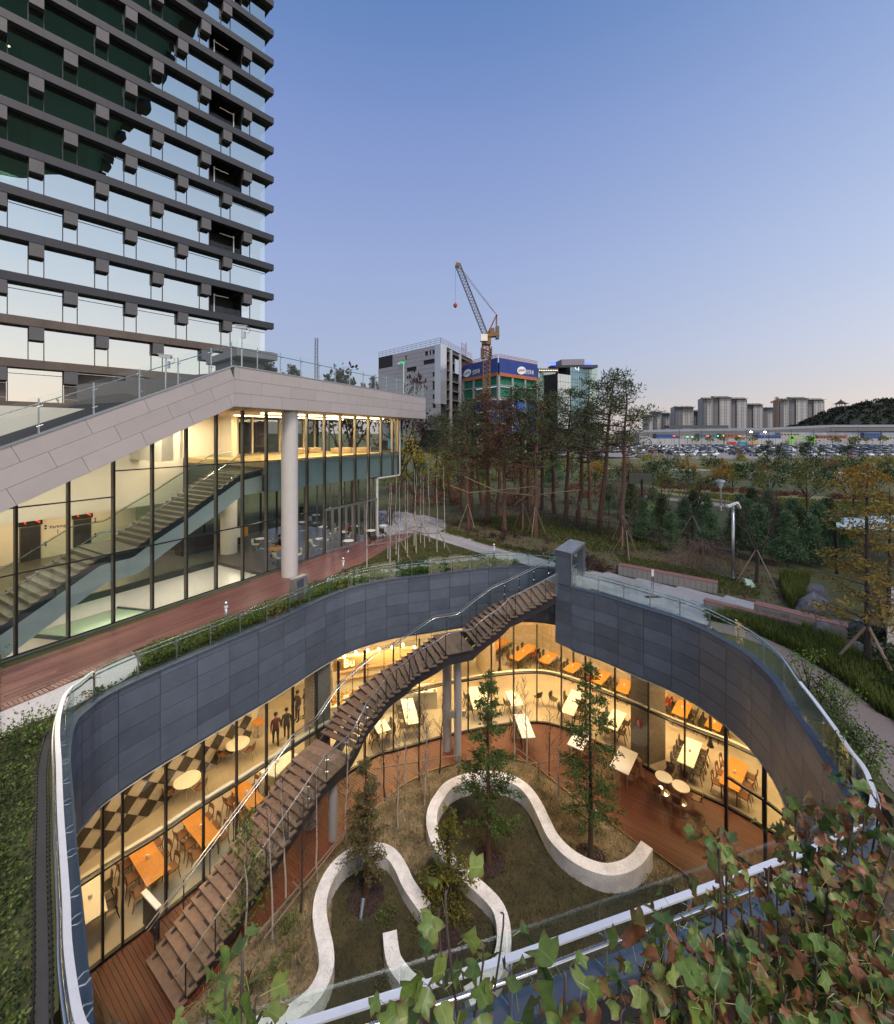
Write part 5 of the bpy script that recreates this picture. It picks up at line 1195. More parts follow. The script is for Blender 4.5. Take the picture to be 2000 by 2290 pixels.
# cafe tables and chairs
for i, (x, y, w) in enumerate([(583, 1204, 0), (722, 1178, 0), (717, 1204, 0), (768, 1189, 0), (707, 1151, 0), (678, 1167, 0), (614, 1226, 1), (795, 1176, 0)]):
    round_table(x, y, .34 if not w else .6, 0.0, ('small white cafe table inside the lobby, ' + ORD[i] + ' counted from the stair') if not w else 'larger round wooden cafe table behind the white column', 'ped', 'white cafe tables in the lobby' if not w else None, .73, 'table_white' if not w else 'orange_wood')
for i, (x, y, rz) in enumerate([(603, 1206, 1.9), (619, 1243, -.5), (691, 1204, -1.2), (700, 1216, -.6), (733, 1203, 1.6), (667, 1235, 2.2), (571, 1213, -1.5), (656, 1165, -.9), (692, 1160, .3), (745, 1188, 2.4), (781, 1196, 1.2), (754, 1176, -1.0)]):
    p = P(x, y, .6); chair('white', p, 0, rz, f'cream shell chair in the lobby cafe, {ORD[i]} of the group', 'cream shell chairs in the lobby cafe')
for i, (x, y, xb, yb) in enumerate([(780, 1212, 779, 1236), (830, 1190, 831, 1211), (858.5, 1179, 858, 1199)]):
    p = P(xb, yb - 3, 0); round_table(x, 968 + (HC - .72) * F / p.y, .34, 0.0, ['round white table on the terrace boards, nearest of three', 'middle of three round white tables on the terrace boards', 'round white table near the bicycles, farthest of three'][i], 'ped', 'round white tables on the terrace', .72)
for i, (x, y, rz) in enumerate([(834, 1212, .4), (857, 1196, -.5)]): p = P(x, y, 0.3); chair('dark', p, 0.0, rz, ['dark chair under the middle terrace table', 'dark chair by the farthest terrace table'][i], 'dark chairs on the terrace')
p = P(626, 1228, 0.4); person('person in black seated at the wooden table behind the white column', (p.x, p.y, 0), 2.0, (.012, .012, .015), (.015, .015, .02), 'sit', 1.7)
p = P(674, 1150, 0.3); person('person with long dark hair seated at the back of the cafe', (p.x, p.y, 0), -2.0, (.015, .015, .018), (.02, .02, .02), 'sit', 1.65)
p = P(779, 1196, 0.3); person('person in a red top seated behind the folding doors', (p.x, p.y, 0), 2.3, (.25, .03, .03), (.02, .02, .025), 'sit', 1.65)

# roof terrace furniture
kq = [R3(443, 790, 27.0), R3(575, 790, 24.5)]
ks = thing('roof_kiosk', 'grey flat roofed kiosk standing on the roof terrace', 'kiosk', (kq[0].x + 2, kq[0].y, ZF - .25))
MB().bar((-14.4, 28.0, 11.4), (-12.2, 26.0, 11.4), 1.8, 1.6).build('body', mat('kiosk_grey', (.15, .16, .17), rough=.6), ks); MB().bar((-14.9, 28.4, 12.45), (-11.2, 25.0, 12.45), 2.4, .42).build('roof', mat('kiosk_roof', (.17, .175, .185), rough=.5), ks)
def cctv(x, ybase_z, yt, d, label):
    p = R3(x, yt, d); t = thing('security_camera', label, 'camera pole', (p.x, p.y, ybase_z)); zt = p.z
    MB().tube([(p.x, p.y, ybase_z), (p.x, p.y, zt)], .035, 8).build('pole', M['steel_matt'], t)
    MB().bar((p.x - .28, p.y, zt + .10), (p.x + .25, p.y, zt + .04), .14, .12).build('camera_body', M['steel_matt'], t); MB().bar((p.x - .33, p.y, zt + .19), (p.x + .27, p.y, zt + .14), .18, .02).build('sun_hood', M['white'], t)
    MB().box((p.x + .1, p.y, zt - .3), (.13, .12, .32)).build('control_box', M['steel_matt'], t); MB().tube([(p.x + .3, p.y, zt + .06), (p.x + .42, p.y, zt - .05), (p.x + .35, p.y, zt - .22), (p.x + .14, p.y, zt - .2)], .01, 4).build('cable', M['black'], t)
cctv(541, ZF - .25, 735, 20.6, 'white pole with security camera at the bend of the roof terrace'); cctv(371, 8.6, 801, 19.5, 'small security camera on a post beside the roof steps')
p = R3(903, 812, 34); t = thing('terrace_lamp_post', 'slim white lamp post at the far end of the roof terrace', 'lamp post', (p.x, p.y, ZF - .25)); MB().tube([(p.x, p.y, ZF - .25), (p.x, p.y, p.z)], .04, 8).build('pole', M['white'], t); MB().tube([(p.x, p.y, p.z), (p.x - .2, p.y, p.z + .12), (p.x - .42, p.y, p.z)], .025, 6).build('arm', M['white'], t); MB().lathe([(.02, .1), (.1, .05), (.12, -.08), (.05, -.1)], (p.x - .42, p.y, p.z - .05), 10).build('lamp_head', M['steel_matt'], t)

# ================================================================ the office tower
C0 = V((-24.8, 57.5)); TD_ = V((-.6700, -.7424)); TD_.normalize(); TN = V((-TD_.y, TD_.x)); TN = TN if TN.x > 0 else -TN
def TP(s, o, z): p = C0 + TD_ * s + TN * o; return V((p.x, p.y, z))
tow = thing('office_tower', 'tall dark banded glass office tower at the left', 'tower', (*C0, 0))
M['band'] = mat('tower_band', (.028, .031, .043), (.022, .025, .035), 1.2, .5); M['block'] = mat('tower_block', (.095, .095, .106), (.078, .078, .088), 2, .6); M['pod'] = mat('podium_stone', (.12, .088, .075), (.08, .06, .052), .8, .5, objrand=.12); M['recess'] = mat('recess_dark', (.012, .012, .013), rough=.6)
M['blind'] = mat('office_blind', (.12, .25, .28), (.085, .18, .20), .5, .7, objrand=.5)
ta = math.atan2(TD_.y, TD_.x); SE = 38.0; FH = 4.0
def tbox(s0, s1, o0, o1, z0, z1, nm, m, par=tow):
    q = [TP(s0, o0, 0), TP(s0, o1, 0), TP(s1, o1, 0), TP(s1, o0, 0)]; return MB().hexa([(p.x, p.y, z0) for p in q], [(p.x, p.y, z1) for p in q]).build(nm, m, par)
zb0 = 22.35; zk = [zb0 + FH * k for k in range(-3, 12)]
bandseg = [-.85, 2.1, 7.1, 12.05, 17, 21.9, 26.9, 31.8, SE]
for k, z in enumerate(zk):
    for a, b in zip(bandseg, bandseg[1:]):
        tbox(a + .005, b - .005, 0.06, .82, z - .40, z + .40, 'floor_band', M['band'] if z > 19 else M['pod'])
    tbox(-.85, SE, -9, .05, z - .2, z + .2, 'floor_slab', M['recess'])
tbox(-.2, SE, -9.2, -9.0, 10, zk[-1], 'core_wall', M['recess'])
for k, z in enumerate(zk[:-1]):
    typA = (k - 3) % 2 == 1               # which way the blocks are staggered on this floor (below band z+FH)
    z0, z1 = z + .40, z + FH - .40
    bl = [5.08 + 4.95 * i for i in range(-1, 7)] if typA else [2.6 + 4.95 * i for i in range(0, 8)]
    edges = [0.0]
    for s in bl:
        if s < .6 or s > SE - .5: continue
        if s < 33: tbox(s - .52, s + .52, .04, .78, z1 - 1.28, z1 - .005, 'hanging_block', M['block'])
        for e in (-.55, .55): tbox(s + e - .035, s + e + .035, -.05, .07, z0, z1, 'mullion', M['dark_metal'])
        edges += [s - .55, s + .55]
    edges.append(SE); edges = sorted(edges)
    for i, (a, b) in enumerate(zip(edges, edges[1:])):
        if b - a < .3 or a > 27.5: continue
        bal = (not typA) and 2.9 < (a + b) / 2 < 7.4 and b - a > 2 and z > 24 - 2
        if bal:
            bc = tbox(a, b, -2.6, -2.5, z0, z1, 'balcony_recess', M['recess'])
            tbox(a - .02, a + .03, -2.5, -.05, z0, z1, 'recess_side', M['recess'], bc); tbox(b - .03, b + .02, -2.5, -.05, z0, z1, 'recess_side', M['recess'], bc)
            for j in range(2): A, B = TP(a + .1 + (b - a - .2) * j / 2, -.05, 0), TP(a + .05 + (b - a - .2) * (j + 1) / 2, -.05, 0); MB().quad((A.x, A.y, z0), (B.x, B.y, z0), (B.x, B.y, z0 + 1.0), (A.x, A.y, z0 + 1.0)).build('balcony_glass', M['glass_rail'], bc, fix=False)
            right = (k // 2) % 2 == 0; s = a + .75 if right else b - .75; e = s + 1.7 if right else s - 1.7
            x = MB(); x.tube([TP(s, -.5, z0), TP(s, -.5, z0 + 2.5)], .07, 6); x.tube([TP(s, -.5, z0 + 2.45), TP(e, -.5, z0 + 2.45)], .06, 6); x.tube([TP(s, -.5, z0 + 2.35), TP(s, -.5, z0 + 2.6)], .1, 6); x.build('davit_arm', M['white'], bc)
            continue
        tr_ = typA and b - a > 2
        zt = z1 - .55 if tr_ else z1
        A, B = TP(a + .03, 0, 0), TP(b - .03, 0, 0)
        MB().quad((A.x, A.y, z0), (B.x, B.y, z0), (B.x, B.y, zt), (A.x, A.y, zt)).build('window_pane', M['glass_tower'], tow, fix=False)
        if tr_:
            MB().quad((A.x, A.y, zt + .05), (B.x, B.y, zt + .05), (B.x, B.y, z1), (A.x, A.y, z1)).build('window_pane', M['glass_tower'], tow, fix=False); tbox(a + .03, b - .03, -.04, .04, zt, zt + .05, 'transom', M['dark_metal'])
        if b - a > 2:
            u = a + .1; rr = random.Random(int(z * 10 + a * 7))
            w = (b - a) * rr.choice([.55, .72, .95]); A, B = TP(u, -1.2, 0), TP(u + w, -1.2, 0); h = rr.choice([0.0, .9, 1.4]); MB().quad((A.x, A.y, z0 + h * .3), (B.x, B.y, z0 + h * .3), (B.x, B.y, z1), (A.x, A.y, z1)).build('blind', M['blind'], tow, fix=False)
for z in (30.2, 42.4):
    for s in (24.2, 24.9): p = TP(s, -1.6, z + 2.6); MB().lathe([(.12, 0), (.12, .05)], p, 8).build('downlight', M['lamp_warm'], tow)
area('office_light', TP(24.4, -1.5, 32.6), 1.5, 1.5, 60, WARM, tow)
# podium below
tbox(-.2, SE, -.6, -.02, 0, 10.0, 'podium_wall', M['pod'])
for a, b in ((-.2, 4), (4, 8.2), (8.2, 12.4), (12.4, 16.4), (16.4, 20.4), (24.4, 30), (30, SE)):
    for zz in range(3): tbox(a + .01, b - .01, -.02, .03, 9.8 + zz * 1.35, 9.8 + zz * 1.35 + 1.33, 'podium_panel', M['pod'])
# assumed wing out of view, placed and shaped for the dark patch the tower mirrors
wing = thing('assumed_wing', 'dark cantilevered upper wing of the neighbouring block', 'building', (150, -70, 0))
Kc, E1, E2 = V((150, -82)), V((64, 20)), V((190, -150))
zw = 145.0
def mirror(px, z):
    r = V(((px[0] - 1000) / F, 1.0)); e = (968 - px[1]) / F; d = (z - HC) / e; v = r * d; k = (v - C0).dot(TN); return v - TN * (2 * k)
W0, W1, W2 = mirror((223, 392), zw), mirror((470, -25), zw), mirror((-60, 392), zw)
wq = [W0, W1, W1 + (W2 - W0) * 1.6, W2 + (W2 - W0) * .6]
mb = MB(); mb.prism([tuple(p) for p in wq], zw, zw + 45); wing.location = (W0.x, W0.y, zw)
mb.build('body', mat('wing_blue', (.17, .38, .60), (.13, .31, .5), .02, .6), wing)
mb = MB(); 
for i in range(14):
    a, b = wq[0].lerp(wq[1], i / 14), wq[0].lerp(wq[1], (i + .6) / 14); mb.bar((a.x, a.y, zw - .6), (b.x, b.y, zw - .6), 3, 1.2 + (i * 7 % 5) * .5)
mb.build('edge_fin', M['band'], wing)
# ================================================================ plants: one builder per kind, then copies
def leafq(mb, p, d, up, l, w, bend=.0):
    d = d.normalized(); s = d.cross(up)
    s = s.normalized() if s.length > 1e-4 else V((1, 0, 0)); n = s.cross(d)
    a, b, c, e = p, p + d * (l * .5) + s * (w * .5) + n * bend, p + d * l, p + d * (l * .5) - s * (w * .5) + n * bend
    o = len(mb.v); mb.v += [tuple(a), tuple(b), tuple(c), tuple(e)]; mb.f.append((o, o + 1, o + 2, o + 3)); mb.m.append(mb.mi)
def rv(r, z=1.0): 
    while True:
        v = V((r.uniform(-1, 1), r.uniform(-1, 1), r.uniform(-1, 1) * z))
        if .05 < v.length < 1.2: return v
def clump(mb, c, rad, n, l, w, r, flat=.7, droop=0.0, out=.6):
    for _ in range(n):
        o = rv(r, flat); o = o * (rad / max(.4, o.length) * (r.random() ** .4)); d = (o.normalized() * out + rv(r)).normalized(); d.z -= droop
        leafq(mb, c + o, d, rv(r), l * r.uniform(.7, 1.3), w * r.uniform(.7, 1.2))
def limb(mb, a, b, r0, r1, r, sag=0.0, n=4, k=5, wob=.05):
    L = (b - a).length; pts = [a.lerp(b, i / n) + V((r.uniform(-1, 1), r.uniform(-1, 1), r.uniform(-.5, .5))) * (L * wob if 0 < i < n else 0) + V((0, 0, sag * math.sin(PI * i / n))) for i in range(n + 1)]
    mb.tube(pts, r0, k, False, r1); return pts
def pine(seed, h, mleaf, spread=2.3, lean=.5, cb=.45, dens=1.0):
    r = random.Random(seed); t = thing('pine_tree', 'pine', 'pine tree')
    w = MB(); c = MB(); ln = V((r.uniform(-lean, lean), r.uniform(-lean, lean), 0)); top = V((ln.x, ln.y, h))
    tp = [V((ln.x * (i / 8) ** 1.6 + r.uniform(-.1, .1), ln.y * (i / 8) ** 1.6 + r.uniform(-.1, .1), h * i / 8)) for i in range(9)]; w.tube(tp, .19, 7, False, .03)
    P_ = Path(tp); z = cb * h
    while z < h * .99:
        k = (z - cb * h) / (h - cb * h); n = r.choice([3, 4, 4, 5]); base = P_.at(P_.L * z / h)
        for i in range(n):
            a = r.uniform(0, 2 * PI); L = spread * (1.05 - .8 * k ** 1.3) * r.uniform(.5, 1.1) * (1 if r.random() > .18 else .4)
            e = base + V((math.cos(a) * L, math.sin(a) * L, L * r.uniform(.05, .38) + .15 * k)); pts = limb(w, base, e, .05 * (1.15 - k), .012, r, -.08 * L, 4, 4)
            for j, f in enumerate((.5, .72, .9, 1.0)):
                if r.random() < .12 or dens * r.random() < .10: continue
                q = base.lerp(e, f) + V((r.uniform(-.3, .3), r.uniform(-.3, .3), r.uniform(0, .2))) * (L * .35); clump(c, q, .30 + .16 * r.random(), int(26 * dens), .26, .06, r, .5, -.25)
        z += h * .036 * r.uniform(.7, 1.3)
    clump(c, top, .3, 30, .25, .06, r, 1.0, -.5)
    w.build('trunk', M['bark_pine'], t, sm=True, fix=False); c.build('crown', mleaf, t, fix=False); return t
def redwood(seed, h, mleaf, spread=1.35, cb=.12, dens=1.0, mbark='bark_red', lf=.15):
    r = random.Random(seed); t = thing('redwood_tree', 'conifer', 'conifer tree'); w = MB(); c = MB()
    w.tube([V((0, 0, 0)), V((.02, .02, h * .3)), V((-.02, .01, h * .7)), V((0, 0, h))], .11, 7, False, .012)
    z = cb * h
    while z < h * .98:
        k = (z / h - cb) / (1 - cb); a = r.uniform(0, 2 * PI); L = spread * (1 - k) ** .75 * r.uniform(.55, 1.15) * (1.0 if k > .12 else .75) + .1
        b0 = V((0, 0, z)); e = b0 + V((math.cos(a) * L, math.sin(a) * L, L * r.uniform(-.12, .32))); limb(w, b0, e, .02 * (1.2 - k), .004, r, .05 * L, 3, 3)
        n = int((14 + 34 * L) * dens)
        for i in range(n):
            f = .22 + .8 * r.random(); q = b0.lerp(e, f) + rv(r, .6) * (.16 * (1.25 - f) + .05) * (.6 + L * .5); d = (e - b0).normalized() * .5 + rv(r, .7) * .8; d.z -= .28
            leafq(c, q, d, rv(r), lf * r.uniform(.7, 1.4), lf * .42 * r.uniform(.7, 1.2))
        z += h * .011 * r.uniform(.5, 1.5)
    w.build('trunk', M[mbark], t, sm=True, fix=False); c.build('crown', mleaf, t, fix=False); return t
def branchy(w, tips, a, d, L, r0, depth, r, up=.25, spread=.6):
    b = a + d * L; limb(w, a, b, r0, r0 * .6, r, 0, 3, 5 if depth > 1 else 3, .05)
    if depth == 0: tips.append(b); return
    for i in range(r.choice([2, 3, 3]) if depth > 1 else r.choice([2, 3])):
        nd = (d + rv(r) * spread + V((0, 0, up))).normalized(); st = a.lerp(b, r.uniform(.55, 1.0)); branchy(w, tips, st, nd, L * r.uniform(.6, .85), r0 * .58, depth - 1, r, up, spread)
def leafy(seed, h, mleaf, rad=1.6, mbark='bark_dark', depth=3, ln=26, ls=.17, name='leafy_tree', cat='tree', trunk=.32, flat=.7):
    r = random.Random(seed); t = thing(name, 'tree', cat); w = MB(); c = MB(); tips = []
    a = V((0, 0, 0)); b = V((r.uniform(-.1, .1), r.uniform(-.1, .1), h * trunk)); limb(w, a, b, .03 + h * .014, .02 + h * .010, r, 0, 3, 6, .03)
    for i in range(4):
        an = i * PI / 2 + r.uniform(-.5, .5); branchy(w, tips, b - V((0, 0, h * .05 * i)), V((math.cos(an) * .8, math.sin(an) * .8, 1.0)).normalized(), h * .24, h * .010, depth - 1, r, .12, .75)
    branchy(w, tips, b, V((0, 0, 1)), h * .28, h * .011, depth - 1, r, .2, .6)
    for q in tips:
        q = V((max(-rad, min(rad, q.x)), max(-rad, min(rad, q.y)), min(h, q.z)))
        for _ in range(2): clump(c, q + rv(r) * .3, h * .075 * r.uniform(.6, 1.2), ln // 2, ls, ls * .6, r, flat, .1)
    w.build('trunk', M[mbark], t, sm=True, fix=False); c.build('crown', mleaf, t, fix=False); return t
def bare(seed, h, mbark='bark_dark', name='bare_tree', spread=.5, up=.3, depth=4, few=None):
    r = random.Random(seed); t = thing(name, 'bare tree', 'tree'); w = MB(); tw = MB(); tips = []
    b = V((r.uniform(-.1, .1), r.uniform(-.1, .1), h * .3)); limb(w, V((0, 0, 0)), b, .022 + h * .011, .02 + h * .008, r, 0, 4, 6, .02)
    for i in range(4): an = i * PI / 2 + r.uniform(-.6, .6); branchy(w, tips, b, V((math.cos(an) * .55, math.sin(an) * .55, 1)).normalized(), h * .26, h * .008, depth - 1, r, up, spread)
    for q in tips:
        for _ in range(2): limb(tw, q, q + (rv(r) + V((0, 0, .7))) * h * .06, .005, .002, r, 0, 2, 3)
    w.build('trunk', M[mbark], t, sm=True, fix=False); tw.build('twigs', M['twig'], t, fix=False, kind='stuff'); return t
def birch(seed, h, mb_='bark_birch', leaves=0, tw_n=26):
    r = random.Random(seed); t = thing('birch_sapling', 'birch', 'sapling'); w = MB(); tw = MB()
    lx, ly = r.uniform(-.3, .3), r.uniform(-.2, .2); tp = [V((lx * i / 6 + r.uniform(-.03, .03), ly * i / 6 + r.uniform(-.03, .03), h * i / 6)) for i in range(7)]; w.tube(tp, .042, 6, False, .008); P_ = Path(tp)
    for i in range(tw_n):
        f = r.uniform(.28, .98); a = P_.at(P_.L * f); an = r.uniform(0, 2 * PI); L = h * .17 * (1.15 - f) * r.uniform(.6, 1.3) + .15
        e = a + V((math.cos(an) * L * .6, math.sin(an) * L * .6, L * .9)); pts = limb(tw, a, e, .010, .003, r, 0, 3, 3, .06)
        for j in range(3): s = pts[r.choice([1, 2, 3])]; limb(tw, s, s + (rv(r) + V((0, 0, .6))) * .22, .004, .002, r, 0, 1, 3)
    w.build('trunk', M[mb_], t, sm=True, fix=False); tw.build('twigs', M['twig'], t, fix=False, kind='stuff')
    if leaves:
        c = MB()
        for i in range(leaves): f = r.uniform(.3, 1); q = P_.at(P_.L * f) + rv(r) * .35; leafq(c, q, rv(r), rv(r), .06, .04)
        c.build('leaf_remnants', M['lf_plum'], t, fix=False)
    return t
def youngpine(seed, h, mleaf, rad=.95):
    r = random.Random(seed); t = thing('young_pine', 'young pine', 'young pine'); w = MB(); c = MB(); w.tube([V((0, 0, 0)), V((0, 0, h))], .05, 6, False, .01); z = .12 * h
    while z < h:
        k = z / h
        for i in range(5):
            a = r.uniform(0, 2 * PI); L = rad * (1.05 - k) * r.uniform(.6, 1.1) + .06; b0 = V((0, 0, z)); e = b0 + V((math.cos(a) * L, math.sin(a) * L, L * .45)); limb(w, b0, e, .014, .004, r, 0, 2, 3)
            for f in (.45, .75, 1.0): clump(c, b0.lerp(e, f), .19, 22, .19, .035, r, .9, -.3)
        z += h * .075
    w.build('trunk', M['bark_dark'], t, sm=True, fix=False); c.build('crown', mleaf, t, fix=False); return t
def shrub(seed, rad, mleaf, h=None, n=9, ln=40, ls=.11, name='shrub'):
    r = random.Random(seed); t = thing(name, 'shrub', 'shrub'); w = MB(); c = MB(); h = h or rad * 1.2
    for i in range(n):
        an = r.uniform(0, 2 * PI); q = V((math.cos(an) * rad * r.random() * .8, math.sin(an) * rad * r.random() * .8, h * r.uniform(.35, .85))); limb(w, V((0, 0, 0)), q, .014, .006, r, 0, 2, 3); clump(c, q, rad * .42, ln, ls, ls * .55, r, .8)
    w.build('stem', M['twig'], t, fix=False); c.build('foliage', mleaf, t, fix=False); return t
def plant(proto, used_, p, rz, sc, label, group, cat=None):
    o = proto if proto not in used_ else copy_tree(proto)
    used_.add(proto); o.location = p; o.rotation_euler = (0, 0, rz); o.scale = (sc, sc, sc); o['label'] = label; o['group'] = group
    if cat: o['category'] = cat
    return o
US = set(); R = random.Random(11)
def stakes(p, n, rad, z, label, grp, r=.035, an0=None):
    t = thing('tree_stakes', label, 'tree stakes', p, 0, grp); a0 = an0 if an0 is not None else R.uniform(0, 2)
    for i in range(n): a = a0 + 2 * PI * i / n; MB().tube([V(p) + V((math.cos(a) * rad, math.sin(a) * rad, 0)), V(p) + V((math.cos(a) * .04, math.sin(a) * .04, z + .1))], r, 6).build('stake', M['bamboo'], t)
    return t

# ---------------------------------------------------------------- pines of the woodland
pg = [pine(21, 10, M['lf_pine'], 2.9, .5, .52, .62), pine(22, 10, M['lf_pine'], 2.4, .9, .48, .62), pine(23, 10, M['lf_pine'], 3.2, .5, .56, .6), pine(26, 10, M['lf_pine'], 2.6, .8, .45, .6)]
pr = [pine(24, 10, M['lf_pine_rust'], 2.1, .5, .42, .6), pine(25, 10, M['lf_pine_rust'], 2.5, .6, .46, .55)]
pl = [(1006, 1120, 925, 0), (1047, 1186, 902, 0), (1031, 1140, 930, 1), (1053, 1160, 890, 0), (1094, 1166, 872, 1), (1115, 1150, 905, 1), (1126, 1190, 893, 1), (1170, 1183, 868, 0), (1182, 1150, 880, 0), (1197, 1196, 856, 0), (1240, 1150, 880, 0), (1268, 1168, 872, 0), (1296, 1178, 850, 0), (1345, 1192, 833, 0), (1393, 1218, 856, 0), (1075, 1130, 915, 0), (1320, 1140, 900, 0), (1215, 1140, 900, 1), (975, 1105, 930, 0)]
for i, (x, yb, yt, ru) in enumerate(sorted(pl)):
    p = P(x, yb); h = H(yt, p.y); pr_ = pr[i % 2] if ru else pg[i % 4]
    plant(pr_, US, p, R.uniform(0, 6), h / 10.2, f'{"rust brown" if ru else "tall dark green"} pine in the wood beyond the path, {ORD[i] if i < 12 else str(i + 1) + "th"} from the left', 'pines in the wood beyond the path')
for i, (x, y) in enumerate([(1047, 1187), (1170, 1184), (1197, 1197), (1296, 1180), (1393, 1219)]): stakes(P(x, y), 3, .85, 2.0, f'tripod of wooden stakes bracing a pine, {ORD[i]} from the left' if False else f'wooden stakes bracing the pine at the {["left end", "centre left", "centre", "centre right", "right end"][i]} of the wood', 'wooden stakes bracing the pines')
mb = MB(); prs = [(1040, 1066, 1115, 1100), (1115, 1100, 1190, 1108), (1006, 1085, 1050, 1102), (1050, 1102, 1197, 1088), (1190, 1108, 1300, 1095), (1150, 1130, 1200, 1090)]
tr = thing('brace_poles', 'pale horizontal poles tied between the pine trunks', 'brace poles', P(1100, 1180))
for x0, y0, x1, y1 in prs: MB().tube([R3(x0, y0, 33), R3(x1, y1, 32)], .035, 5).build('pole', M['bamboo'], tr)
# ---------------------------------------------------------------- young pines in front of and behind the fence
yp = [youngpine(31, 3, M['lf_young']), youngpine(32, 3, M['lf_young'], 1.15), youngpine(33, 3, M['lf_pine'], 1.0)]
yl = [(1440, 1212, 1120), (1482, 1204, 1110), (1530, 1200, 1118), (1580, 1196, 1110), (1645, 1242, 1140), (1668, 1226, 1120), (1702, 1256, 1135), (1737, 1236, 1130), (1762, 1268, 1150), (1792, 1256, 1140), (1832, 1242, 1130), (1872, 1266, 1160), (1552, 1182, 1100), (1412, 1162, 1080), (1362, 1152, 1085), (1682, 1180, 1095), (1500, 1235, 1150), (1905, 1250, 1140), (1720, 1200, 1100), (1000, 1075, 1000), (1080, 1085, 1010), (940, 1090, 1010), (1240, 1090, 1010), (1590, 1240, 1150), (1655, 1200, 1110), (1775, 1225, 1120), (1815, 1268, 1160), (1850, 1225, 1120), (1460, 1180, 1095)]
for i, (x, yb, yt) in enumerate(sorted(yl)):
    p = P(x, yb); plant(yp[i % 3], US, p, R.uniform(0, 6), H(yt, p.y) / 2.95, f'bushy young pine, {ORD[i] if i < 12 else str(i + 1) + "th"} from the left among those by the lattice fence', 'young pines by the lattice fence')
# ---------------------------------------------------------------- broad-leaved trees of the park
am = [leafy(41, 4, M['lf_amber'], 1.8, ls=.15), leafy(42, 4, M['lf_amber'], 2.0, ls=.15)]; ol = [leafy(43, 4, M['lf_olive'], 1.7, ls=.15), leafy(44, 4, M['lf_olive'], 1.9, ls=.15)]; ye = [leafy(45, 5, M['lf_yellow'], 1.6, ls=.15)]; gr = [leafy(46, 5, M['lf_dark'], 2.2, ln=34, ls=.22)]; rd = [leafy(47, 4, M['lf_red'], 1.7, ls=.15)]
tl = [(1612, 1105, 1025, am[0], 'amber leaved tree behind the park lamp'), (1722, 1127, 1040, ol[0], 'olive yellow tree on the park lawn, left of two'), (1804, 1145, 1036, ol[1], 'olive yellow tree on the park lawn, right of two'), (1905, 1152, 1032, am[1], 'bright amber tree near the right edge of the park'), (926, 1145, 965, ye[0], 'tall yellow green tree right of the lobby building'),
      (985, 1118, 1000, ye[0], 'smaller yellow tree behind the birch grove'), (1718, 1045, 985, gr[0], 'dark round tree in front of the parked cars, left one'), (1742, 1048, 990, gr[0], 'dark round tree in front of the parked cars, middle one'), (1815, 1050, 975, gr[0], 'dark tree in front of the green site gate'), (1560, 1130, 1058, ol[1], 'olive tree among the young pines'),
      (1480, 1120, 1050, ol[0], 'olive tree beside the solar panel'), (1640, 1100, 1040, ol[0], 'olive tree right of the park lamp'), (1540, 1075, 1020, am[0], 'amber tree at the back of the lawn'), (1655, 1030, 995, rd[0], 'russet tree at the edge of the car park, left one'), (1710, 1070, 1035, rd[0], 'russet tree at the edge of the car park, middle one'), (1860, 1060, 1018, rd[0], 'russet tree at the edge of the car park, right one'),
      (1950, 1120, 1030, am[0], 'amber tree behind the bald cypress'), (1025, 1095, 1012, ye[0], 'yellow green tree seen between the first pines'), (1215, 1085, 1010, ol[0], 'olive tree seen between the middle pines'), (1330, 1088, 1015, am[0], 'amber tree seen between the right pines'), (1110, 1075, 1005, ol[1], 'olive tree deep behind the rusty pines'), (1280, 1070, 1005, ye[0], 'yellow tree deep behind the right pines'), (1985, 1070, 1010, ol[1], 'olive tree at the far right of the lawn'), (1400, 1080, 1020, rd[0], 'russet tree behind the leaning pine'), (1150, 1100, 1040, rd[0], 'russet tree inside the pine wood'), (1060, 1075, 1015, ye[0], 'yellow tree behind the left pines'), (1905, 1048, 985, gr[0], 'dark tree before the green hoarding at the right'), (1440, 1075, 1030, ol[0], 'olive tree right of the leaning pine')]
for x, yb, yt, pr_, l in tl:
    p = P(x, yb); hp = 5 if pr_ in ye + gr else 4; plant(pr_, US, p, R.uniform(0, 6), H(yt, p.y) / hp * 1.05, l, 'broad leaved park trees')
# masses of shrubs nobody could count
def bushmass(poly_px, n, mname, name, rad=(.8, 1.7), ls=.32, seed=1, per=26, z=0.0):
    r = random.Random(seed); poly = [v2(P(*q)) for q in poly_px]; mb = MB()
    for q in scatter(poly, n, r): 
        ra = r.uniform(*rad)
        for k in range(4): clump(mb, V((q.x, q.y, z + ra * .45)) + rv(r, .4) * ra * .6, ra * .55, per // 4 * 2, ls, ls * .55, r, .8)
    mb.build(name, M[mname], kind='stuff', fix=False)
bushmass([(1420, 1035), (2010, 1045), (2040, 1085), (1700, 1092), (1420, 1085)], 90, 'lf_dark', 'park_undergrowth', (1.2, 2.4), .5, 2, 50)
bushmass([(850, 1040), (1420, 1035), (1420, 1080), (850, 1090)], 40, 'lf_dark', 'woodland_undergrowth', (1.0, 2.2), .45, 3, 50)
bushmass([(850, 1050), (1420, 1040), (1420, 1095), (850, 1105)], 60, 'lf_olive', 'woodland_bushes', (.9, 2.0), .4, 33, 50)
bushmass([(870, 1085), (1380, 1090), (1500, 1130), (1250, 1130), (900, 1135)], 60, 'lf_red', 'woodland_thicket', (.7, 1.3), .3, 4, 40)
bushmass([(1420, 1022), (2010, 1028), (2010, 1036), (1420, 1030)], 60, 'lf_olive', 'car_park_hedge', (.8, 1.5), .45, 6, 36)
bushmass([(1480, 1085), (1800, 1108), (2000, 1118), (2000, 1123), (1800, 1114), (1480, 1092)], 90, 'lf_red', 'clipped_lawn_hedge', (.4, .6), .24, 5, 30)
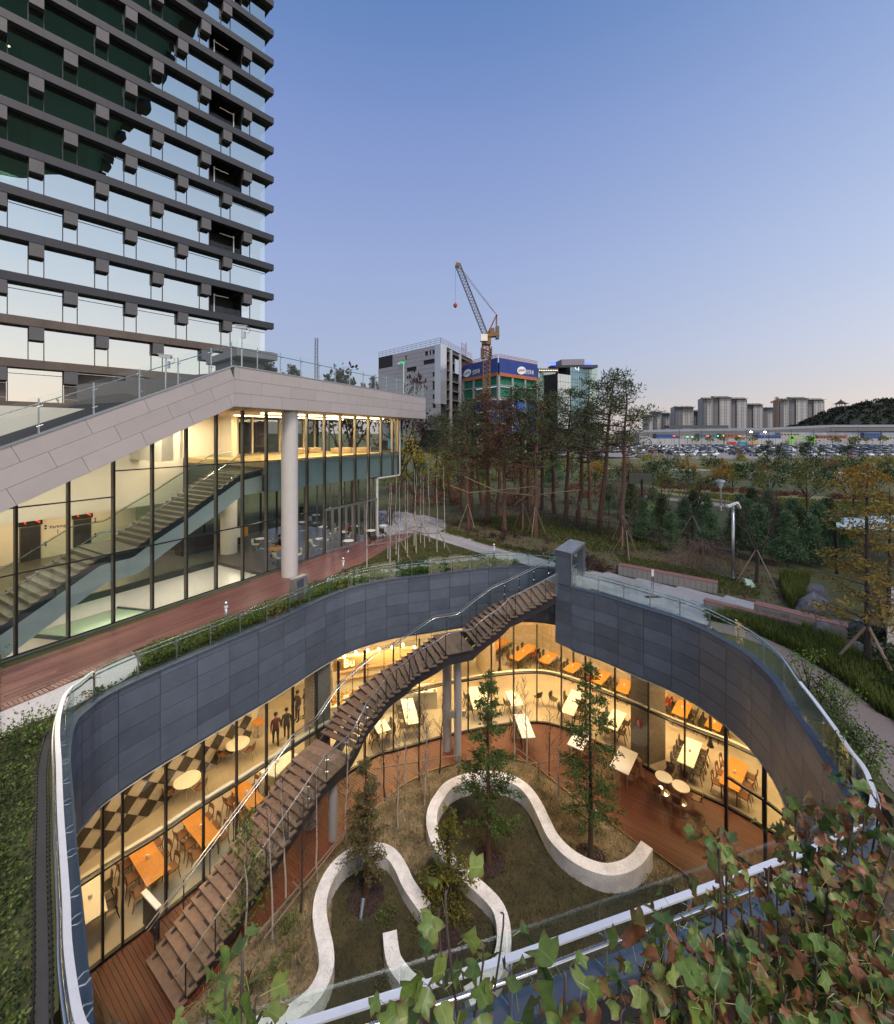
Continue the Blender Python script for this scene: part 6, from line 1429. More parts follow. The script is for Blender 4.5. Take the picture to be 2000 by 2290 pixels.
bushmass([(1920, 1440), (2050, 1400), (2100, 1640), (1990, 1560)], 26, 'lf_dark', 'edge_thicket', (.5, .9), .14, 8, 90)
bushmass([(1240, 1262), (1330, 1245), (1400, 1275), (1300, 1280)], 16, 'lf_plum', 'heather_bank', (.3, .5), .1, 9, 60)
bushmass([(990, 1180), (1060, 1160), (1230, 1205), (1240, 1250), (1120, 1222)], 36, 'lf_plum', 'heather_under_pines', (.25, .45), .1, 10, 50)
# bare trees with stakes, weeping thicket
bt = [bare(51, 5, spread=.45), bare(52, 5, spread=.55, depth=4), bare(53, 4.5, spread=.5)]
for i, (x, yb, yt, l) in enumerate([(1401, 1246, 1060, 'bare tree with stakes just left of the bright spotlit shrubs'), (1549, 1205, 1050, 'bare spreading tree above the weeping thicket'), (1692, 1303, 1060, 'bare tree with stakes right of the camera pole'), (1480, 1190, 1065, 'slim bare tree behind the stone bench')]):
    p = P(x, yb); plant(bt[i % 3], US, p, R.uniform(0, 6), H(yt, p.y) / 4.9, l, 'bare trees by the paved path'); 
    if i != 3: stakes(p, 3, .95, 1.6, ['wooden stakes round the bare tree left of the stone bench', 'wooden stakes round the bare tree in the weeping thicket', 'wooden stakes round the bare tree behind the white bag'][i], 'stakes of the bare trees', .03, (.3, .9, -1.2)[i])
r = random.Random(9); wt = thing('weeping_thicket', 'brown leafless weeping thicket behind the stone bench', 'thicket', P(1570, 1285)); mb = MB(); c0 = P(1570, 1285)
for i in range(170):
    a = r.uniform(0, 2 * PI); d = r.random() ** .6; top = c0 + V((math.cos(a) * d * 1.5, math.sin(a) * d * .9, 1.5 + r.random() * .8 - d * .5)); e = c0 + V((math.cos(a) * (d * 2.1 + .3), math.sin(a) * (d * 1.1 + .2), .05 + .5 * r.random() ** 2)); mid = top.lerp(e, .5) + V((math.cos(a) * .2, math.sin(a) * .2, .35)); mb.tube([c0 + V((0, 0, 1.7)), top, mid, e] if i % 5 == 0 else [top, mid, e], .007, 3, False)
mb.build('hanging_twigs', mat('weeping_twig', (.16, .10, .085), rough=.95), wt, fix=False, kind='stuff')
# spotlit pale shrubs beside the solar panel
ls_ = shrub(61, .9, M['lf_green'], 1.5, 12, 44, .12)
for i, (x, y) in enumerate([(1418, 1160), (1440, 1168)]):
    p = P(x, y); plant(ls_, US, p, i * 2, 1.2, ['pale spotlit shrub at the foot of the solar panel, left of two', 'pale spotlit shrub at the foot of the solar panel, right of two'][i], 'spotlit shrubs by the solar panel')
p = P(1432, 1178, .3); gs_ = MB().lathe([(.03, 0), (.05, .07)], p, 10).build('ground_spotlight', M['lamp_white']); props(gs_, 'small bright ground spotlight under the pale shrubs', 'spotlight')
sd = bpy.data.lights.new('ground_spot', 'SPOT'); sd.energy = 260; sd.spot_size = 1.6; sd.color = (1, .95, .75); so = bpy.data.objects.new('ground_spot', sd); COL.objects.link(so); so.location = p + V((0, -.4, .15)); so.rotation_euler = V((0, -.55, -.85)).to_track_quat('Z', 'Y').to_euler()
# the bald cypress at the right edge
cy = redwood(71, 6.8, M['lf_cypress'], 2.3, .22, 1.0, 'bark_dark', .13); p = P(1941, 1497); cy['label'] = 'amber bald cypress with dark trunk and stakes at the right edge'; cy['group'] = 'amber bald cypresses'; cy.location = p
stakes(p, 3, .9, 1.3, 'leaning stakes at the foot of the amber bald cypress', 'stakes of the cypress', .045, .6)
p = P(1990, 1440); c2 = copy_tree(cy, p, 2.0, .85, 'second amber bald cypress cut by the right edge of the view')

# ---------------------------------------------------------------- birch grove on the lawn
lawn_px = [(715, 1303), (769, 1276), (812, 1260), (870, 1226), (930, 1196), (1000, 1216), (1075, 1239), (1120, 1254), (1160, 1264)]
lw_ = [v2(P(*q)) for q in lawn_px]; d0 = RIM.l[min(range(len(RIM.p)), key=lambda i: (RIM.p[i] - v2(P(1165, 1269))).length)]; d1 = RIM.l[min(range(len(RIM.p)), key=lambda i: (RIM.p[i] - v2(P(690, 1355))).length)]
lw_ += [RIM.off(d0 + (d1 - d0) * i / 24, .45) for i in range(25)]
MB().sheet([lw_], -.012).build('birch_lawn', M['dry_lawn'], kind='structure')
bi = [birch(81, 5.5), birch(82, 5.5), birch(83, 5.2)]
bb = [(820.5, 1269), (873, 1263), (867, 1250.5), (885.5, 1240.6), (892, 1259), (907.7, 1232), (912, 1245.6), (926, 1221), (930, 1237), (941, 1215), (949, 1224.7), (961, 1212), (978, 1234.5), (995, 1226)]
bp_ = []
for i, (x, y) in enumerate(sorted(bb)):
    p = P(x, y); bp_.append(p); plant(bi[i % 3], US, p, R.uniform(0, 6), R.uniform(.88, 1.06), f'white stemmed birch sapling on the lawn by the lobby, {ORD[i] if i < 12 else str(i + 1) + "th"} from the left', 'birch saplings on the lawn by the lobby')
fr = thing('support_frame', 'wooden pole frame tied between the birch saplings on the lawn', 'pole frame', bp_[0])
for a, b in [(0, 1), (1, 4), (0, 4), (4, 5), (1, 2), (2, 6), (5, 8), (6, 9), (8, 12), (9, 11), (11, 13), (12, 13), (3, 7), (7, 10), (4, 6)]:
    d = (bp_[b] - bp_[a]); MB().tube([bp_[a] - d * .08 + V((.05, 0, 1.25 + .1 * (a % 2))), bp_[b] + d * .08 + V((.05, 0, 1.25 + .1 * (b % 3)))], .028, 5).build('pole', M['bamboo'], fr)
for a in (1, 4, 9, 12): MB().tube([bp_[a] + V((.9, -.3, 0)), bp_[a] + V((0, 0, 1.5))], .028, 5).build('pole', M['bamboo'], fr)
ss = [(743, 1297), (770, 1291), (800, 1290), (823, 1285), (847, 1281), (862, 1277), (882, 1275), (907, 1269), (884, 1285), (925, 1268), (950, 1266), (985, 1258), (1010, 1256), (1036, 1252), (1062, 1250), (1090, 1246), (830, 1294), (790, 1299), (960, 1256), (905, 1280)]
sp_ = thing('stepping_stones', 'grey stepping stones set in the grass behind the courtyard rim', 'stepping stones', P(900, 1275))
for i, (x, y) in enumerate(ss):
    p = P(x, y); n = 7; a0 = R.uniform(0, 6); MB().prism([(p.x + math.cos(a0 + 2 * PI * k / n) * R.uniform(.3, .42), p.y + math.sin(a0 + 2 * PI * k / n) * R.uniform(.24, .34)) for k in range(n)], -.03, .018).build('stone', M['paving'], sp_)

# ---------------------------------------------------------------- ground cover and grass (nobody could count it)
def cover(poly, n, mname, name, h=.28, l=.11, w=.07, seed=1, z=0.0, zf=None, holes=()):
    r = random.Random(seed); mb = MB()
    for q in scatter(poly, n, r):
        if any(inside(q, hh) for hh in holes): continue
        zz = (zf(q) if zf else z); k = .55 + .45 * math.sin(q.x * 2.3 + seed) * math.cos(q.y * 1.9); p = V((q.x, q.y, zz + h * r.random() ** .7 * max(.15, k))); d = rv(r); d.z = abs(d.z) * .6
        if k < .32 and r.random() < .75: continue
        leafq(mb, p, d, rv(r), l * r.uniform(.6, 1.4), w * r.uniform(.6, 1.3))
    mb.build(name, M[mname], kind='stuff', fix=False)
def blades(poly, n, mname, name, h=.5, w=.03, seed=1, z=0.0, zf=None, lean=.35, holes=()):
    r = random.Random(seed); mb = MB()
    for q in scatter(poly, n, r):
        if any(inside(q, hh) for hh in holes): continue
        b = V((q.x, q.y, (zf(q) if zf else z) - .01)); hh_ = h * r.uniform(.45, 1.15); a = r.uniform(0, 2 * PI); t = b + V((math.cos(a) * lean * hh_, math.sin(a) * lean * hh_, hh_)); s = V((-math.sin(a), math.cos(a), 0)) * (w * .5)
        m = b.lerp(t, .55) + V((0, 0, hh_ * .12)); o = len(mb.v); mb.v += [tuple(b - s), tuple(b + s), tuple(m + s * .7), tuple(m - s * .7), tuple(t)]; mb.f += [(o, o + 1, o + 2, o + 3), (o + 3, o + 2, o + 4)]; mb.m += [0, 0]
    mb.build(name, M[mname], kind='stuff', fix=False)
dA = RIM.l[min(range(len(RIM.p)), key=lambda i: (RIM.p[i] - v2(P(180, 1605))).length)]; dB = d1
pst = [RIM.off(dA + (dB - dA) * i / 40, .44) for i in range(41)] + [v2(P(*q)) for q in [(711, 1306), (600, 1352), (537, 1382), (425, 1422), (330, 1462), (318, 1492), (250, 1542), (190, 1568)]]
MB().sheet([pst], -.014).build('planting_strip', M['soil'], kind='structure')
cover(pst, 15000, 'lf_ivy', 'low_hedge_planting', .42, .085, .05, 3)
cover([lw_[i] for i in range(len(lw_))], 5000, 'lf_ivy', 'lawn_edge_planting', .10, .07, .03, 4)
rimstrip = [RIM.off(d0 + (d1 - d0) * i / 24, .45) for i in range(25)] + [RIM.off(d1 + (d0 - d1) * i / 24, 1.0) for i in range(25)]
cover(rimstrip, 5200, 'lf_green', 'leafy_rim_planting', .38, .10, .07, 5)
blades(lw_, 9000, 'lf_grass', 'birch_lawn_grass', .10, .03, 6)
ivy = [v2(P(*q)) for q in [(0, 1648), (60, 1625), (120, 1600), (170, 1590)]] + [*[RIM.off(D_LT + .6 + (D_NL - .9 - D_LT - .6) * i / 20, .62) for i in range(21)], V((-8.5, 3.5)), V((-13.5, 9.5)), V((-16.5, 15.5))]
cover(ivy, 24000, 'lf_dark', 'ivy_slope', .34, .065, .042, 7)
cover(ivy, 15000, 'lf_ivy', 'ivy_new_growth', .38, .06, .04, 17)
tg = [v2(P(*q)) for q in [(1575, 1382), (1650, 1376), (1720, 1390), (1800, 1410), (1880, 1440), (1930, 1475), (1990, 1530), (2080, 1600), (2080, 1670), (2000, 1610), (1962, 1590), (1923, 1555), (1875, 1516), (1826, 1485), (1767, 1450), (1714, 1426), (1640, 1397)]]
blades(tg, 16000, 'lf_grass', 'tall_grass', .42, .028, 8, lean=.45)
blades([v2(P(*q)) for q in [(1745, 1300), (1810, 1302), (1800, 1345), (1775, 1368), (1755, 1340)]], 3600, 'lf_grass', 'iris_clump', .75, .035, 9, lean=.25)
blades([v2(P(*q)) for q in [(1380, 1240), (1500, 1262), (1700, 1310), (1700, 1340), (1600, 1325), (1400, 1282)]], 5000, 'lf_grass', 'bench_back_grass', .17, .03, 10)
blades([v2(P(*q)) for q in [(985, 1190), (1240, 1254), (1240, 1242), (1100, 1212), (1000, 1180)]], 4200, 'lf_grass', 'path_edge_grass', .15, .035, 11)
blades([v2(P(*q)) for q in [(1020, 1165), (1200, 1150), (1420, 1190), (1500, 1230), (1330, 1235), (1180, 1200)]], 8000, 'lf_grass', 'woodland_grass', .22, .05, 12)
blades([v2(P(*q)) for q in [(1480, 1098), (1700, 1112), (2010, 1128), (2010, 1150), (1800, 1136), (1640, 1122)]], 6000, 'lf_olive', 'park_lawn_grass', .25, .09, 13)
iv = [shrub(68, .6, M['lf_ivy'], .7, 10, 44, .07), shrub(69, .55, M['lf_dark'], .7, 10, 44, .07), shrub(70, .5, M['lf_green'], .8, 8, 26, .07)]
for i, q in enumerate(scatter(ivy, 16, random.Random(5))): plant(iv[(i * 2 + i // 3) % 3], US, (q.x, q.y, 0), i, R.uniform(.7, 1.3), f'low shrub on the ivy slope left of the rail, {ORD[i] if i < 12 else str(i + 1) + "th"} of the patch', 'low shrubs on the ivy slope')
sh = [shrub(62, .55, M['lf_green'], 1.0, 10, 30, .07), shrub(63, .5, M['lf_dark'], .9, 9, 30, .07)]
for i, (x, y) in enumerate([(1808, 1545), (1837, 1575), (1872, 1610), (1880, 1640), (1898, 1672), (1915, 1710), (1858, 1600), (1892, 1690), (1940, 1760), (1925, 1730)]): plant(sh[i % 2], US, P(x, y), R.uniform(0, 6), R.uniform(.8, 1.25), f'straggly shrub outside the right rail, {ORD[i]} down from the top', 'straggly shrubs between the right rail and gravel path')

# ================================================================ plants of the courtyard garden
lawnA = [p for p in [RA.at(RA.L * i / 40) for i in range(8, 41)]]
lawnB = [RB.at(RB.L * i / 40) for i in range(2, 41)] + [v2(P(985, 2120, -8.4)), v2(P(900, 2290, -8.4))]
for pl_, nm in ((lawnA + [v2(P(1250, 2120, -8.4)), v2(P(1440, 1960, -8.4))] if False else lawnA, 'lawn_inside_right_wall'), (lawnB, 'lawn_inside_left_wall')): pass
big = [v2(P(x, y, -8.5)) for x, y in [(640, 2290), (735, 2180), (745, 1985), (800, 1915), (850, 1905), (930, 1960), (985, 1900), (970, 1830), (1000, 1770), (1060, 1742), (1130, 1748), (1190, 1800), (1225, 1880), (1290, 1950), (1380, 1968), (1500, 1965), (1600, 2040)]] + [V((8, 8.6)), V((2, 6.7)), V((-4, 6.0))]
grid_sheet(big, .5, lambda p: gz(p) + .025, 'garden_lawn', M['dry_lawn'], kind='structure')
blades(big, 30000, 'lf_lawn', 'lawn_grass', .13, .022, 21, zf=gz, lean=.6)
blades(GAR, 30000, 'lf_straw', 'straw_grass', .16, .022, 22, zf=gz, lean=.7, holes=(big,))
cover(GAR, 10000, 'lf_ivy', 'garden_weeds', .26, .07, .04, 31, zf=gz, holes=(big,)); cover(GAR, 2600, 'lf_plum', 'garden_leaf_litter', .05, .06, .04, 32, zf=gz); cover([v2(p) for p in mulch], 7000, 'lf_red', 'woodland_leaf_litter', .06, .13, .09, 33); cover([v2(p) for p in mulch], 5000, 'lf_ivy', 'woodland_herbs', .30, .12, .07, 34)
for i, (x, y, rx) in enumerate([(1093, 1925, .62), (1322, 1903, .55), (819, 2003, .62), (1005, 2120, .5)]):
    p = P(x, y, -8.42); mb = MB(); r = random.Random(i)
    o = grid_sheet([V((p.x + math.cos(k * PI / 10) * rx, p.y + math.sin(k * PI / 10) * rx)) for k in range(20)], .3, lambda q: gz(q) + .05, 'mulch_ring', M['mulch'], kind='structure')
    for _ in range(500): a = r.uniform(0, 6.3); d = rx * 1.05 * r.random() ** .5; q = V((p.x + math.cos(a) * d, p.y + math.sin(a) * d)); leafq(mb, V((q.x, q.y, gz(q) + .06)), rv(r, .4), rv(r), .07, .04)
    mb.build('mulch_chips', M['lf_plum'], kind='stuff', fix=False)
def court_tree(o, x, yb, label, group=None, z=-8.4): p = P(x, yb, z); p.z = gz(p) + .02; o.location = p; o['label'] = label; o['group'] = group or 'trees of the sunken garden'; return p
t = redwood(91, 7.3, M['lf_redwood'], 1.35, .16, 2.5, lf=.12); court_tree(t, 1092, 1927, 'green feathery redwood inside the long white serpentine wall')
t = redwood(92, 7.7, M['lf_redwood'], 1.5, .18, 2.1, 'bark_dark', .12); court_tree(t, 1321, 1903, 'dark green redwood before the brick pillar, right of the serpentine wall')
t = redwood(93, 4.9, M['lf_redwood_b'], .95, .2, 2.6, lf=.10); court_tree(t, 819, 1999, 'smaller bronze green redwood inside the left white arch')
t = birch(94, 4.1, 'bark_birch', 0, 30); c = MB(); r = random.Random(94)
for i in range(70): z = 4.1 * (.22 + .78 * r.random()); clump(c, V((r.uniform(-1, 1), r.uniform(-1, 1), 0)) * (.75 * (1.15 - z / 4.6)) + V((0, 0, z)), .2, 9, .10, .075, r, .8, .3)
c.build('crown', M['lf_green'], t, fix=False); t.name = 'young_tree'; t['category'] = 'tree'; court_tree(t, 552, 2096, 'slender green leaved young tree in front of the lower stair')
t = redwood(95, 3.5, M['lf_olive'], 1.0, .1, .9, 'bark_dark', .12); court_tree(t, 1003, 2040, 'brownish green bushy redwood between the two white walls')
cb_ = [birch(96, 4.2, 'bark_birch', 26, 30), birch(97, 4.2, 'bark_birch', 18, 34), birch(98, 3.9, 'bark_dark', 30, 30)]
cbl = [(610, 2100, 1), (675, 2045, 1), (709, 1975, 1), (771, 1888, 1), (890, 1860, .9), (950, 1806, .85), (937, 1745, 1), (957, 1735, 1), (984, 1728, 1.0), (1150, 1705, .95), (1228, 1735, .9), (1180, 1700, 1), (1246, 1790, .8), (640, 2010, 1), (860, 1790, 1), (905, 1752, 1)]
cbp = []
for i, (x, y, s) in enumerate(sorted(cbl)):
    p = P(x, y, ZC + .1); p.z = gz(p); cbp.append(p); plant(cb_[i % 3], US, p, R.uniform(0, 6), s, f'bare birch sapling in the sunken garden, {ORD[i] if i < 12 else str(i + 1) + "th"} from the left', 'bare birch saplings in the sunken garden')
fr = thing('support_frame', 'long paired poles tied along the garden edge beside the stair', 'pole frame', P(600, 2070, ZC))
for (xa, ya), (xb, yb_) in [((560, 2110), (780, 1850)), ((590, 2100), (790, 1842)), ((655, 1972), (672, 1990))]: MB().tube([P(xa, ya, ZC + .75), P(xb, yb_, ZC + .75)], .03, 6).build('pole', M['bamboo'], fr)
fr = thing('support_frame', 'crossed wooden pole frame round the saplings at the back of the garden', 'pole frame', P(950, 1745, ZC))
for (xa, ya), (xb, yb_) in [((835, 1720), (1020, 1690)), ((930, 1720), (960, 1765)), ((960, 1765), (1060, 1680)), ((850, 1790), (955, 1760)), ((940, 1700), (955, 1780)), ((1150, 1670), (1205, 1710)), ((1205, 1710), (1250, 1745)), ((1250, 1745), (1310, 1755)), ((1180, 1710), (1240, 1700)), ((1290, 1745), (1300, 1800)), ((790, 1838), (900, 1770)), ((1160, 1690), (1195, 1720))]:
    MB().tube([P(xa, ya, ZC + .8), P(xb, yb_, ZC + .8)], .028, 5).build('pole', M['bamboo'], fr)
for x, y in [(960, 1765), (1205, 1710), (1250, 1745), (1025, 1700)]: p = P(x, y, ZC + .8); MB().tube([(p.x, p.y, ZC), (p.x, p.y, ZC + 1.0)], .03, 5).build('pole', M['bamboo'], fr)
sb = [shrub(64, .5, M['lf_green'], .6, 10, 26, .07), shrub(65, .45, M['lf_redwood_b'], .6, 9, 26, .07), shrub(66, .5, M['lf_olive'], .5, 9, 24, .06)]
for i, (x, y, s) in enumerate([(640, 2080, 1), (560, 2210, 1), (1000, 1930, .9), (985, 1965, 1), (970, 2060, 1), (940, 2090, .9), (870, 2060, .8), (860, 2200, .9), (1030, 2060, .9), (620, 2180, .9), (980, 2010, 1), (660, 2120, .8), (480, 2260, 1)]): p = P(x, y, -8.45); p.z = gz(p); plant(sb[i % 3], US, p, R.uniform(0, 6), s, f'low shrub in the sunken garden, {ORD[i] if i < 12 else "thirteenth"} counted from the back', 'low shrubs of the sunken garden')
# garden spotlights
for i, (x, y) in enumerate([(808, 2050), (1333, 1812)]):
    p = P(x, y, -8.3); p.z = gz(p); t = thing('garden_spotlight', ['silver cylinder spotlight standing in the left lawn', 'round white spotlight on the trunk side of the right redwood'][i], 'spotlight', p)
    if i == 0: MB().tube([p + V((0, 0, .12)), p + V((.02, .35, .42))], .085, 14).build('housing', M['steel'], t); MB().box(p + V((0, 0, .06)), (.14, .12, .14)).build('bracket', M['steel_matt'], t)
    else: MB().lathe([(.02, .1), (.09, .07), (.11, 0), (.08, -.07), (.02, -.1)], p + V((0, 0, .35)), 14).build('housing', M['white'], t, sm=True); MB().tube([p, p + V((0, 0, .3))], .02, 6).build('stem', M['steel_matt'], t)
# ================================================================ things on the plaza
def bench(a, b, w, h, label, side=1):
    t = thing('bench', label, 'bench', a, 0, 'stone benches with red timber tops'); d = V((b.x - a.x, b.y - a.y)); L = d.length; an = math.atan2(d.y, d.x); d.normalize(); n = V((-d.y, d.x)) * side; c = (v2(a) + v2(b)) / 2 + n * (w / 2)
    MB().box((c.x, c.y, h / 2), (L, w, h), an).build('stone_base', M['bench_stone'], t)
    k = 4
    for i in range(k): q = c + n * (w * ((i + .5) / k - .5)); MB().box((q.x, q.y, h + .025), (L + .04, w / k - .01, .045), an).build('slat', M['bench_top'], t)
    return t
bench(P(1383, 1285), P(1603, 1329), .5, .48, 'long stone bench with timber top beyond the paved path')
bench(P(1687, 1378), P(1895, 1432), .55, .46, 'stone bench with timber top beside the rocks at the right')
bench(P(1574, 1360), P(1790, 1418), .38, .32, 'low stone edge seat with timber top along the tall grass')
for i, (x, y, l) in enumerate([(506, 1393, 'round headed bollard lamp at the terrace edge, nearest the camera'), (768, 1282, 'round headed bollard lamp where the birch lawn begins'), (1105, 1247, 'round headed bollard lamp beside the paved path')]):
    p = P(x, y); t = thing('bollard_lamp', l, 'bollard lamp', p, 0, 'bollard lamps along the rim'); MB().lathe([(.055, 0), (.055, .62)], p, 12).build('post', M['steel_matt'], t, sm=True); autosmooth(MB().lathe([(.075, .62), (.08, .66), (.08, .74)], p, 14).build('collar', M['white'], t)); autosmooth(MB().lathe([(.08, .745), (.085, .80), (.06, .86), (.01, .89)], p, 14).build('dome', M['steel'], t), 60)
dq = RIM.at_px(697) if False else RIM.l[min(range(len(RIM.p)), key=lambda i: (RIM.p[i] - v2(P(697, 1353))).length)]
q = RIM.off(dq, .78); tn = RIM.tan(dq); an = math.atan2(tn.y, tn.x)
t = thing('steel_cabinet', 'upright grey steel cabinet standing in the rim planting', 'cabinet', (q.x, q.y, 0)); MB().box((q.x, q.y, .58), (.86, .26, 1.16), an).build('body', M['steel_matt'], t); c = q - RIM.nor(dq) * .135; MB().box((c.x, c.y, .55), (.40, .01, 1.0), an).build('door', M['coping'], t)
p = P(1460, 1336); t = thing('sign_stand', 'thin two legged sign stand on the paved path', 'sign stand', p); [MB().tube([p + V((sx, 0, 0)), p + V((sx, 0, 1.05))], .012, 5).build('leg', M['dark_metal'], t) for sx in (-.04, .04)]; MB().box(p + V((0, 0, 1.16)), (.10, .02, .32)).build('sign_plate', M['white'], t); MB().box(p + V((0, 0, .01)), (.7, .22, .02)).build('foot_plate', M['dark_metal'], t)
for i, (x, yb, yt, l) in enumerate([(1640, 1298, 1134, 'tall steel pole with twin white security cameras by the bare tree')]):
    p = P(x, yb); zt = H(yt, p.y); t = thing('camera_pole', l, 'camera pole', p); MB().tube([p, V((p.x, p.y, zt))], .075, 12).build('pole', M['steel_matt'], t, sm=True); MB().box(p + V((0, 0, .06)), (.34, .34, .14)).build('base', M['steel'], t)
    MB().bar((p.x - .36, p.y - .1, zt + .05), (p.x + .22, p.y + .1, zt + .18), .12, .11).build('camera_body', M['white'], t); MB().bar((p.x, p.y - .3, zt + .28), (p.x + .35, p.y, zt - .05), .13, .12).build('camera_body', M['white'], t)
p = P(1612, 1142); zt = H(1072, p.y); t = thing('park_lamp', 'old style park lamp with funnel head on the lawn', 'lamp post', p); MB().lathe([(.14, 0), (.12, .4), (.08, .5), (.07, zt - .9)], p, 10).build('pole', M['steel_matt'], t); MB().lathe([(.10, zt - .9), (.30, zt - .25), (.32, zt - .2)], p, 14).build('lamp_glass', M['white'], t); MB().lathe([(.42, zt - .2), (.38, zt - .1), (.1, zt)], p, 14).build('cap', M['steel_matt'], t)
p = P(1436, 1195); zt = H(1070, p.y); t = thing('solar_panel_post', 'solar panel on a dark post among the spotlit shrubs', 'solar panel', p); MB().tube([p, V((p.x, p.y, zt))], .09, 8).build('post', M['dark_metal'], t)
q = [V((p.x - 1.15, p.y - .4, zt + .5)), V((p.x + .55, p.y - .5, zt + .45)), V((p.x + .95, p.y + .2, zt - .42)), V((p.x - .85, p.y + .3, zt - .4))]
MB().hexa([v - V((0, 0, .05)) for v in q[::-1]], q[::-1]).build('panel', mat('lit_panel_underside', (.33, .34, .28), rough=.2), t); x = MB(); [x.bar(q[i], q[(i + 1) % 4], .05) for i in range(4)]; x.build('panel_frame', M['dark_metal'], t)  # panel colour lightened to stand for light on its underside
p = R3(462 * 0 + 1462, 1100, p.y); 
for i, (x, y, s, l) in enumerate([(1800, 1372, .55, 'small grey rock at the left of the rock group'), (1822, 1362, .75, 'largest grey rock beside the iris clump'), (1826, 1338, .7, 'grey rock at the back of the rock group'), (1960, 1425, .7, 'grey rock at the foot of the stone block'), (1955, 1470, .6, 'lower grey rock beside the cypress trunk'), (1905, 1455, .4, 'small stone at the end of the right bench'), (1838, 1420, .5, 'flat stone in the tall grass before the bench')]):
    p = P(x, y); r = random.Random(i + 40); b = bmesh.new(); bmesh.ops.create_icosphere(b, subdivisions=2, radius=s)
    for v in b.verts: v.co = V((v.co.x * 1.25, v.co.y * .8, v.co.z * .75)); v.co += V((math.sin(v.co.z * 7 + i), math.sin(v.co.x * 6), math.cos(v.co.y * 5 + i))) * s * .14
    for _ in range(5):
        n = rv(r).normalized(); n.z = abs(n.z) * .7
        for v in b.verts:
            d = v.co.dot(n) - s * .5
            if d > 0: v.co -= n * d * .9
    me = bpy.data.meshes.new('rock'); b.to_mesh(me); b.free(); me.materials.append(M['stone_rock']); o = put('rock', me); o.location = p + V((0, 0, s * .22)); o.rotation_euler = (0, 0, -.6 + i); props(o, l, 'rock', 'grey garden rocks')
p = P(1677, 1312); o = MB().hexa([p + V(v) for v in ((-.22, -.12, .02), (.2, -.2, .02), (.26, .1, .02), (-.16, .14, .02))], [p + V(v) for v in ((-.26, -.02, .42), (.05, -.05, .36), (.12, .16, .30), (-.24, .2, .40))]).build('litter_bag', mat('white_green_bag', (.62, .72, .66), (.25, .5, .35), 5, .6)); props(o, 'crumpled white and green bag lying on the soil', 'bag')
p = P(1910, 1412); t = thing('tilted_panel', 'bluish flat lamp panel on crossed legs beside the rocks', 'panel', p)
for s in (-1, 1): MB().hexa([p + V((-.1 + s * .25, s * -.5 + .1, .25)), p + V((.12 + s * .25, s * -.5 + .1, .22)), p + V((.12, .0, .5)), p + V((-.1, .0, .5))], [p + V((-.1 + s * .25, s * -.5 + .1, .28)), p + V((.12 + s * .25, s * -.5 + .1, .25)), p + V((.12, .0, .53)), p + V((-.1, .0, .53))]).build('wing', mat('blue_grey_panel', (.25, .36, .38), rough=.4), t)
MB().tube([p, p + V((0, 0, .5))], .03, 6).build('stem', M['dark_metal'], t)
p = P(1850, 1366); o = MB().lathe([(.02, .3), (.13, .26), (.17, .12), (.12, 0)], p, 14).build('globe_lamp', M['steel']); props(o, 'small silver globe lamp by the rocks', 'lamp'); autosmooth(o, 80)
a = P(1990, 1480); t = thing('stone_block', 'big pale paver topped stone block at the right edge', 'stone block', a); MB().hexa([(15.0, 14.4, -.02), (22, 15, -.02), (25, 20, -.02), (20, 19.5, -.02)], [(15.35, 14.7, 1.0), (22, 15.2, 1.0), (25, 19.8, 1.0), (20.2, 19.3, 1.0)]).build('block', M['stone_pave'], t)
# pergola with pale roof
c = [P(1868, 1158, 2.6), P(2060, 1150, 2.6), P(2060, 1183, 2.6), P(1872, 1178, 2.6)]; t = thing('pergola', 'shelter with pale mint roof at the right edge of the park', 'shelter', (c[0].x, c[0].y, 0)); MB().hexa([v - V((0, 0, .12)) for v in c[::-1]], c[::-1]).build('roof', mat('mint_roof', (.55, .68, .66), rough=.5), t)
x = MB(); [x.bar((v.x, v.y, 0), (v.x, v.y, 2.5), .12) for v in c]; x.build('post', M['dark_metal'], t)
# lattice fence
pts = [P(1130, 1165), P(1240, 1178), P(1390, 1203), P(1520, 1226), P(1660, 1258)]; fp = Path([v2(p) for p in pts]); t = thing('lattice_fence', 'low dark wooden lattice fence under the pines', 'fence', pts[0]); mb = MB(); k = 0.0
while k < fp.L - .9:
    a, b = fp.at(k), fp.at(k + .9); mb.bar((a.x, a.y, .12), (b.x, b.y, 1.02), .035, .02); mb.bar((b.x, b.y, .12), (a.x, a.y, 1.02), .035, .02); k += .22
mb.build('lattice', M['bark_dark'], t, kind='stuff'); k = 0
while k < fp.L: p = fp.at(k); MB().box((p.x, p.y, .58), (.09, .09, 1.16)).build('post', M['bark_dark'], t); k += 1.8
MB().tube([(*fp.at(fp.L * i / 20), 1.06) for i in range(21)], .03, 4).build('top_rail', M['bark_dark'], t)
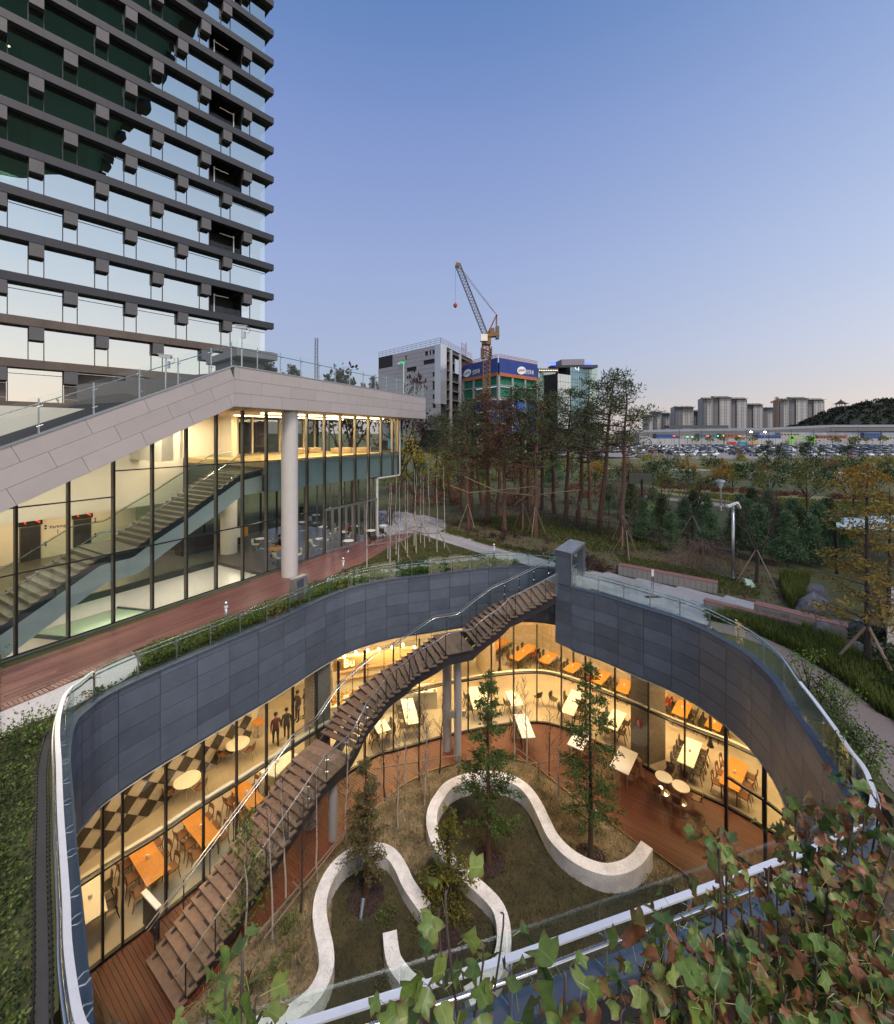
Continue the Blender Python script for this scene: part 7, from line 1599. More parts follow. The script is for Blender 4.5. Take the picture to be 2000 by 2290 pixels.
# bicycles and their owner
def bicycle(p, rz, label):
    t = thing('bicycle', label, 'bicycle', p, rz, 'bicycles parked at the lobby end')
    for sx in (-.5, .5):
        w = MB(); n = 18; ring = [V((sx + math.cos(2 * PI * i / n) * .32, 0, .34 + math.sin(2 * PI * i / n) * .32)) for i in range(n + 1)]; w.tube(ring, .02, 5, False); [w.bar((sx, 0, .34), ring[i], .006) for i in range(0, n, 2)]; put('wheel', w.mesh('wheel', M['black']), t)
    f = MB(); A, B, C, D = V((-.5, 0, .34)), V((-.08, 0, .32)), V((-.2, 0, .82)), V((.36, 0, .80)); [f.tube([a, b], .018, 5) for a, b in ((A, B), (A, C), (B, C), (C, D), (B, D), (D, V((.5, 0, .34))))]; f.tube([D, V((.32, 0, .98))], .016, 5); f.tube([(.34, -.24, .98), (.34, .24, .98)], .014, 5); put('frame', f.mesh('frame', M['dark_metal']), t); put('saddle', MB().box((-.22, 0, .90), (.24, .12, .05)).mesh('saddle', M['black']), t)
bicycle(P(858, 1172), .5, 'bicycle parked at the glass corner, left one of two'); bicycle(P(877, 1170), -.3, 'bicycle beside the standing person, right one of two')
p = P(874, 1177); person('person in dark clothes bending over the bicycles', (p.x, p.y, 0), .8, (.03, .025, .025), (.02, .02, .025), 'stand', 1.72)

# ================================================================ park surfaces farther out
def zone(px, z, nm, m): MB().sheet([[v2(P(*q)) for q in px]], z).build(nm, M[m] if isinstance(m, str) else m, kind='structure')
zone([(1440, 1085), (1700, 1103), (2010, 1118), (2100, 1140), (1800, 1136), (1640, 1124), (1480, 1104)], -.012, 'park_lawn', mat('park_lawn', (.27, .25, .10), (.17, .17, .07), .4, .95))
zone([(1440, 1107), (1640, 1128), (1800, 1146), (2100, 1162), (2100, 1172), (1790, 1156), (1640, 1136), (1440, 1112)], -.008, 'park_path', mat('pink_path', (.36, .25, .22), (.30, .21, .19), 1, .8))
zone([(1350, 1046), (1700, 1052), (2050, 1060), (2050, 1063), (1700, 1054.5), (1350, 1048)], -.008, 'back_path', mat('pale_path', (.36, .31, .26), rough=.9))
MB().sheet([[V((55, 128)), V((480, 128)), V((480, 262)), V((20, 262)), V((20, 175))]], -.012).build('car_park', M['asphalt'], kind='structure')
# ---------------------------------------------------------------- parked cars
def car_mesh(nm, body):
    b = MB(); sec = [(-2.2, .35, .72, .74), (-2.1, .3, .86, .82), (-1.5, .28, .92, .86), (1.0, .28, .92, .86), (1.9, .28, .84, .84), (2.2, .34, .66, .74)]
    for (x0, l0, h0, w0), (x1, l1, h1, w1) in zip(sec, sec[1:]): b.hexa([(x0, -w0, l0), (x1, -w1, l1), (x1, w1, l1), (x0, w0, l0)], [(x0, -w0, h0), (x1, -w1, h1), (x1, w1, h1), (x0, w0, h0)])
    b.mi = 0; b.hexa([(-1.35, -.66, 1.40), (.25, -.66, 1.42), (.25, .66, 1.42), (-1.35, .66, 1.40)], [(-1.25, -.62, 1.47), (.2, -.62, 1.49), (.2, .62, 1.49), (-1.25, .62, 1.47)])
    b.mi = 1; b.hexa([(-1.95, -.80, .92), (.95, -.80, .92), (.95, .80, .92), (-1.95, .80, .92)], [(-1.35, -.66, 1.40), (.25, -.66, 1.42), (.25, .66, 1.42), (-1.35, .66, 1.40)])
    b.mi = 2
    for sx in (-1.35, 1.35):
        for sy in (-.80, .80): b.tube([(sx, sy - .1, .31), (sx, sy + .1, .31)], .31, 10)
    b.mi = 3; b.box((2.19, -.52, .62), (.06, .3, .12)); b.box((2.19, .52, .62), (.06, .3, .12))
    return b.mesh(nm, [body, mat('car_window', (.02, .025, .03), rough=.1), M['black'], M['white']])
cars = [(n_, car_mesh('parked_car', mat('car_' + n_, c, rough=.25))) for n_, c in (('white', (.62, .63, .64)), ('silver', (.36, .37, .38)), ('dark grey', (.06, .065, .07)), ('black', (.015, .015, .017)), ('blue', (.05, .09, .2)), ('red', (.25, .03, .03)))]
cr = random.Random(4); n = 0; OR2 = lambda i: ORD[i] if i < 12 else f'{i + 1}th'
for j, y in enumerate((142, 149, 160, 167, 178, 185, 197, 205, 217, 226, 238)):
    i = 0; x = 78 + (j % 2) * 1.2
    while x < y * 1.09 + 4:
        r_ = (x / y) * F + 1000
        hidden = (1380 > r_) or (1775 < r_ < 1800)
        if not hidden and cr.random() < .80 and n < 290:
            c = cr.choices(range(6), [48, 22, 14, 10, 4, 2])[0]
            o = put('parked_car', cars[c][1]); o.location = (x, y, 0); o.rotation_euler = (0, 0, -PI / 2 + cr.uniform(-.04, .04) + (PI if cr.random() < .4 else 0)); props(o, f'{cars[c][0]} car in the open car park, {OR2(i)} from the left in the {ORD[j]} row', 'car', 'cars in the open car park'); n += 1; i += 1
        x += 3.7
# ---------------------------------------------------------------- hoarding, site walls, gate, elevated road
def flatwall(px0, px1, ytop, ybot, d, nm, m, label, cat, th=.3, d1=None, **kw):
    d1 = d1 or d; a, b = R3(px0, ybot, d), R3(px1, ybot, d1); za, zb = H(ytop, d), H(ytop, d1)
    o = MB().hexa([(a.x, a.y, a.z), (b.x, b.y, b.z), (b.x, b.y + th, b.z), (a.x, a.y + th, a.z)], [(a.x, a.y, za), (b.x, b.y, zb), (b.x, b.y + th, zb), (a.x, a.y + th, za)]).build(nm, m); props(o, label, cat, **kw); return o
hw = mat('hoarding_white', (.36, .37, .39), (.31, .32, .34), .05, .6)
ho = thing('site_hoarding', 'long white panel hoarding behind the car park', 'hoarding', (150, 268, 0))
a0, a1 = R3(1440, 990, 268), R3(2060, 990, 268)
for i in range(40): u = i / 40; x0, x1 = a0.x + (a1.x - a0.x) * u, a0.x + (a1.x - a0.x) * (u + .0245); MB().box(((x0 + x1) / 2, 268, 2.1), (x1 - x0 - .08, .2, 4.2)).build('hoarding_panel', hw, ho)
for px0, px1, c, nm in ((1627, 1647, (.42, .05, .05), 'red'), (1650, 1671, (.03, .25, .42), 'blue'), (1675, 1697, (.55, .27, .03), 'orange')): flatwall(px0, px1, 988, 995.5, 267.2, 'billboard', mat(nm + '_board', c, rough=.6), nm + ' billboard on the white hoarding', 'billboard', .1)
flatwall(1911, 2060, 996, 1000, 262, 'green_hoarding', mat('green_hoarding', (.03, .26, .11), rough=.6), 'low green hoarding at the right of the car park', 'hoarding')
gt = thing('site_gate', 'bright green framed site gate in the hoarding', 'gate', R3(1795, 998, 266)); gm = mat('lime_green', (.22, .50, .07), rough=.5)
for px in (1770, 1819): a = R3(px, 998, 265.6); MB().box((a.x, a.y, H(987, 265.6)), (2.6, .5, 7.5)).build('gate_post', gm, gt)
a, b = R3(1768, 979, 265.6), R3(1821, 979, 265.6); MB().bar((a.x, a.y, a.z), (b.x, b.y, b.z), .5, 1.2).build('gate_beam', gm, gt)
flatwall(1700, 2060, 967, 984, 300, 'site_office', mat('site_office', (.34, .36, .40), (.12, .14, .2), .12, .5, stretch=(1, 1, .2)), 'long grey site office block behind the hoarding', 'site building', 6)
flatwall(1823, 1865, 978, 984, 298.5, 'blue_sign', mat('blue_sign', (.03, .05, .2), rough=.5), 'dark blue lettered sign on the site office', 'sign', .3)
sr = random.Random(31)
for i in range(13):
    c = [(.30, .31, .33), (.04, .09, .26), (.34, .33, .31), (.10, .16, .2), (.28, .1, .07)][i % 5]; w = sr.uniform(8, 22); p = R3(1440 + i * 46, 968, 292 + (i % 3) * 4)
    t = thing('site_cabin', f'{["white", "blue", "pale", "teal", "rusty"][i % 5]} site cabin above the white hoarding, {OR2(i)} from the left', 'site cabin', (p.x, p.y, 0), 0, 'site cabins behind the hoarding'); h = sr.uniform(5, 8.0)
    MB().box((p.x, p.y, h / 2), (w, 5, h)).build('body', mat(f'cabin_{i % 5}', c, rough=.6), t); mb = MB(); [mb.box((p.x - w / 2 + 1 + k * 2.2, p.y - 2.52, h - 1.3), (1.3, .1, .9)) for k in range(int(w / 2.2))]; mb.build('window', M['stringer'], t, kind='stuff')
ev = thing('elevated_road', 'long pale elevated road in front of the wooded hill', 'road bridge', (150, 420, 0)); er = mat('road_concrete', (.17, .165, .175), (.12, .118, .125), .02, .8)
pt_ = [(1380, 968), (1560, 964), (1700, 962), (1850, 955.5), (2080, 955)]
for (x0, y0), (x1, y1) in zip(pt_, pt_[1:]): a, b = R3(x0, y0, 430), R3(x1, y1, 415); MB().bar((a.x, a.y, a.z - 2.2), (b.x, b.y, b.z - 2.2), 12, 4).build('deck_span', er, ev); MB().bar((a.x, a.y - 6.2, a.z + 1.2), (b.x, b.y - 6.2, b.z + 1.2), .3, 2.2).build('noise_barrier', mat('barrier', (.28, .31, .37), rough=.4), ev)
flatwall(1497, 1630, 951, 958, 520, 'covered_road', mat('covered_road', (.07, .08, .085), rough=.5), 'dark arched covered road before the apartment blocks', 'covered road', 12)
for i, (x, y) in enumerate([(1680, 966), (1711.5, 966)]):
    p = R3(x, y, 255); t = thing('flood_lamp', ['bright white flood lamp over the car park, left of two', 'bright white flood lamp over the car park, right of two'][i], 'flood lamp', (p.x, p.y, 0), 0, 'flood lamps over the car park'); MB().tube([(p.x, p.y, 0), p], .12, 6).build('pole', M['steel_matt'], t); MB().lathe([(.1, .4), (.55, .2), (.55, -.2), (.1, -.3)], p, 10).build('lamp_head', emit('flood_white', (1, .98, .82), 30), t)
for i, (x, y, c, d, nm) in enumerate([(1538, 977, (0.02, 1, .45), 250, 'green'), (1549, 977, (.02, 1, .45), 250, 'green'), (1606, 974.5, (.02, 1, .5), 252, 'green'), (1619, 974, (.02, 1, .5), 252, 'green'), (1583, 974.5, (1, .06, .03), 256, 'red'), (1508, 974.5, (1, .05, .03), 256, 'red'), (1655, 975, (1, .1, .05), 262, 'red')]):
    p = R3(x, y, d); t = thing('traffic_signal', f'{nm} lit traffic signal beyond the car park, {ORD[i]} listed from the left road', 'traffic signal', (p.x, p.y, 0), 0, 'traffic signals beyond the car park'); MB().tube([(p.x, p.y, 0), p], .1, 5).build('pole', M['dark_metal'], t); MB().box(p, (1.0 if nm == 'red' else .5, .3, .45)).build('lamp_head', emit('sig_' + nm, c, 5), t)
lr = random.Random(12)
for i in range(10): p = R3(1520 + i * 50, 965, 240 + lr.uniform(-8, 20)); t = thing('lamp_post', f'thin dark lamp post over the car park, {ORD[i]} from the left', 'lamp post', (p.x, p.y, 0), 0, 'lamp posts over the car park'); MB().tube([(p.x, p.y, 0), (p.x, p.y, 9.5)], .11, 5).build('pole', M['dark_metal'], t); MB().bar((p.x - .9, p.y, 9.4), (p.x + .3, p.y, 9.5), .2, .1).build('lamp_arm', M['dark_metal'], t)
r_ = random.Random(5); ht = [leafy(48, 5, M['lf_olive'], 1.9, ls=.3)]
for i, x in enumerate([1557, 1589, 1619, 1653, 1683, 1863, 1876, 1908, 1922, 1940, 1975]): plant(ht[0], US, P(x, 996), i, r_.uniform(1.0, 1.5), f'small street tree against the white hoarding, {ORD[i]} from the left', 'street trees against the hoarding')
# ---------------------------------------------------------------- wooded hill with its pavilion, and far ridge
def hill(nm, prof, d, dep, m, label, z0=-1, kind='structure'):
    b = MB(); n = 10; rr = random.Random(2)
    cols = []
    for x, y in prof:
        col = []
        for k in range(n + 1):
            f = k / n; dd = d + dep * f; h = (H(y, d + dep * .5) - z0) * math.sin(PI * min(1, .08 + f * .92)) ** .7 if f < 1 else 0; p = R3(x, 968, d + dep * .5); col.append((p.x * (dd / (d + dep * .5)) * .5 + p.x * .5, dd, z0 + max(0, h) + (rr.uniform(-1, 1) if 0 < k < n else 0)))
        cols.append(col)
    vs = [v for c in cols for v in c]; fs = [(i * (n + 1) + k, (i + 1) * (n + 1) + k, (i + 1) * (n + 1) + k + 1, i * (n + 1) + k + 1) for i in range(len(cols) - 1) for k in range(n)]
    b.add(vs, fs); o = b.build(nm, m, sm=True); return props(o, kind=kind), cols
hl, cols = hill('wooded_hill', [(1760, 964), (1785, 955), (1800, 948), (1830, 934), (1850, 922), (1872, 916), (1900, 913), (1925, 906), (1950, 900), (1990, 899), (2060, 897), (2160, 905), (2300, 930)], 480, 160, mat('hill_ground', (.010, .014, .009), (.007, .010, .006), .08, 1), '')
mb = MB(); rr = random.Random(8); 
for c0_, c1_ in zip(cols, cols[1:]):
    for k in range(0, 8):
        a, b, e, f = V(c0_[k]), V(c1_[k]), V(c1_[k + 1]), V(c0_[k + 1]); L = (b - a).length
        for _ in range(int(L / 2.2)):
            u, w = rr.random(), rr.random(); p = a.lerp(b, u).lerp(f.lerp(e, u), w)
            clump(mb, p + V((0, 0, 1.6)), 3.4 if p.x / p.y > .97 and k > 3 else 1.9, 24, 2.3, 1.4, rr, .8)
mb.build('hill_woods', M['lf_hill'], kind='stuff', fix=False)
p = R3(1881, 912, 560); zb = p.z; pv = thing('pavilion', 'traditional open pavilion with curved dark roof on the wooded hill', 'pavilion', (p.x, p.y, zb - 8)); dk = mat('pavilion_dark', (.018, .015, .015), rough=.8)
MB().lathe([(7.5, -8), (7.5, .2)], p, 8).build('terrace_base', er, pv); MB().lathe([(6, .2), (6, .8)], p, 6).build('platform', dk, pv)
for k in range(6): a = k * PI / 3; MB().tube([p + V((math.cos(a) * 5, math.sin(a) * 5, .8)), p + V((math.cos(a) * 5, math.sin(a) * 5, 5))], .38, 6).build('pillar', dk, pv)
MB().lathe([(9.6, 5.2), (8.2, 5.3), (5.4, 6.5), (2.6, 8.6), (.5, 10.4), (.3, 11.6)], p, 6).build('roof', dk, pv)
x = MB(); [x.bar(p + V((math.cos(k * PI / 6) * 5, math.sin(k * PI / 6) * 5, 1.7)), p + V((math.cos((k + 1) * PI / 6) * 5, math.sin((k + 1) * PI / 6) * 5, 1.7)), .2) for k in range(12)]; x.build('balustrade', dk, pv)
# hills behind the camera to the right, seen only as reflections in the tower
hm = mat('ridge', (.02, .028, .026), (.016, .022, .02), .01, 1); mb = MB(); rr = random.Random(3); N_ = 60; vs = []
for i in range(N_ + 1): a = math.radians(70 + 130 * i / N_); R_ = 900; h = 62 + 22 * math.sin(i * .35) + 14 * math.sin(i * .9 + 1) + rr.uniform(-2, 2); vs += [(math.sin(a) * R_, math.cos(a) * R_, -5), (math.sin(a) * (R_ + 160), math.cos(a) * (R_ + 160), h), (math.sin(a) * (R_ + 600), math.cos(a) * (R_ + 600), -5)]
mb.add(vs, [(i * 3 + k, (i + 1) * 3 + k, (i + 1) * 3 + k + 1, i * 3 + k + 1) for i in range(N_) for k in range(2)]); props(mb.build('distant_ridge', hm, sm=True), kind='structure')
# ---------------------------------------------------------------- apartment blocks
aw, ag = mat('apartment_white', (.34, .335, .34), (.30, .297, .305), .03, .7), mat('apartment_grey', (.135, .133, .148), (.115, .113, .127), .03, .7); awin = mat('apartment_window', (.05, .055, .065), rough=.3)
def apartment(x0, x1, yt, d, tone, label, crown=True):
    a, b = R3(x0, 960, d), R3(x1, 960, d); w = b.x - a.x; h = H(yt, d); t = thing('apartment_block', label, 'apartment block', ((a.x + b.x) / 2, d, 0), 0, 'far apartment blocks'); m, m2 = (aw, ag) if tone else (ag, aw)
    wl = w * (.40 if tone else .62); MB().box((a.x + w * .5, d + 8, h / 2), (w, 16, h)).build('body', m, t); MB().box((a.x + wl / 2 + w * (0 if tone else .38), d - 1.2, h / 2 - 1), (wl * .98, 2.4, h - 2)).build('projecting_bay', m2, t)
    mb = MB(); nf = int(h / 2.9); nc = max(3, int(w / 3.4))
    for k in range(1, nf):
        for c in range(nc):
            x = a.x + w * (c + .5) / nc; front = (x - a.x < wl) if tone else (x - a.x > w * .38)
            if c % 3 == 2: continue
            mb.box((x, d - (2.45 if front else .05), k * 2.9), (w / nc * .55, .12, 1.3))
    mb.build('window', awin, t, kind='stuff')
    if crown:
        for u in (.2, .55, .85): MB().box((a.x + w * u, d + 6, h + 1.6), (w * .2, 8, 3.2)).build('roof_house', m, t)
        MB().box((a.x + w * .5, d + 2, h + .5), (w * 1.02, 17, .9)).build('parapet', m2, t)
O_ = lambda x: 1350 + x / 2.757
ap = [(262, 305, 930, 900, 1, 'short pale apartment block behind the leaning pine'), (308, 356, 922, 920, 1, 'narrow white apartment block right of the leaning pine'), (362, 411, 925, 930, 1, 'white apartment block standing third from the left'), (412, 440, 929, 980, 0, 'small grey apartment block between two white ones'), (438, 556, 911, 880, 1, 'wide white mid-height apartment block'), (556, 611, 920, 900, 0, 'lower grey apartment block next to the tall group'), (612, 672, 892, 820, 1, 'tall white apartment block at the left of the main group'),
      (668, 782, 889, 850, 0, 'tallest apartment block with grey front and white end'), (778, 882, 892, 880, 0, 'tall grey apartment block right of the tallest'), (882, 980, 905, 940, 0, 'grey apartment block lower than its neighbours'), (978, 1058, 913, 980, 1, 'low apartment block beside the far tower crane'), (1084, 1142, 894, 830, 1, 'white apartment block right of the far tower crane'), (1140, 1252, 891, 860, 0, 'broad grey apartment block left of the hill'), (1250, 1358, 894, 900, 0, 'blue roofed apartment block beside the hill')]
for x0, x1, yt, d, tn, l in ap: apartment(O_(x0), O_(x1), yt, d, tn, l)
apartment(1180, 1290, 935, 980, 1, 'low apartment block seen between the pines', False)
# ---------------------------------------------------------------- tower cranes
def lattice(mb, a, b, w, n, r):
    a, b = V(a), V(b); d = (b - a); u = d.normalized(); s = u.cross(V((0, 1, 0))); s = s.normalized() if s.length > .01 else V((1, 0, 0)); t = s.cross(u).normalized(); cs = [(-1, -1), (1, -1), (1, 1), (-1, 1)]
    pt = lambda k, c: a + d * (k / n) + s * (c[0] * w / 2) + t * (c[1] * w / 2)
    for c in cs: mb.bar(pt(0, c), pt(n, c), r)
    for k in range(n):
        for i in range(4): mb.bar(pt(k, cs[i]), pt(k + 1, cs[(i + 1) % 4]), r * .7); mb.bar(pt(k, cs[i]), pt(k, cs[(i + 1) % 4]), r * .6)
D = 138; cy_ = mat('crane_ochre', (.22, .105, .035), (.15, .07, .025), 1, .6); cg = mat('crane_grey', (.11, .115, .13), rough=.6)
c = thing('tower_crane', 'ochre tower crane with raised grey jib over the blue bannered site', 'crane', R3(1088, 985, D) * 1); c.location.z = 0
mt = R3(1088, 985, D); mb = MB(); lattice(mb, (mt.x, D, 0), (mt.x, D, H(772, D)), 2.2, 26, .22); mb.build('mast', cy_, c)
mb = MB(); lattice(mb, (mt.x, D, H(800, D)), (mt.x, D, H(776, D)), 3.2, 4, .25); mb.build('climbing_frame', cy_, c)
MB().box((mt.x, D, H(764, D)), (2.8, 2.8, 2.2)).build('slewing_ring', cy_, c); MB().box((mt.x - .9, D - 1, H(757.5, D)), (2.2, 2, 2.2)).build('cab', M['white'], c)
mb = MB(); lattice(mb, R3(1086, 749, D), R3(1024, 592, D), 1.6, 22, .16); mb.build('jib', cg, c); MB().bar(R3(1028, 594, D), R3(1019, 592, D), 1.2, 1.4).build('jib_head', cy_, c)
MB().bar(R3(1086, 751, D), R3(1116, 748, D), 2.4, 1.2).build('counter_jib', cy_, c); MB().bar(R3(1109, 744, D), R3(1116, 744, D), 2.2, 4).build('counterweight', cg, c); MB().bar(R3(1095, 744, D), R3(1106, 743, D), 2, 2.6).build('winch', cy_, c)
mb = MB(); [mb.bar(a, b, .45) for a, b in ((R3(1091, 747, D), R3(1111, 704, D)), (R3(1110, 746, D), R3(1111, 704, D)))]; mb.build('a_frame', cy_, c)
mb = MB(); [mb.bar(a, b, .12) for a, b in ((R3(1111, 704, D), R3(1095, 686, D)), (R3(1095, 686, D), R3(1055, 635, D)), (R3(1055, 635, D), R3(1026, 596, D)), (R3(1111, 704, D), R3(1039, 609, D)))]; mb.bar(R3(1019, 594, D), R3(1018.6, 680, D), .08); mb.build('cable', cg, c); MB().lathe([(.1, .8), (.7, .2), (.6, -.5), (.1, -1)], R3(1018.6, 682, D), 8).build('hook_block', M['shell_red'], c)
for i, (x, yt, yb, d, l) in enumerate([(O_(1068), 887, 950, 780, 'ochre tower crane among the far apartment blocks'), (1053 - 15, 767, 815, 200, 'dark red mast behind the silver building')]):
    t = thing('tower_crane', l, 'crane', (R3(x, yb, d).x, d, 0)); mb = MB(); lattice(mb, (R3(x, yb, d).x, d, 0), R3(x, yt, d), 3.6 if i == 0 else 2.0, 18, .5 if i == 0 else .2); mb.build('mast', cy_ if i == 0 else mat('mast_red', (.2, .05, .04), rough=.7), t)
    if i == 0: mb = MB(); lattice(mb, R3(O_(1033), 900, d), R3(O_(1090), 894, d), 3, 12, .4); mb.build('jib', cy_, t)
p = R3(708, 755, 150); t = thing('tower_crane', 'thin distant luffing crane jib behind the roof terrace', 'crane', (p.x, 150, 0)); mb = MB(); lattice(mb, (R3(706, 830, 150).x, 150, 0), p, .9, 30, .1); mb.build('jib', cg, t)
# ---------------------------------------------------------------- middle distance: silver building, bannered site, glass offices
def quadbox(tl, tc, tr, d, zt_, z0=0.0, dl=None, dr=None):   # box seen on its corner: pixel columns of left end, corner, right end
    a, b, c_ = R3(tl, 968, dl), R3(tc, 968, d), R3(tr, 968, dr); return [v2(b), v2(c_), v2(c_) + v2(a) - v2(b), v2(a)]
sil = mat('silver_panel', (.36, .35, .37), (.33, .32, .34), .2, .38, .4)
t = thing('silver_building', 'silver panelled building with slit windows behind the lobby roof', 'building', (R3(986, 968, 165).x, 165, 0)); q = quadbox(847, 986, 1056, 165, 0, dl=195, dr=200); zt = H(769, 165)
MB().prism([tuple(v) for v in q], 0, zt).build('body', M['granite_back'], t)
f0, f1 = q[3], q[0]; fd = (f1 - f0); L = fd.length; fd.normalize(); fn = V((fd.y, -fd.x)); fn = fn if fn.y < 0 else -fn; fa = math.atan2(fd.y, fd.x)
wins = [(.48, .51, .90, .97), (.79, .82, .9, .97), (.85, .88, .9, .97), (.90, .935, .9, .97), (.76, .97, .82, .88), (.49, .66, .78, .83), (.69, .72, .72, .75), (.90, .93, .70, .76), (.90, .93, .60, .66), (.90, .93, .50, .55), (.90, .93, .4, .45), (.55, .80, .62, .64)]
nx, ny = 46, 24; mb = MB()
for i in range(nx):
    for j in range(5, ny):
        u, v = (i + .5) / nx, (j + .5) / ny
        if any(a <= u <= b and c_ <= v <= e for a, b, c_, e in wins) or (u < .27 and v > .86): continue
        cpt = f0 + fd * (L * u) + fn * .1; mb.box((cpt.x, cpt.y, zt * v), (L / nx - .08, .2, zt / ny - .08), fa)
mb.build('facade_panel', sil, t, kind='stuff')
MB().prism([tuple(f1 + fn * .3 - fd * 3.2), tuple(f1 + fn * .3 + fd * .2), tuple(f1 + fd * .2 - fn * 3), tuple(f1 - fd * 3.2 - fn * 3)], zt * .45, zt + .05).build('corner_fin', mat('bright_metal', (.50, .52, .56), rough=.25, metal=.6), t)
g0_, g1_ = q[0], q[1]; gd = (g1_ - g0_); GL_ = gd.length; gd.normalize(); gn = V((gd.y, -gd.x)); gn = gn if gn.x > 0 or gn.y < 0 else -gn; ga = math.atan2(gd.y, gd.x)
mb = MB()
for k in range(11): c_ = g0_ + gd * (GL_ * .55) + gn * .3; mb.box((c_.x, c_.y, zt * (k + .5) / 11), (GL_ * .8, 1.2, .5), ga)
mb.build('floor_edge', ag, t)
for u in (.22, .50, .98): c_ = g0_ + gd * (GL_ * u) + gn * .7; MB().tube([(c_.x, c_.y, 0), (c_.x, c_.y, zt - 1)], .9, 10).build('service_tube', sil, t)
MB().bar((*(g0_ + gd * (GL_ * .34) + gn * .9), zt * .84), (*(g0_ + gd * (GL_ * .46) + gn * .9), zt * .84), .3, 6).build('glass_bay', mat('sky_glass', (.5, .6, .7), rough=.1, metal=.5), t)
mb = MB()
for a, b in ((q[3], q[0]), (q[0], q[1])):
    for k in range(15): c_ = a.lerp(b, k / 14); mb.bar((c_.x, c_.y, zt), (c_.x, c_.y, zt + 2.4), .15)
    for z in (.8, 1.6, 2.4): mb.bar((a.x, a.y, zt + z), (b.x, b.y, zt + z), .15)
mb.build('roof_scaffold', sil, t)
cgr = f0 + fd * (L * .43) + fn * .5; MB().bar((*(cgr - fd * 2.2), zt * .89), (*(cgr + fd * 2.2), zt * .89), .3, 1.0).build('green_sign', emit('green_sign', (.05, .5, .15), .8), t)
mb = MB()
for k in range(16): c_ = f0 + fd * (L * (.60 + k * .025)) + fn * .5; mb.bar((c_.x, c_.y, zt * .22), (c_.x - .8, c_.y, zt * .38), .3)
mb.build('slanted_fin', aw, t)
cb = [R3(868, 975, 150), R3(905, 975, 150)]; o = MB().bar((cb[0].x, 150, H(985, 150)), (cb[1].x, 150, H(985, 150)), .4, 6).build('teal_hoarding', mat('teal_hoarding', (.02, .20, .27), rough=.6)); props(o, 'teal site hoarding behind the lobby end', 'hoarding')
lo = flatwall(850, 940, 930, 985, 160, 'low_annex', mat('annex', (.14, .15, .18), (.08, .09, .11), .3, .5), 'low grey annex with lit windows beside the silver building', 'building', 8)
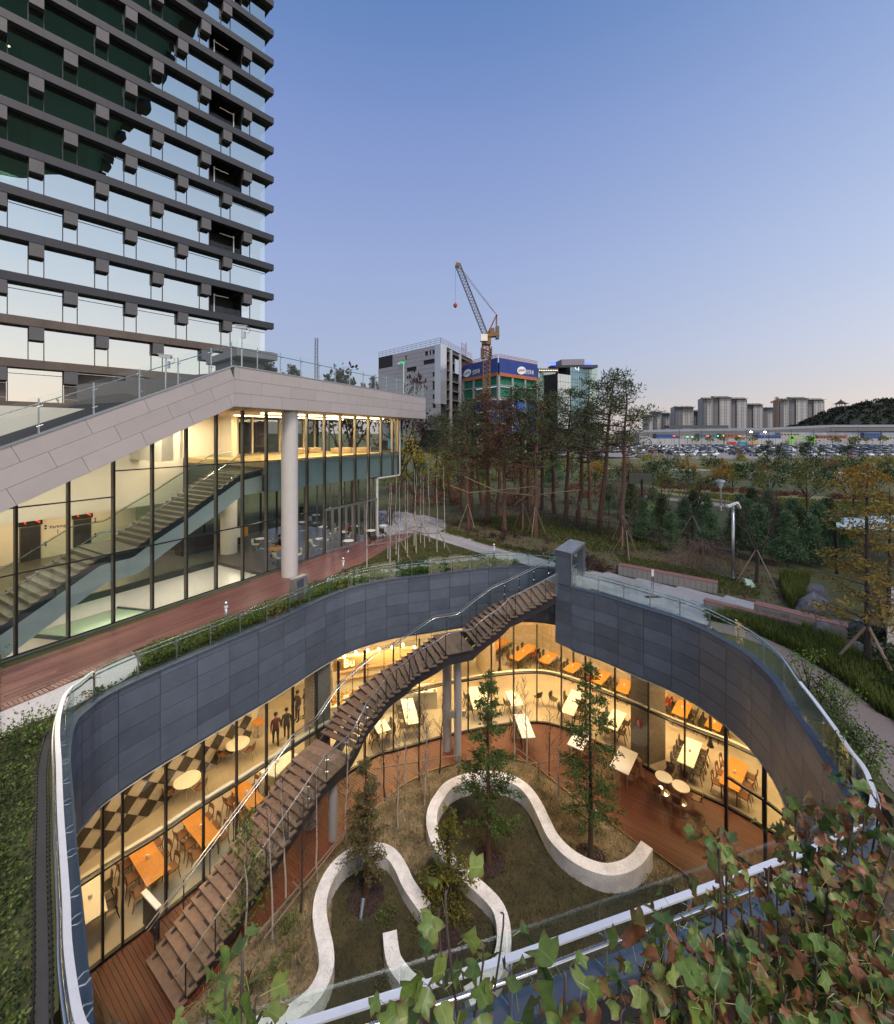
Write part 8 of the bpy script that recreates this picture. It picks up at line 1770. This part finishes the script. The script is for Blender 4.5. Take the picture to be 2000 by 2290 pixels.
# bannered construction site
t = thing('bannered_site', 'unfinished building wrapped in a blue banner with green nets below', 'construction site', (R3(1115, 968, 150).x, 150, 0)); q = quadbox(1037, 1115, 1200, 150, 0, dl=168, dr=165); bl = mat('banner_blue', (.015, .045, .24), (.012, .035, .19), .3, .55); og = mat('scaffold_orange', (.40, .13, .05), (.28, .09, .04), .6, .7); gnet = mat('green_net', (.01, .17, .10), (.006, .11, .065), .25, .8)
zt, zb_ = H(798, 150), H(838, 150); MB().prism([tuple(v) for v in q], zb_ + .2, zt - 2).build('core', M['granite_back'], t)
conc = mat('site_concrete', (.30, .30, .30), rough=.8)
for fi, (a, b) in enumerate(((q[3], q[0]), (q[0], q[1]))):
    d = (b - a); L = d.length; d.normalize(); n = V((d.y, -d.x)); n = n if n.y < 0 else -n; c_ = (a + b) / 2; an = math.atan2(d.y, d.x)
    for k in range(5): cc_ = a + d * (L * (k + .5) / 5) + n * .4; MB().box((cc_.x, cc_.y, (zt + zb_) / 2 + .1), (L / 5 - .05, .3, zt - zb_ - 1.0), an).build('banner', bl, t)
    cc_ = c_ + n * .45; MB().box((cc_.x, cc_.y, zb_ + .2), (L, .35, 1.2), an).build('scaffold_edge', og, t); mb = MB()
    for k in range(24): e = a + d * (L * k / 23) + n * .4; mb.bar((e.x, e.y, zt - .4), (e.x, e.y, zt + .9), .12)
    for z in (zt - .3, zt + .3, zt + .9): mb.bar((*(a + n * .4), z), (*(b + n * .4), z), .14)
    mb.build('roof_scaffold', og, t)
    for k in range(2): zz = zb_ - 3.6 - k * 4.4; cc_ = c_ - n * .3; MB().box((cc_.x, cc_.y, zz + 2.0), (L, .2, 3.6), an).build('green_net', gnet, t); cc_ = c_ - n * .1; MB().box((cc_.x, cc_.y, zz), (L, 1.2, .35), an).build('slab_edge', conc, t)
    for k in range(3): zz = zb_ - 12.5 - k * 4.4; cc_ = c_ - n * .4; MB().box((cc_.x, cc_.y, zz + 2.0), (L, .2, 3.4), an).build('blue_sheet', mat('blue_sheet', (.03, .10, .45), rough=.6) if k == 0 and fi == 0 else BS, t); BS = t.children[-1].data.materials[0] if False else bpy.data.materials['blue_sheet']; cc_ = c_; MB().box((cc_.x, cc_.y, zz), (L, 1.2, .4), an).build('slab_edge', conc, t)
    for k in range(4): e = a + d * (L * k / 3); MB().box((e.x, e.y, zb_ / 2), (.9, .9, zb_), an).build('site_column', conc, t)
    u_el = (.16, .55)[fi]; zz = (zt + zb_) / 2 - .5; e = a + d * (L * u_el) + n * .62; w_, h_ = (L * .115, 1.45); U = V((d.x, d.y, 0)); W_ = V((0, 0, 1)); NN = V((n.x, n.y, 0)); tilt = .17; U2 = (U + W_ * tilt).normalized(); W2 = (W_ - U * tilt).normalized()
    ring = [V((e.x, e.y, zz)) + U2 * math.cos(2 * PI * k / 28) * w_ + W2 * math.sin(2 * PI * k / 28) * h_ for k in range(28)]
    lg = MB().add(ring + [r + NN * .06 for r in ring], [tuple(range(28)), tuple(range(28, 56))] + [(k, (k + 1) % 28, 28 + (k + 1) % 28, 28 + k) for k in range(28)]).build('logo_ellipse', M['white'], t)
    text('SAMSUNG', 1.35, 'lettering', bl, lg, .01, loc=V((e.x, e.y, zz)) + NN * .09, u=U2, w=W2, sx=(w_ * 1.55) / 6.2)
    e2_ = a + d * (L * (.42, .76)[fi]) + n * .60; text('삼성화재', 2.0, 'lettering', M['white'], t, .02, loc=V((e2_.x, e2_.y, zz - .4 + .1)), u=U, sx=.62 if fi == 0 else .75)
    e3_ = a + d * (L * .5) + n * .60
glm = lambda nm, c1, c2: mat(nm, c1, c2, .25, .18, .25)
gA, gB = glm('green_office_glass', (.36, .50, .45), (.28, .42, .38)), glm('teal_office_glass', (.17, .29, .33), (.13, .23, .27))
def office(x0, x1, yt, d, m, label, rows=10, cols=8, side=None):
    a, b = R3(x0, 968, d), R3(x1, 968, d * 1.03); h = H(yt, d); t = thing('glass_office', label, 'building', (a.x, a.y, 0)); dd = v2(b) - v2(a); L = dd.length; dd.normalize(); n = V((dd.y, -dd.x)); n = n if n.y < 0 else -n; an = math.atan2(dd.y, dd.x); c_ = (v2(a) + v2(b)) / 2
    MB().box((c_.x - n.x * 6, c_.y - n.y * 6, h / 2), (L, 12, h), an).build('body', M['granite_back'], t); me = MB().box((0, 0, 0), (L / cols - .12, .2, h / rows - .14)).mesh('glass_panel', m)
    for i in range(cols):
        for j in range(rows // 3, rows): p = v2(a) + dd * (L * (i + .5) / cols) + n * .1; o = put('glass_panel', me, t); o.location = (p.x - t.location.x, p.y - t.location.y, h * (j + .5) / rows); o.rotation_euler = (0, 0, an)
    return t, a, b, h
t, a, b, h = office(1203, 1242, 822, 176, gA, 'pale green glass office right of the bannered site', 12, 7); x = MB(); [x.box((a.x + (b.x - a.x) * k / 12, a.y - .4, h - 1.2), (.3, .2, .3)) for k in range(1, 12)]; x.build('lamp_row', emit('row_lamp', (1, .9, .7), 2), t); MB().box(((a.x + b.x) / 2, a.y, h - 1.2), (b.x - a.x, .3, 1.6)).build('roof_band', mat('roof_brown', (.12, .09, .07), rough=.7), t)
office(1247, 1276, 835, 172, mat('white_panel', (.5, .55, .53), (.44, .5, .48), .4, .4), 'small whitish panelled office between two glass ones', 10, 5)
t, a, b, h = office(1275, 1316, 815, 181, gB, 'teal glass office with blue lit roof', 12, 8); o2 = office(1316.5, 1336, 819, 187, gA, 'green glass wing at the right of the blue lit office', 12, 4)
bl_ = emit('blue_neon', (.06, .10, 1.0), 3.5)
for (x0, y0), (x1, y1) in (((1224, 812), (1272, 808)), ((1236, 816), (1268, 812)), ((1268, 807), (1292, 805)), ((1290, 806), (1325, 815))): MB().bar(R3(x0, y0, 180), R3(x1, y1, 182), .3, .5).build('neon_strip', bl_, t)
MB().bar(R3(1232, 821, 184), R3(1330, 821, 187), 6, 1.2).build('roof_deck', mat('roof_dark', (.05, .05, .06), rough=.7), t); MB().bar(R3(1250, 813, 162), R3(1300, 812, 163), 6, 2.2).build('plant_room', mat('plant_room', (.22, .21, .26), rough=.6), t)
text('CJ', 2.0, 'lettering', emit('sign_white', (.8, .9, 1), 1.6), t, .05, loc=R3(1291, 823, 179.6), u=(1, 0, 0))
# foliage of a tree behind the roof terrace
t = leafy(99, 7, M['lf_plum'], 2.6, 'bark_dark', 3, 26, .24, 'dark_tree'); p = R3(790, 1000, 46); t.location = (p.x, p.y, 0); s = H(778, 46) / 7; t.scale = (s * .75, s * .75, s); t['label'] = 'dark purple leaved tree rising behind the roof terrace'; t = copy_tree(t, (p.x + 4.6, p.y + 5, 0), 2.0, None, 'second dark leaved tree behind the roof terrace, right one')
tc = redwood(100, 2.2, M['lf_dark'], .5, .02, .8, 'bark_dark', .13)
for i, x in enumerate([584, 592, 605, 613, 634, 652, 664, 735, 748, 760, 772, 788, 812, 835]):
    d = 31 + i * .9; p = R3(x, 968, d); plant(tc, US, (p.x, p.y, ZF - .3), i, 1.0 + (i * 7 % 4) * .12, f'small cone shaped evergreen on the roof terrace, {OR2(i)} from the left', 'cone shaped evergreens on the roof terrace', 'evergreen')
# ================================================================ tulip trees close in front of the camera
LCO = []
def tulip_leaf(nm, m, bend, seed):
    r = random.Random(seed); out = [(0, 0), (.16, -.02), (.38, .06), (.56, .24), (.42, .36), (.33, .46), (.40, .66), (.47, .86), (.26, .84), (.10, .78), (.0, .72)]
    pts = [(x, y) for x, y in out] + [(-x, y) for x, y in out[-2:0:-1]]
    vs = [(0, .38, 0)] + [(x, y, 0) for x, y in pts]; n = len(pts)
    def f(x, y): return V((x * (1 - bend * .25), y - bend * .12 * y * y, .30 * abs(x) * (1 + bend) - bend * .55 * y * y + r.uniform(-.02, .02) + .10 * bend * math.sin(x * 7 + seed)))
    vs = [f(x, y) for x, y, z in vs]; fs = [(0, 1 + i, 1 + (i + 1) % n) for i in range(n)]
    me = MB().add(vs, fs).mesh(nm, m, sm=True, fix=False); LC = [(0, .38, 0)] + [(x, y, 0) for x, y in pts]; at = me.attributes.new('lc', 'FLOAT_VECTOR', 'POINT'); at.data.foreach_set('vector', [c for v in LC for c in v]); LCO.append(LC); return me
def tleaf(name, c1, c2, edge=None):
    m, t, o = _new(name); b = N(t, 'ShaderNodeBsdfPrincipled', Roughness=.42); tc = N(t, 'ShaderNodeAttribute', attribute_name='lc'); gi = N(t, 'ShaderNodeNewGeometry'); va = N(t, 'ShaderNodeVectorMath', operation='SCALE'); va.inputs[0].default_value = (37, 11, 5); t.links.new(gi.outputs['Random Per Island'], va.inputs['Scale']); vb = N(t, 'ShaderNodeVectorMath', operation='ADD'); t.links.new(tc.outputs['Vector'], vb.inputs[0]); t.links.new(va.outputs[0], vb.inputs[1]); nz = N(t, 'ShaderNodeTexNoise', Scale=3.2, Detail=6); t.links.new(vb.outputs[0], nz.inputs['Vector'])
    oi = gi; ad = N(t, 'ShaderNodeMath', operation='ADD'); mu = N(t, 'ShaderNodeMath', operation='MULTIPLY_ADD'); mu.inputs[1].default_value = .5; mu.inputs[2].default_value = -.25; t.links.new(oi.outputs['Random Per Island'], mu.inputs[0]); t.links.new(nz.outputs['Fac'], ad.inputs[0]); t.links.new(mu.outputs[0], ad.inputs[1])
    rp = N(t, 'ShaderNodeValToRGB'); e = rp.color_ramp.elements; e[0].position = .38; e[1].position = .62; e[0].color = rgb(c1); e[1].color = rgb(c2); t.links.new(ad.outputs[0], rp.inputs[0])
    sp = N(t, 'ShaderNodeSeparateXYZ'); t.links.new(tc.outputs['Vector'], sp.inputs[0]); ab = N(t, 'ShaderNodeMath', operation='ABSOLUTE'); t.links.new(sp.outputs[0], ab.inputs[0]); lt = N(t, 'ShaderNodeMath', operation='LESS_THAN'); lt.inputs[1].default_value = .02; t.links.new(ab.outputs[0], lt.inputs[0])
    mx = N(t, 'ShaderNodeMix', data_type='RGBA'); mx.inputs[7].default_value = rgb(tuple(min(1, x * 1.7) for x in c2)); fm = N(t, 'ShaderNodeMath', operation='MULTIPLY'); fm.inputs[1].default_value = .5; t.links.new(lt.outputs[0], fm.inputs[0]); t.links.new(fm.outputs[0], mx.inputs[0]); t.links.new(rp.outputs[0], mx.inputs[6])
    ln = N(t, 'ShaderNodeVectorMath', operation='DISTANCE'); ln.inputs[1].default_value = (0, .4, 0); t.links.new(tc.outputs['Vector'], ln.inputs[0]); a1 = N(t, 'ShaderNodeMath', operation='MULTIPLY_ADD'); a1.inputs[1].default_value = .5; t.links.new(nz.outputs['Fac'], a1.inputs[0]); t.links.new(ln.outputs['Value'], a1.inputs[2]); a2 = N(t, 'ShaderNodeMath', operation='MULTIPLY_ADD'); a2.inputs[1].default_value = .35; t.links.new(oi.outputs['Random Per Island'], a2.inputs[0]); t.links.new(a1.outputs[0], a2.inputs[2])
    er = N(t, 'ShaderNodeMapRange'); er.inputs[1].default_value = .90; er.inputs[2].default_value = 1.06; t.links.new(a2.outputs[0], er.inputs[0]); m2 = N(t, 'ShaderNodeMix', data_type='RGBA'); m2.inputs[7].default_value = (.16, .065, .03, 1); t.links.new(er.outputs[0], m2.inputs[0]); t.links.new(mx.outputs[2], m2.inputs[6]); mx = m2
    t.links.new(mx.outputs[2], b.inputs['Base Color']); tr = N(t, 'ShaderNodeBsdfTranslucent'); t.links.new(mx.outputs[2], tr.inputs[0]); ms = N(t, 'ShaderNodeMixShader'); ms.inputs[0].default_value = .3; t.links.new(b.outputs[0], ms.inputs[1]); t.links.new(tr.outputs[0], ms.inputs[2]); t.links.new(ms.outputs[0], o.inputs[0]); return m
TLM = [tleaf('tulip_green', (.085, .155, .032), (.15, .225, .05)), tleaf('tulip_dark', (.05, .105, .03), (.095, .16, .045)), tleaf('tulip_lime', (.16, .22, .045), (.23, .29, .075)), tleaf('tulip_rust', (.26, .10, .045), (.16, .14, .04)), tleaf('tulip_brown', (.30, .13, .075), (.20, .08, .04))]
TL_ = [[tulip_leaf('tulip_leaf', m, b, i * 3 + k) for k, b in enumerate((.2, .6, 1.05))] for i, m in enumerate(TLM)]
tb = mat('tulip_bark', (.11, .085, .075), (.07, .055, .05), 14, .9)
def tulip(label, tips, root, nleaf, weights, seed, parts, lmin=.10, lmax=.17, spread=.16):
    r = random.Random(seed); t = thing('tulip_tree', label, 'tree', root, 0, 'tulip trees below the camera'); w = MB(); pe_ = MB(); L = []
    rootv = V(root)
    for ti, (tip, n) in enumerate(tips):
        mid = rootv.lerp(tip, .55) + V((r.uniform(-.2, .2), r.uniform(-.2, .2), -.1)); pts = smooth([rootv, mid, tip - V((0, 0, .25)), tip], 5); (w.tube(pts, .017, 6, False, .005) if ti % 4 == 0 else w.tube(pts[-7:], .008, 5, False, .004))
        P_ = Path(pts)
        for i in range(n):
            f = 1 - .75 * r.random() ** 1.5 * min(1.0, 1.6 / P_.L); q = P_.at(P_.L * f); d = rv(r); d.z = d.z * .6 + .25; s = q + d.normalized() * r.uniform(.03, spread * (1 + 1.6 * r.random() ** 3)); pe_.tube([s + (q - s) * min(1.0, .06 / max(.01, (q - s).length)), s], .0016, 3, False)
            L.append((s, d))
    w.build('branch', tb, t, sm=True, fix=False); pe_.build('leaf_stalks', TLM[2], t, fix=False, kind='stuff'); rest = [MB() for _ in TLM]; r.shuffle(L); np_ = 0
    for s, d in L:
        mi = r.choices(range(5), weights)[0]; k = r.choice([0, 0, 1, 2] if mi < 3 else [1, 2, 2]); sc = lmin * .55 + (lmax - lmin * .55) * r.random() ** .8 * (1 if mi < 3 else .85)
        y = (d.normalized() * .9 + V((0, 0, -.75)) + rv(r) * .45).normalized(); z = (V((0, -.15, .8)) + rv(r) * .95); x = y.cross(z).normalized(); z = x.cross(y)
        mt_ = Matrix(((x.x, y.x, z.x, s.x), (x.y, y.y, z.y, s.y), (x.z, y.z, z.z, s.z), (0, 0, 0, 1)))
        if np_ < parts:
            o = put('leaf', TL_[mi][k], t); o.matrix_basis = Matrix.Translation(-V(root)) @ mt_ @ Matrix.Diagonal((sc, sc, sc, 1)); np_ += 1
        else:
            me = TL_[mi][k]; rest[mi].add([mt_ @ (v.co * sc) for v in me.vertices], [tuple(p.vertices) for p in me.polygons])
    for mb, m in zip(rest, TLM):
        if mb.v: o = mb.build('leaves', m, t, sm=True, fix=False, kind='stuff'); at = o.data.attributes.new('lc', 'FLOAT_VECTOR', 'POINT'); at.data.foreach_set('vector', [c for _ in range(len(mb.v) // len(LCO[0])) for v in LCO[0] for c in v])
    return t
r = random.Random(77)
tulip('bright green tulip tree top at the bottom, left of the serpentine wall', [(R3(540, 2130, 2.35), 16), (R3(505, 2200, 2.3), 12), (R3(575, 2230, 2.4), 10), (R3(465, 2260, 2.3), 8), (R3(640, 2290, 2.4), 5)], (-1.2, 2.5, 1.0), 0, (6, 3, 4, .2, .1), 1, 60, .12, .19, .13)
tulip('green tulip tree shoot in front of the near rail, centre left', [(R3(1000, 1990, 2.6), 8), (R3(985, 2030, 2.6), 8), (R3(960, 2200, 2.3), 22), (R3(930, 2270, 2.3), 14), (R3(1010, 2260, 2.4), 12), (R3(1075, 2110, 2.6), 8), (R3(1120, 2040, 2.8), 5)], (-.1, 2.6, .6), 0, (6, 3, 5, 1, .6), 2, 80, .10, .17, .13)
tulip('tulip tree with broad dark leaves in front of the near rail, centre', [(R3(1262, 2170, 2.2), 20), (R3(1210, 2230, 2.2), 16), (R3(1290, 2270, 2.2), 16), (R3(1180, 2290, 2.2), 8), (R3(1330, 2240, 2.3), 8)], (.7, 2.4, .6), 0, (5, 4, 2, 1, .8), 3, 70, .12, .2, .14)
tips = []
for (x, y, d, n) in [(1610, 1875, 3.2, 16), (1625, 1935, 3.2, 16), (1600, 1985, 3.1, 7), (1660, 2020, 3.0, 7), (1780, 1800, 3.6, 14), (1800, 1850, 3.5, 16), (1830, 1880, 3.4, 16), (1760, 1870, 3.4, 14), (1910, 1760, 3.6, 16), (1930, 1820, 3.5, 18), (1960, 1790, 3.6, 14), (1990, 1850, 3.4, 18), (1880, 1900, 3.3, 18), (1480, 2030, 2.8, 4), (1520, 2060, 2.8, 8), (1490, 2110, 2.6, 16), (1560, 2110, 2.8, 18), (1440, 2170, 2.5, 16), (1470, 2210, 2.4, 20), (1520, 2180, 2.5, 20), (1600, 2150, 2.7, 20), (1650, 2110, 2.8, 18), (1700, 2060, 3.0, 9), (1740, 1990, 3.2, 9), (1720, 1940, 3.2, 7), (1850, 1960, 3.2, 20), (1920, 1960, 3.2, 20), (1980, 1940, 3.2, 18), (1800, 2030, 3.0, 22), (1880, 2050, 3.0, 22), (1960, 2050, 3.0, 22), (1740, 2130, 2.8, 22), (1820, 2130, 2.8, 22), (1900, 2140, 2.8, 22), (1980, 2150, 2.8, 20), (1680, 2190, 2.6, 22), (1760, 2220, 2.6, 22), (1850, 2230, 2.6, 22), (1940, 2240, 2.6, 22), (1600, 2240, 2.5, 20), (1540, 2260, 2.4, 18), (1460, 2275, 2.4, 14), (1660, 2275, 2.5, 18), (1780, 2290, 2.5, 18), (1400, 2250, 2.4, 10), (1900, 2300, 2.5, 16), (1990, 2290, 2.5, 16), (1780, 2080, 3.0, 18), (1870, 1840, 3.6, 14), (1680, 1960, 3.1, 5), (1840, 1790, 3.7, 8)]:
    tips.append((R3(x, y, d), int(n * 1.8)))
tulip('large rust and green tulip tree crown filling the lower right corner', tips, (2.2, 2.9, 1.0), 0, (5, 2.6, 3, 4.6, 4.4), 4, 290, .062, .158, .14)
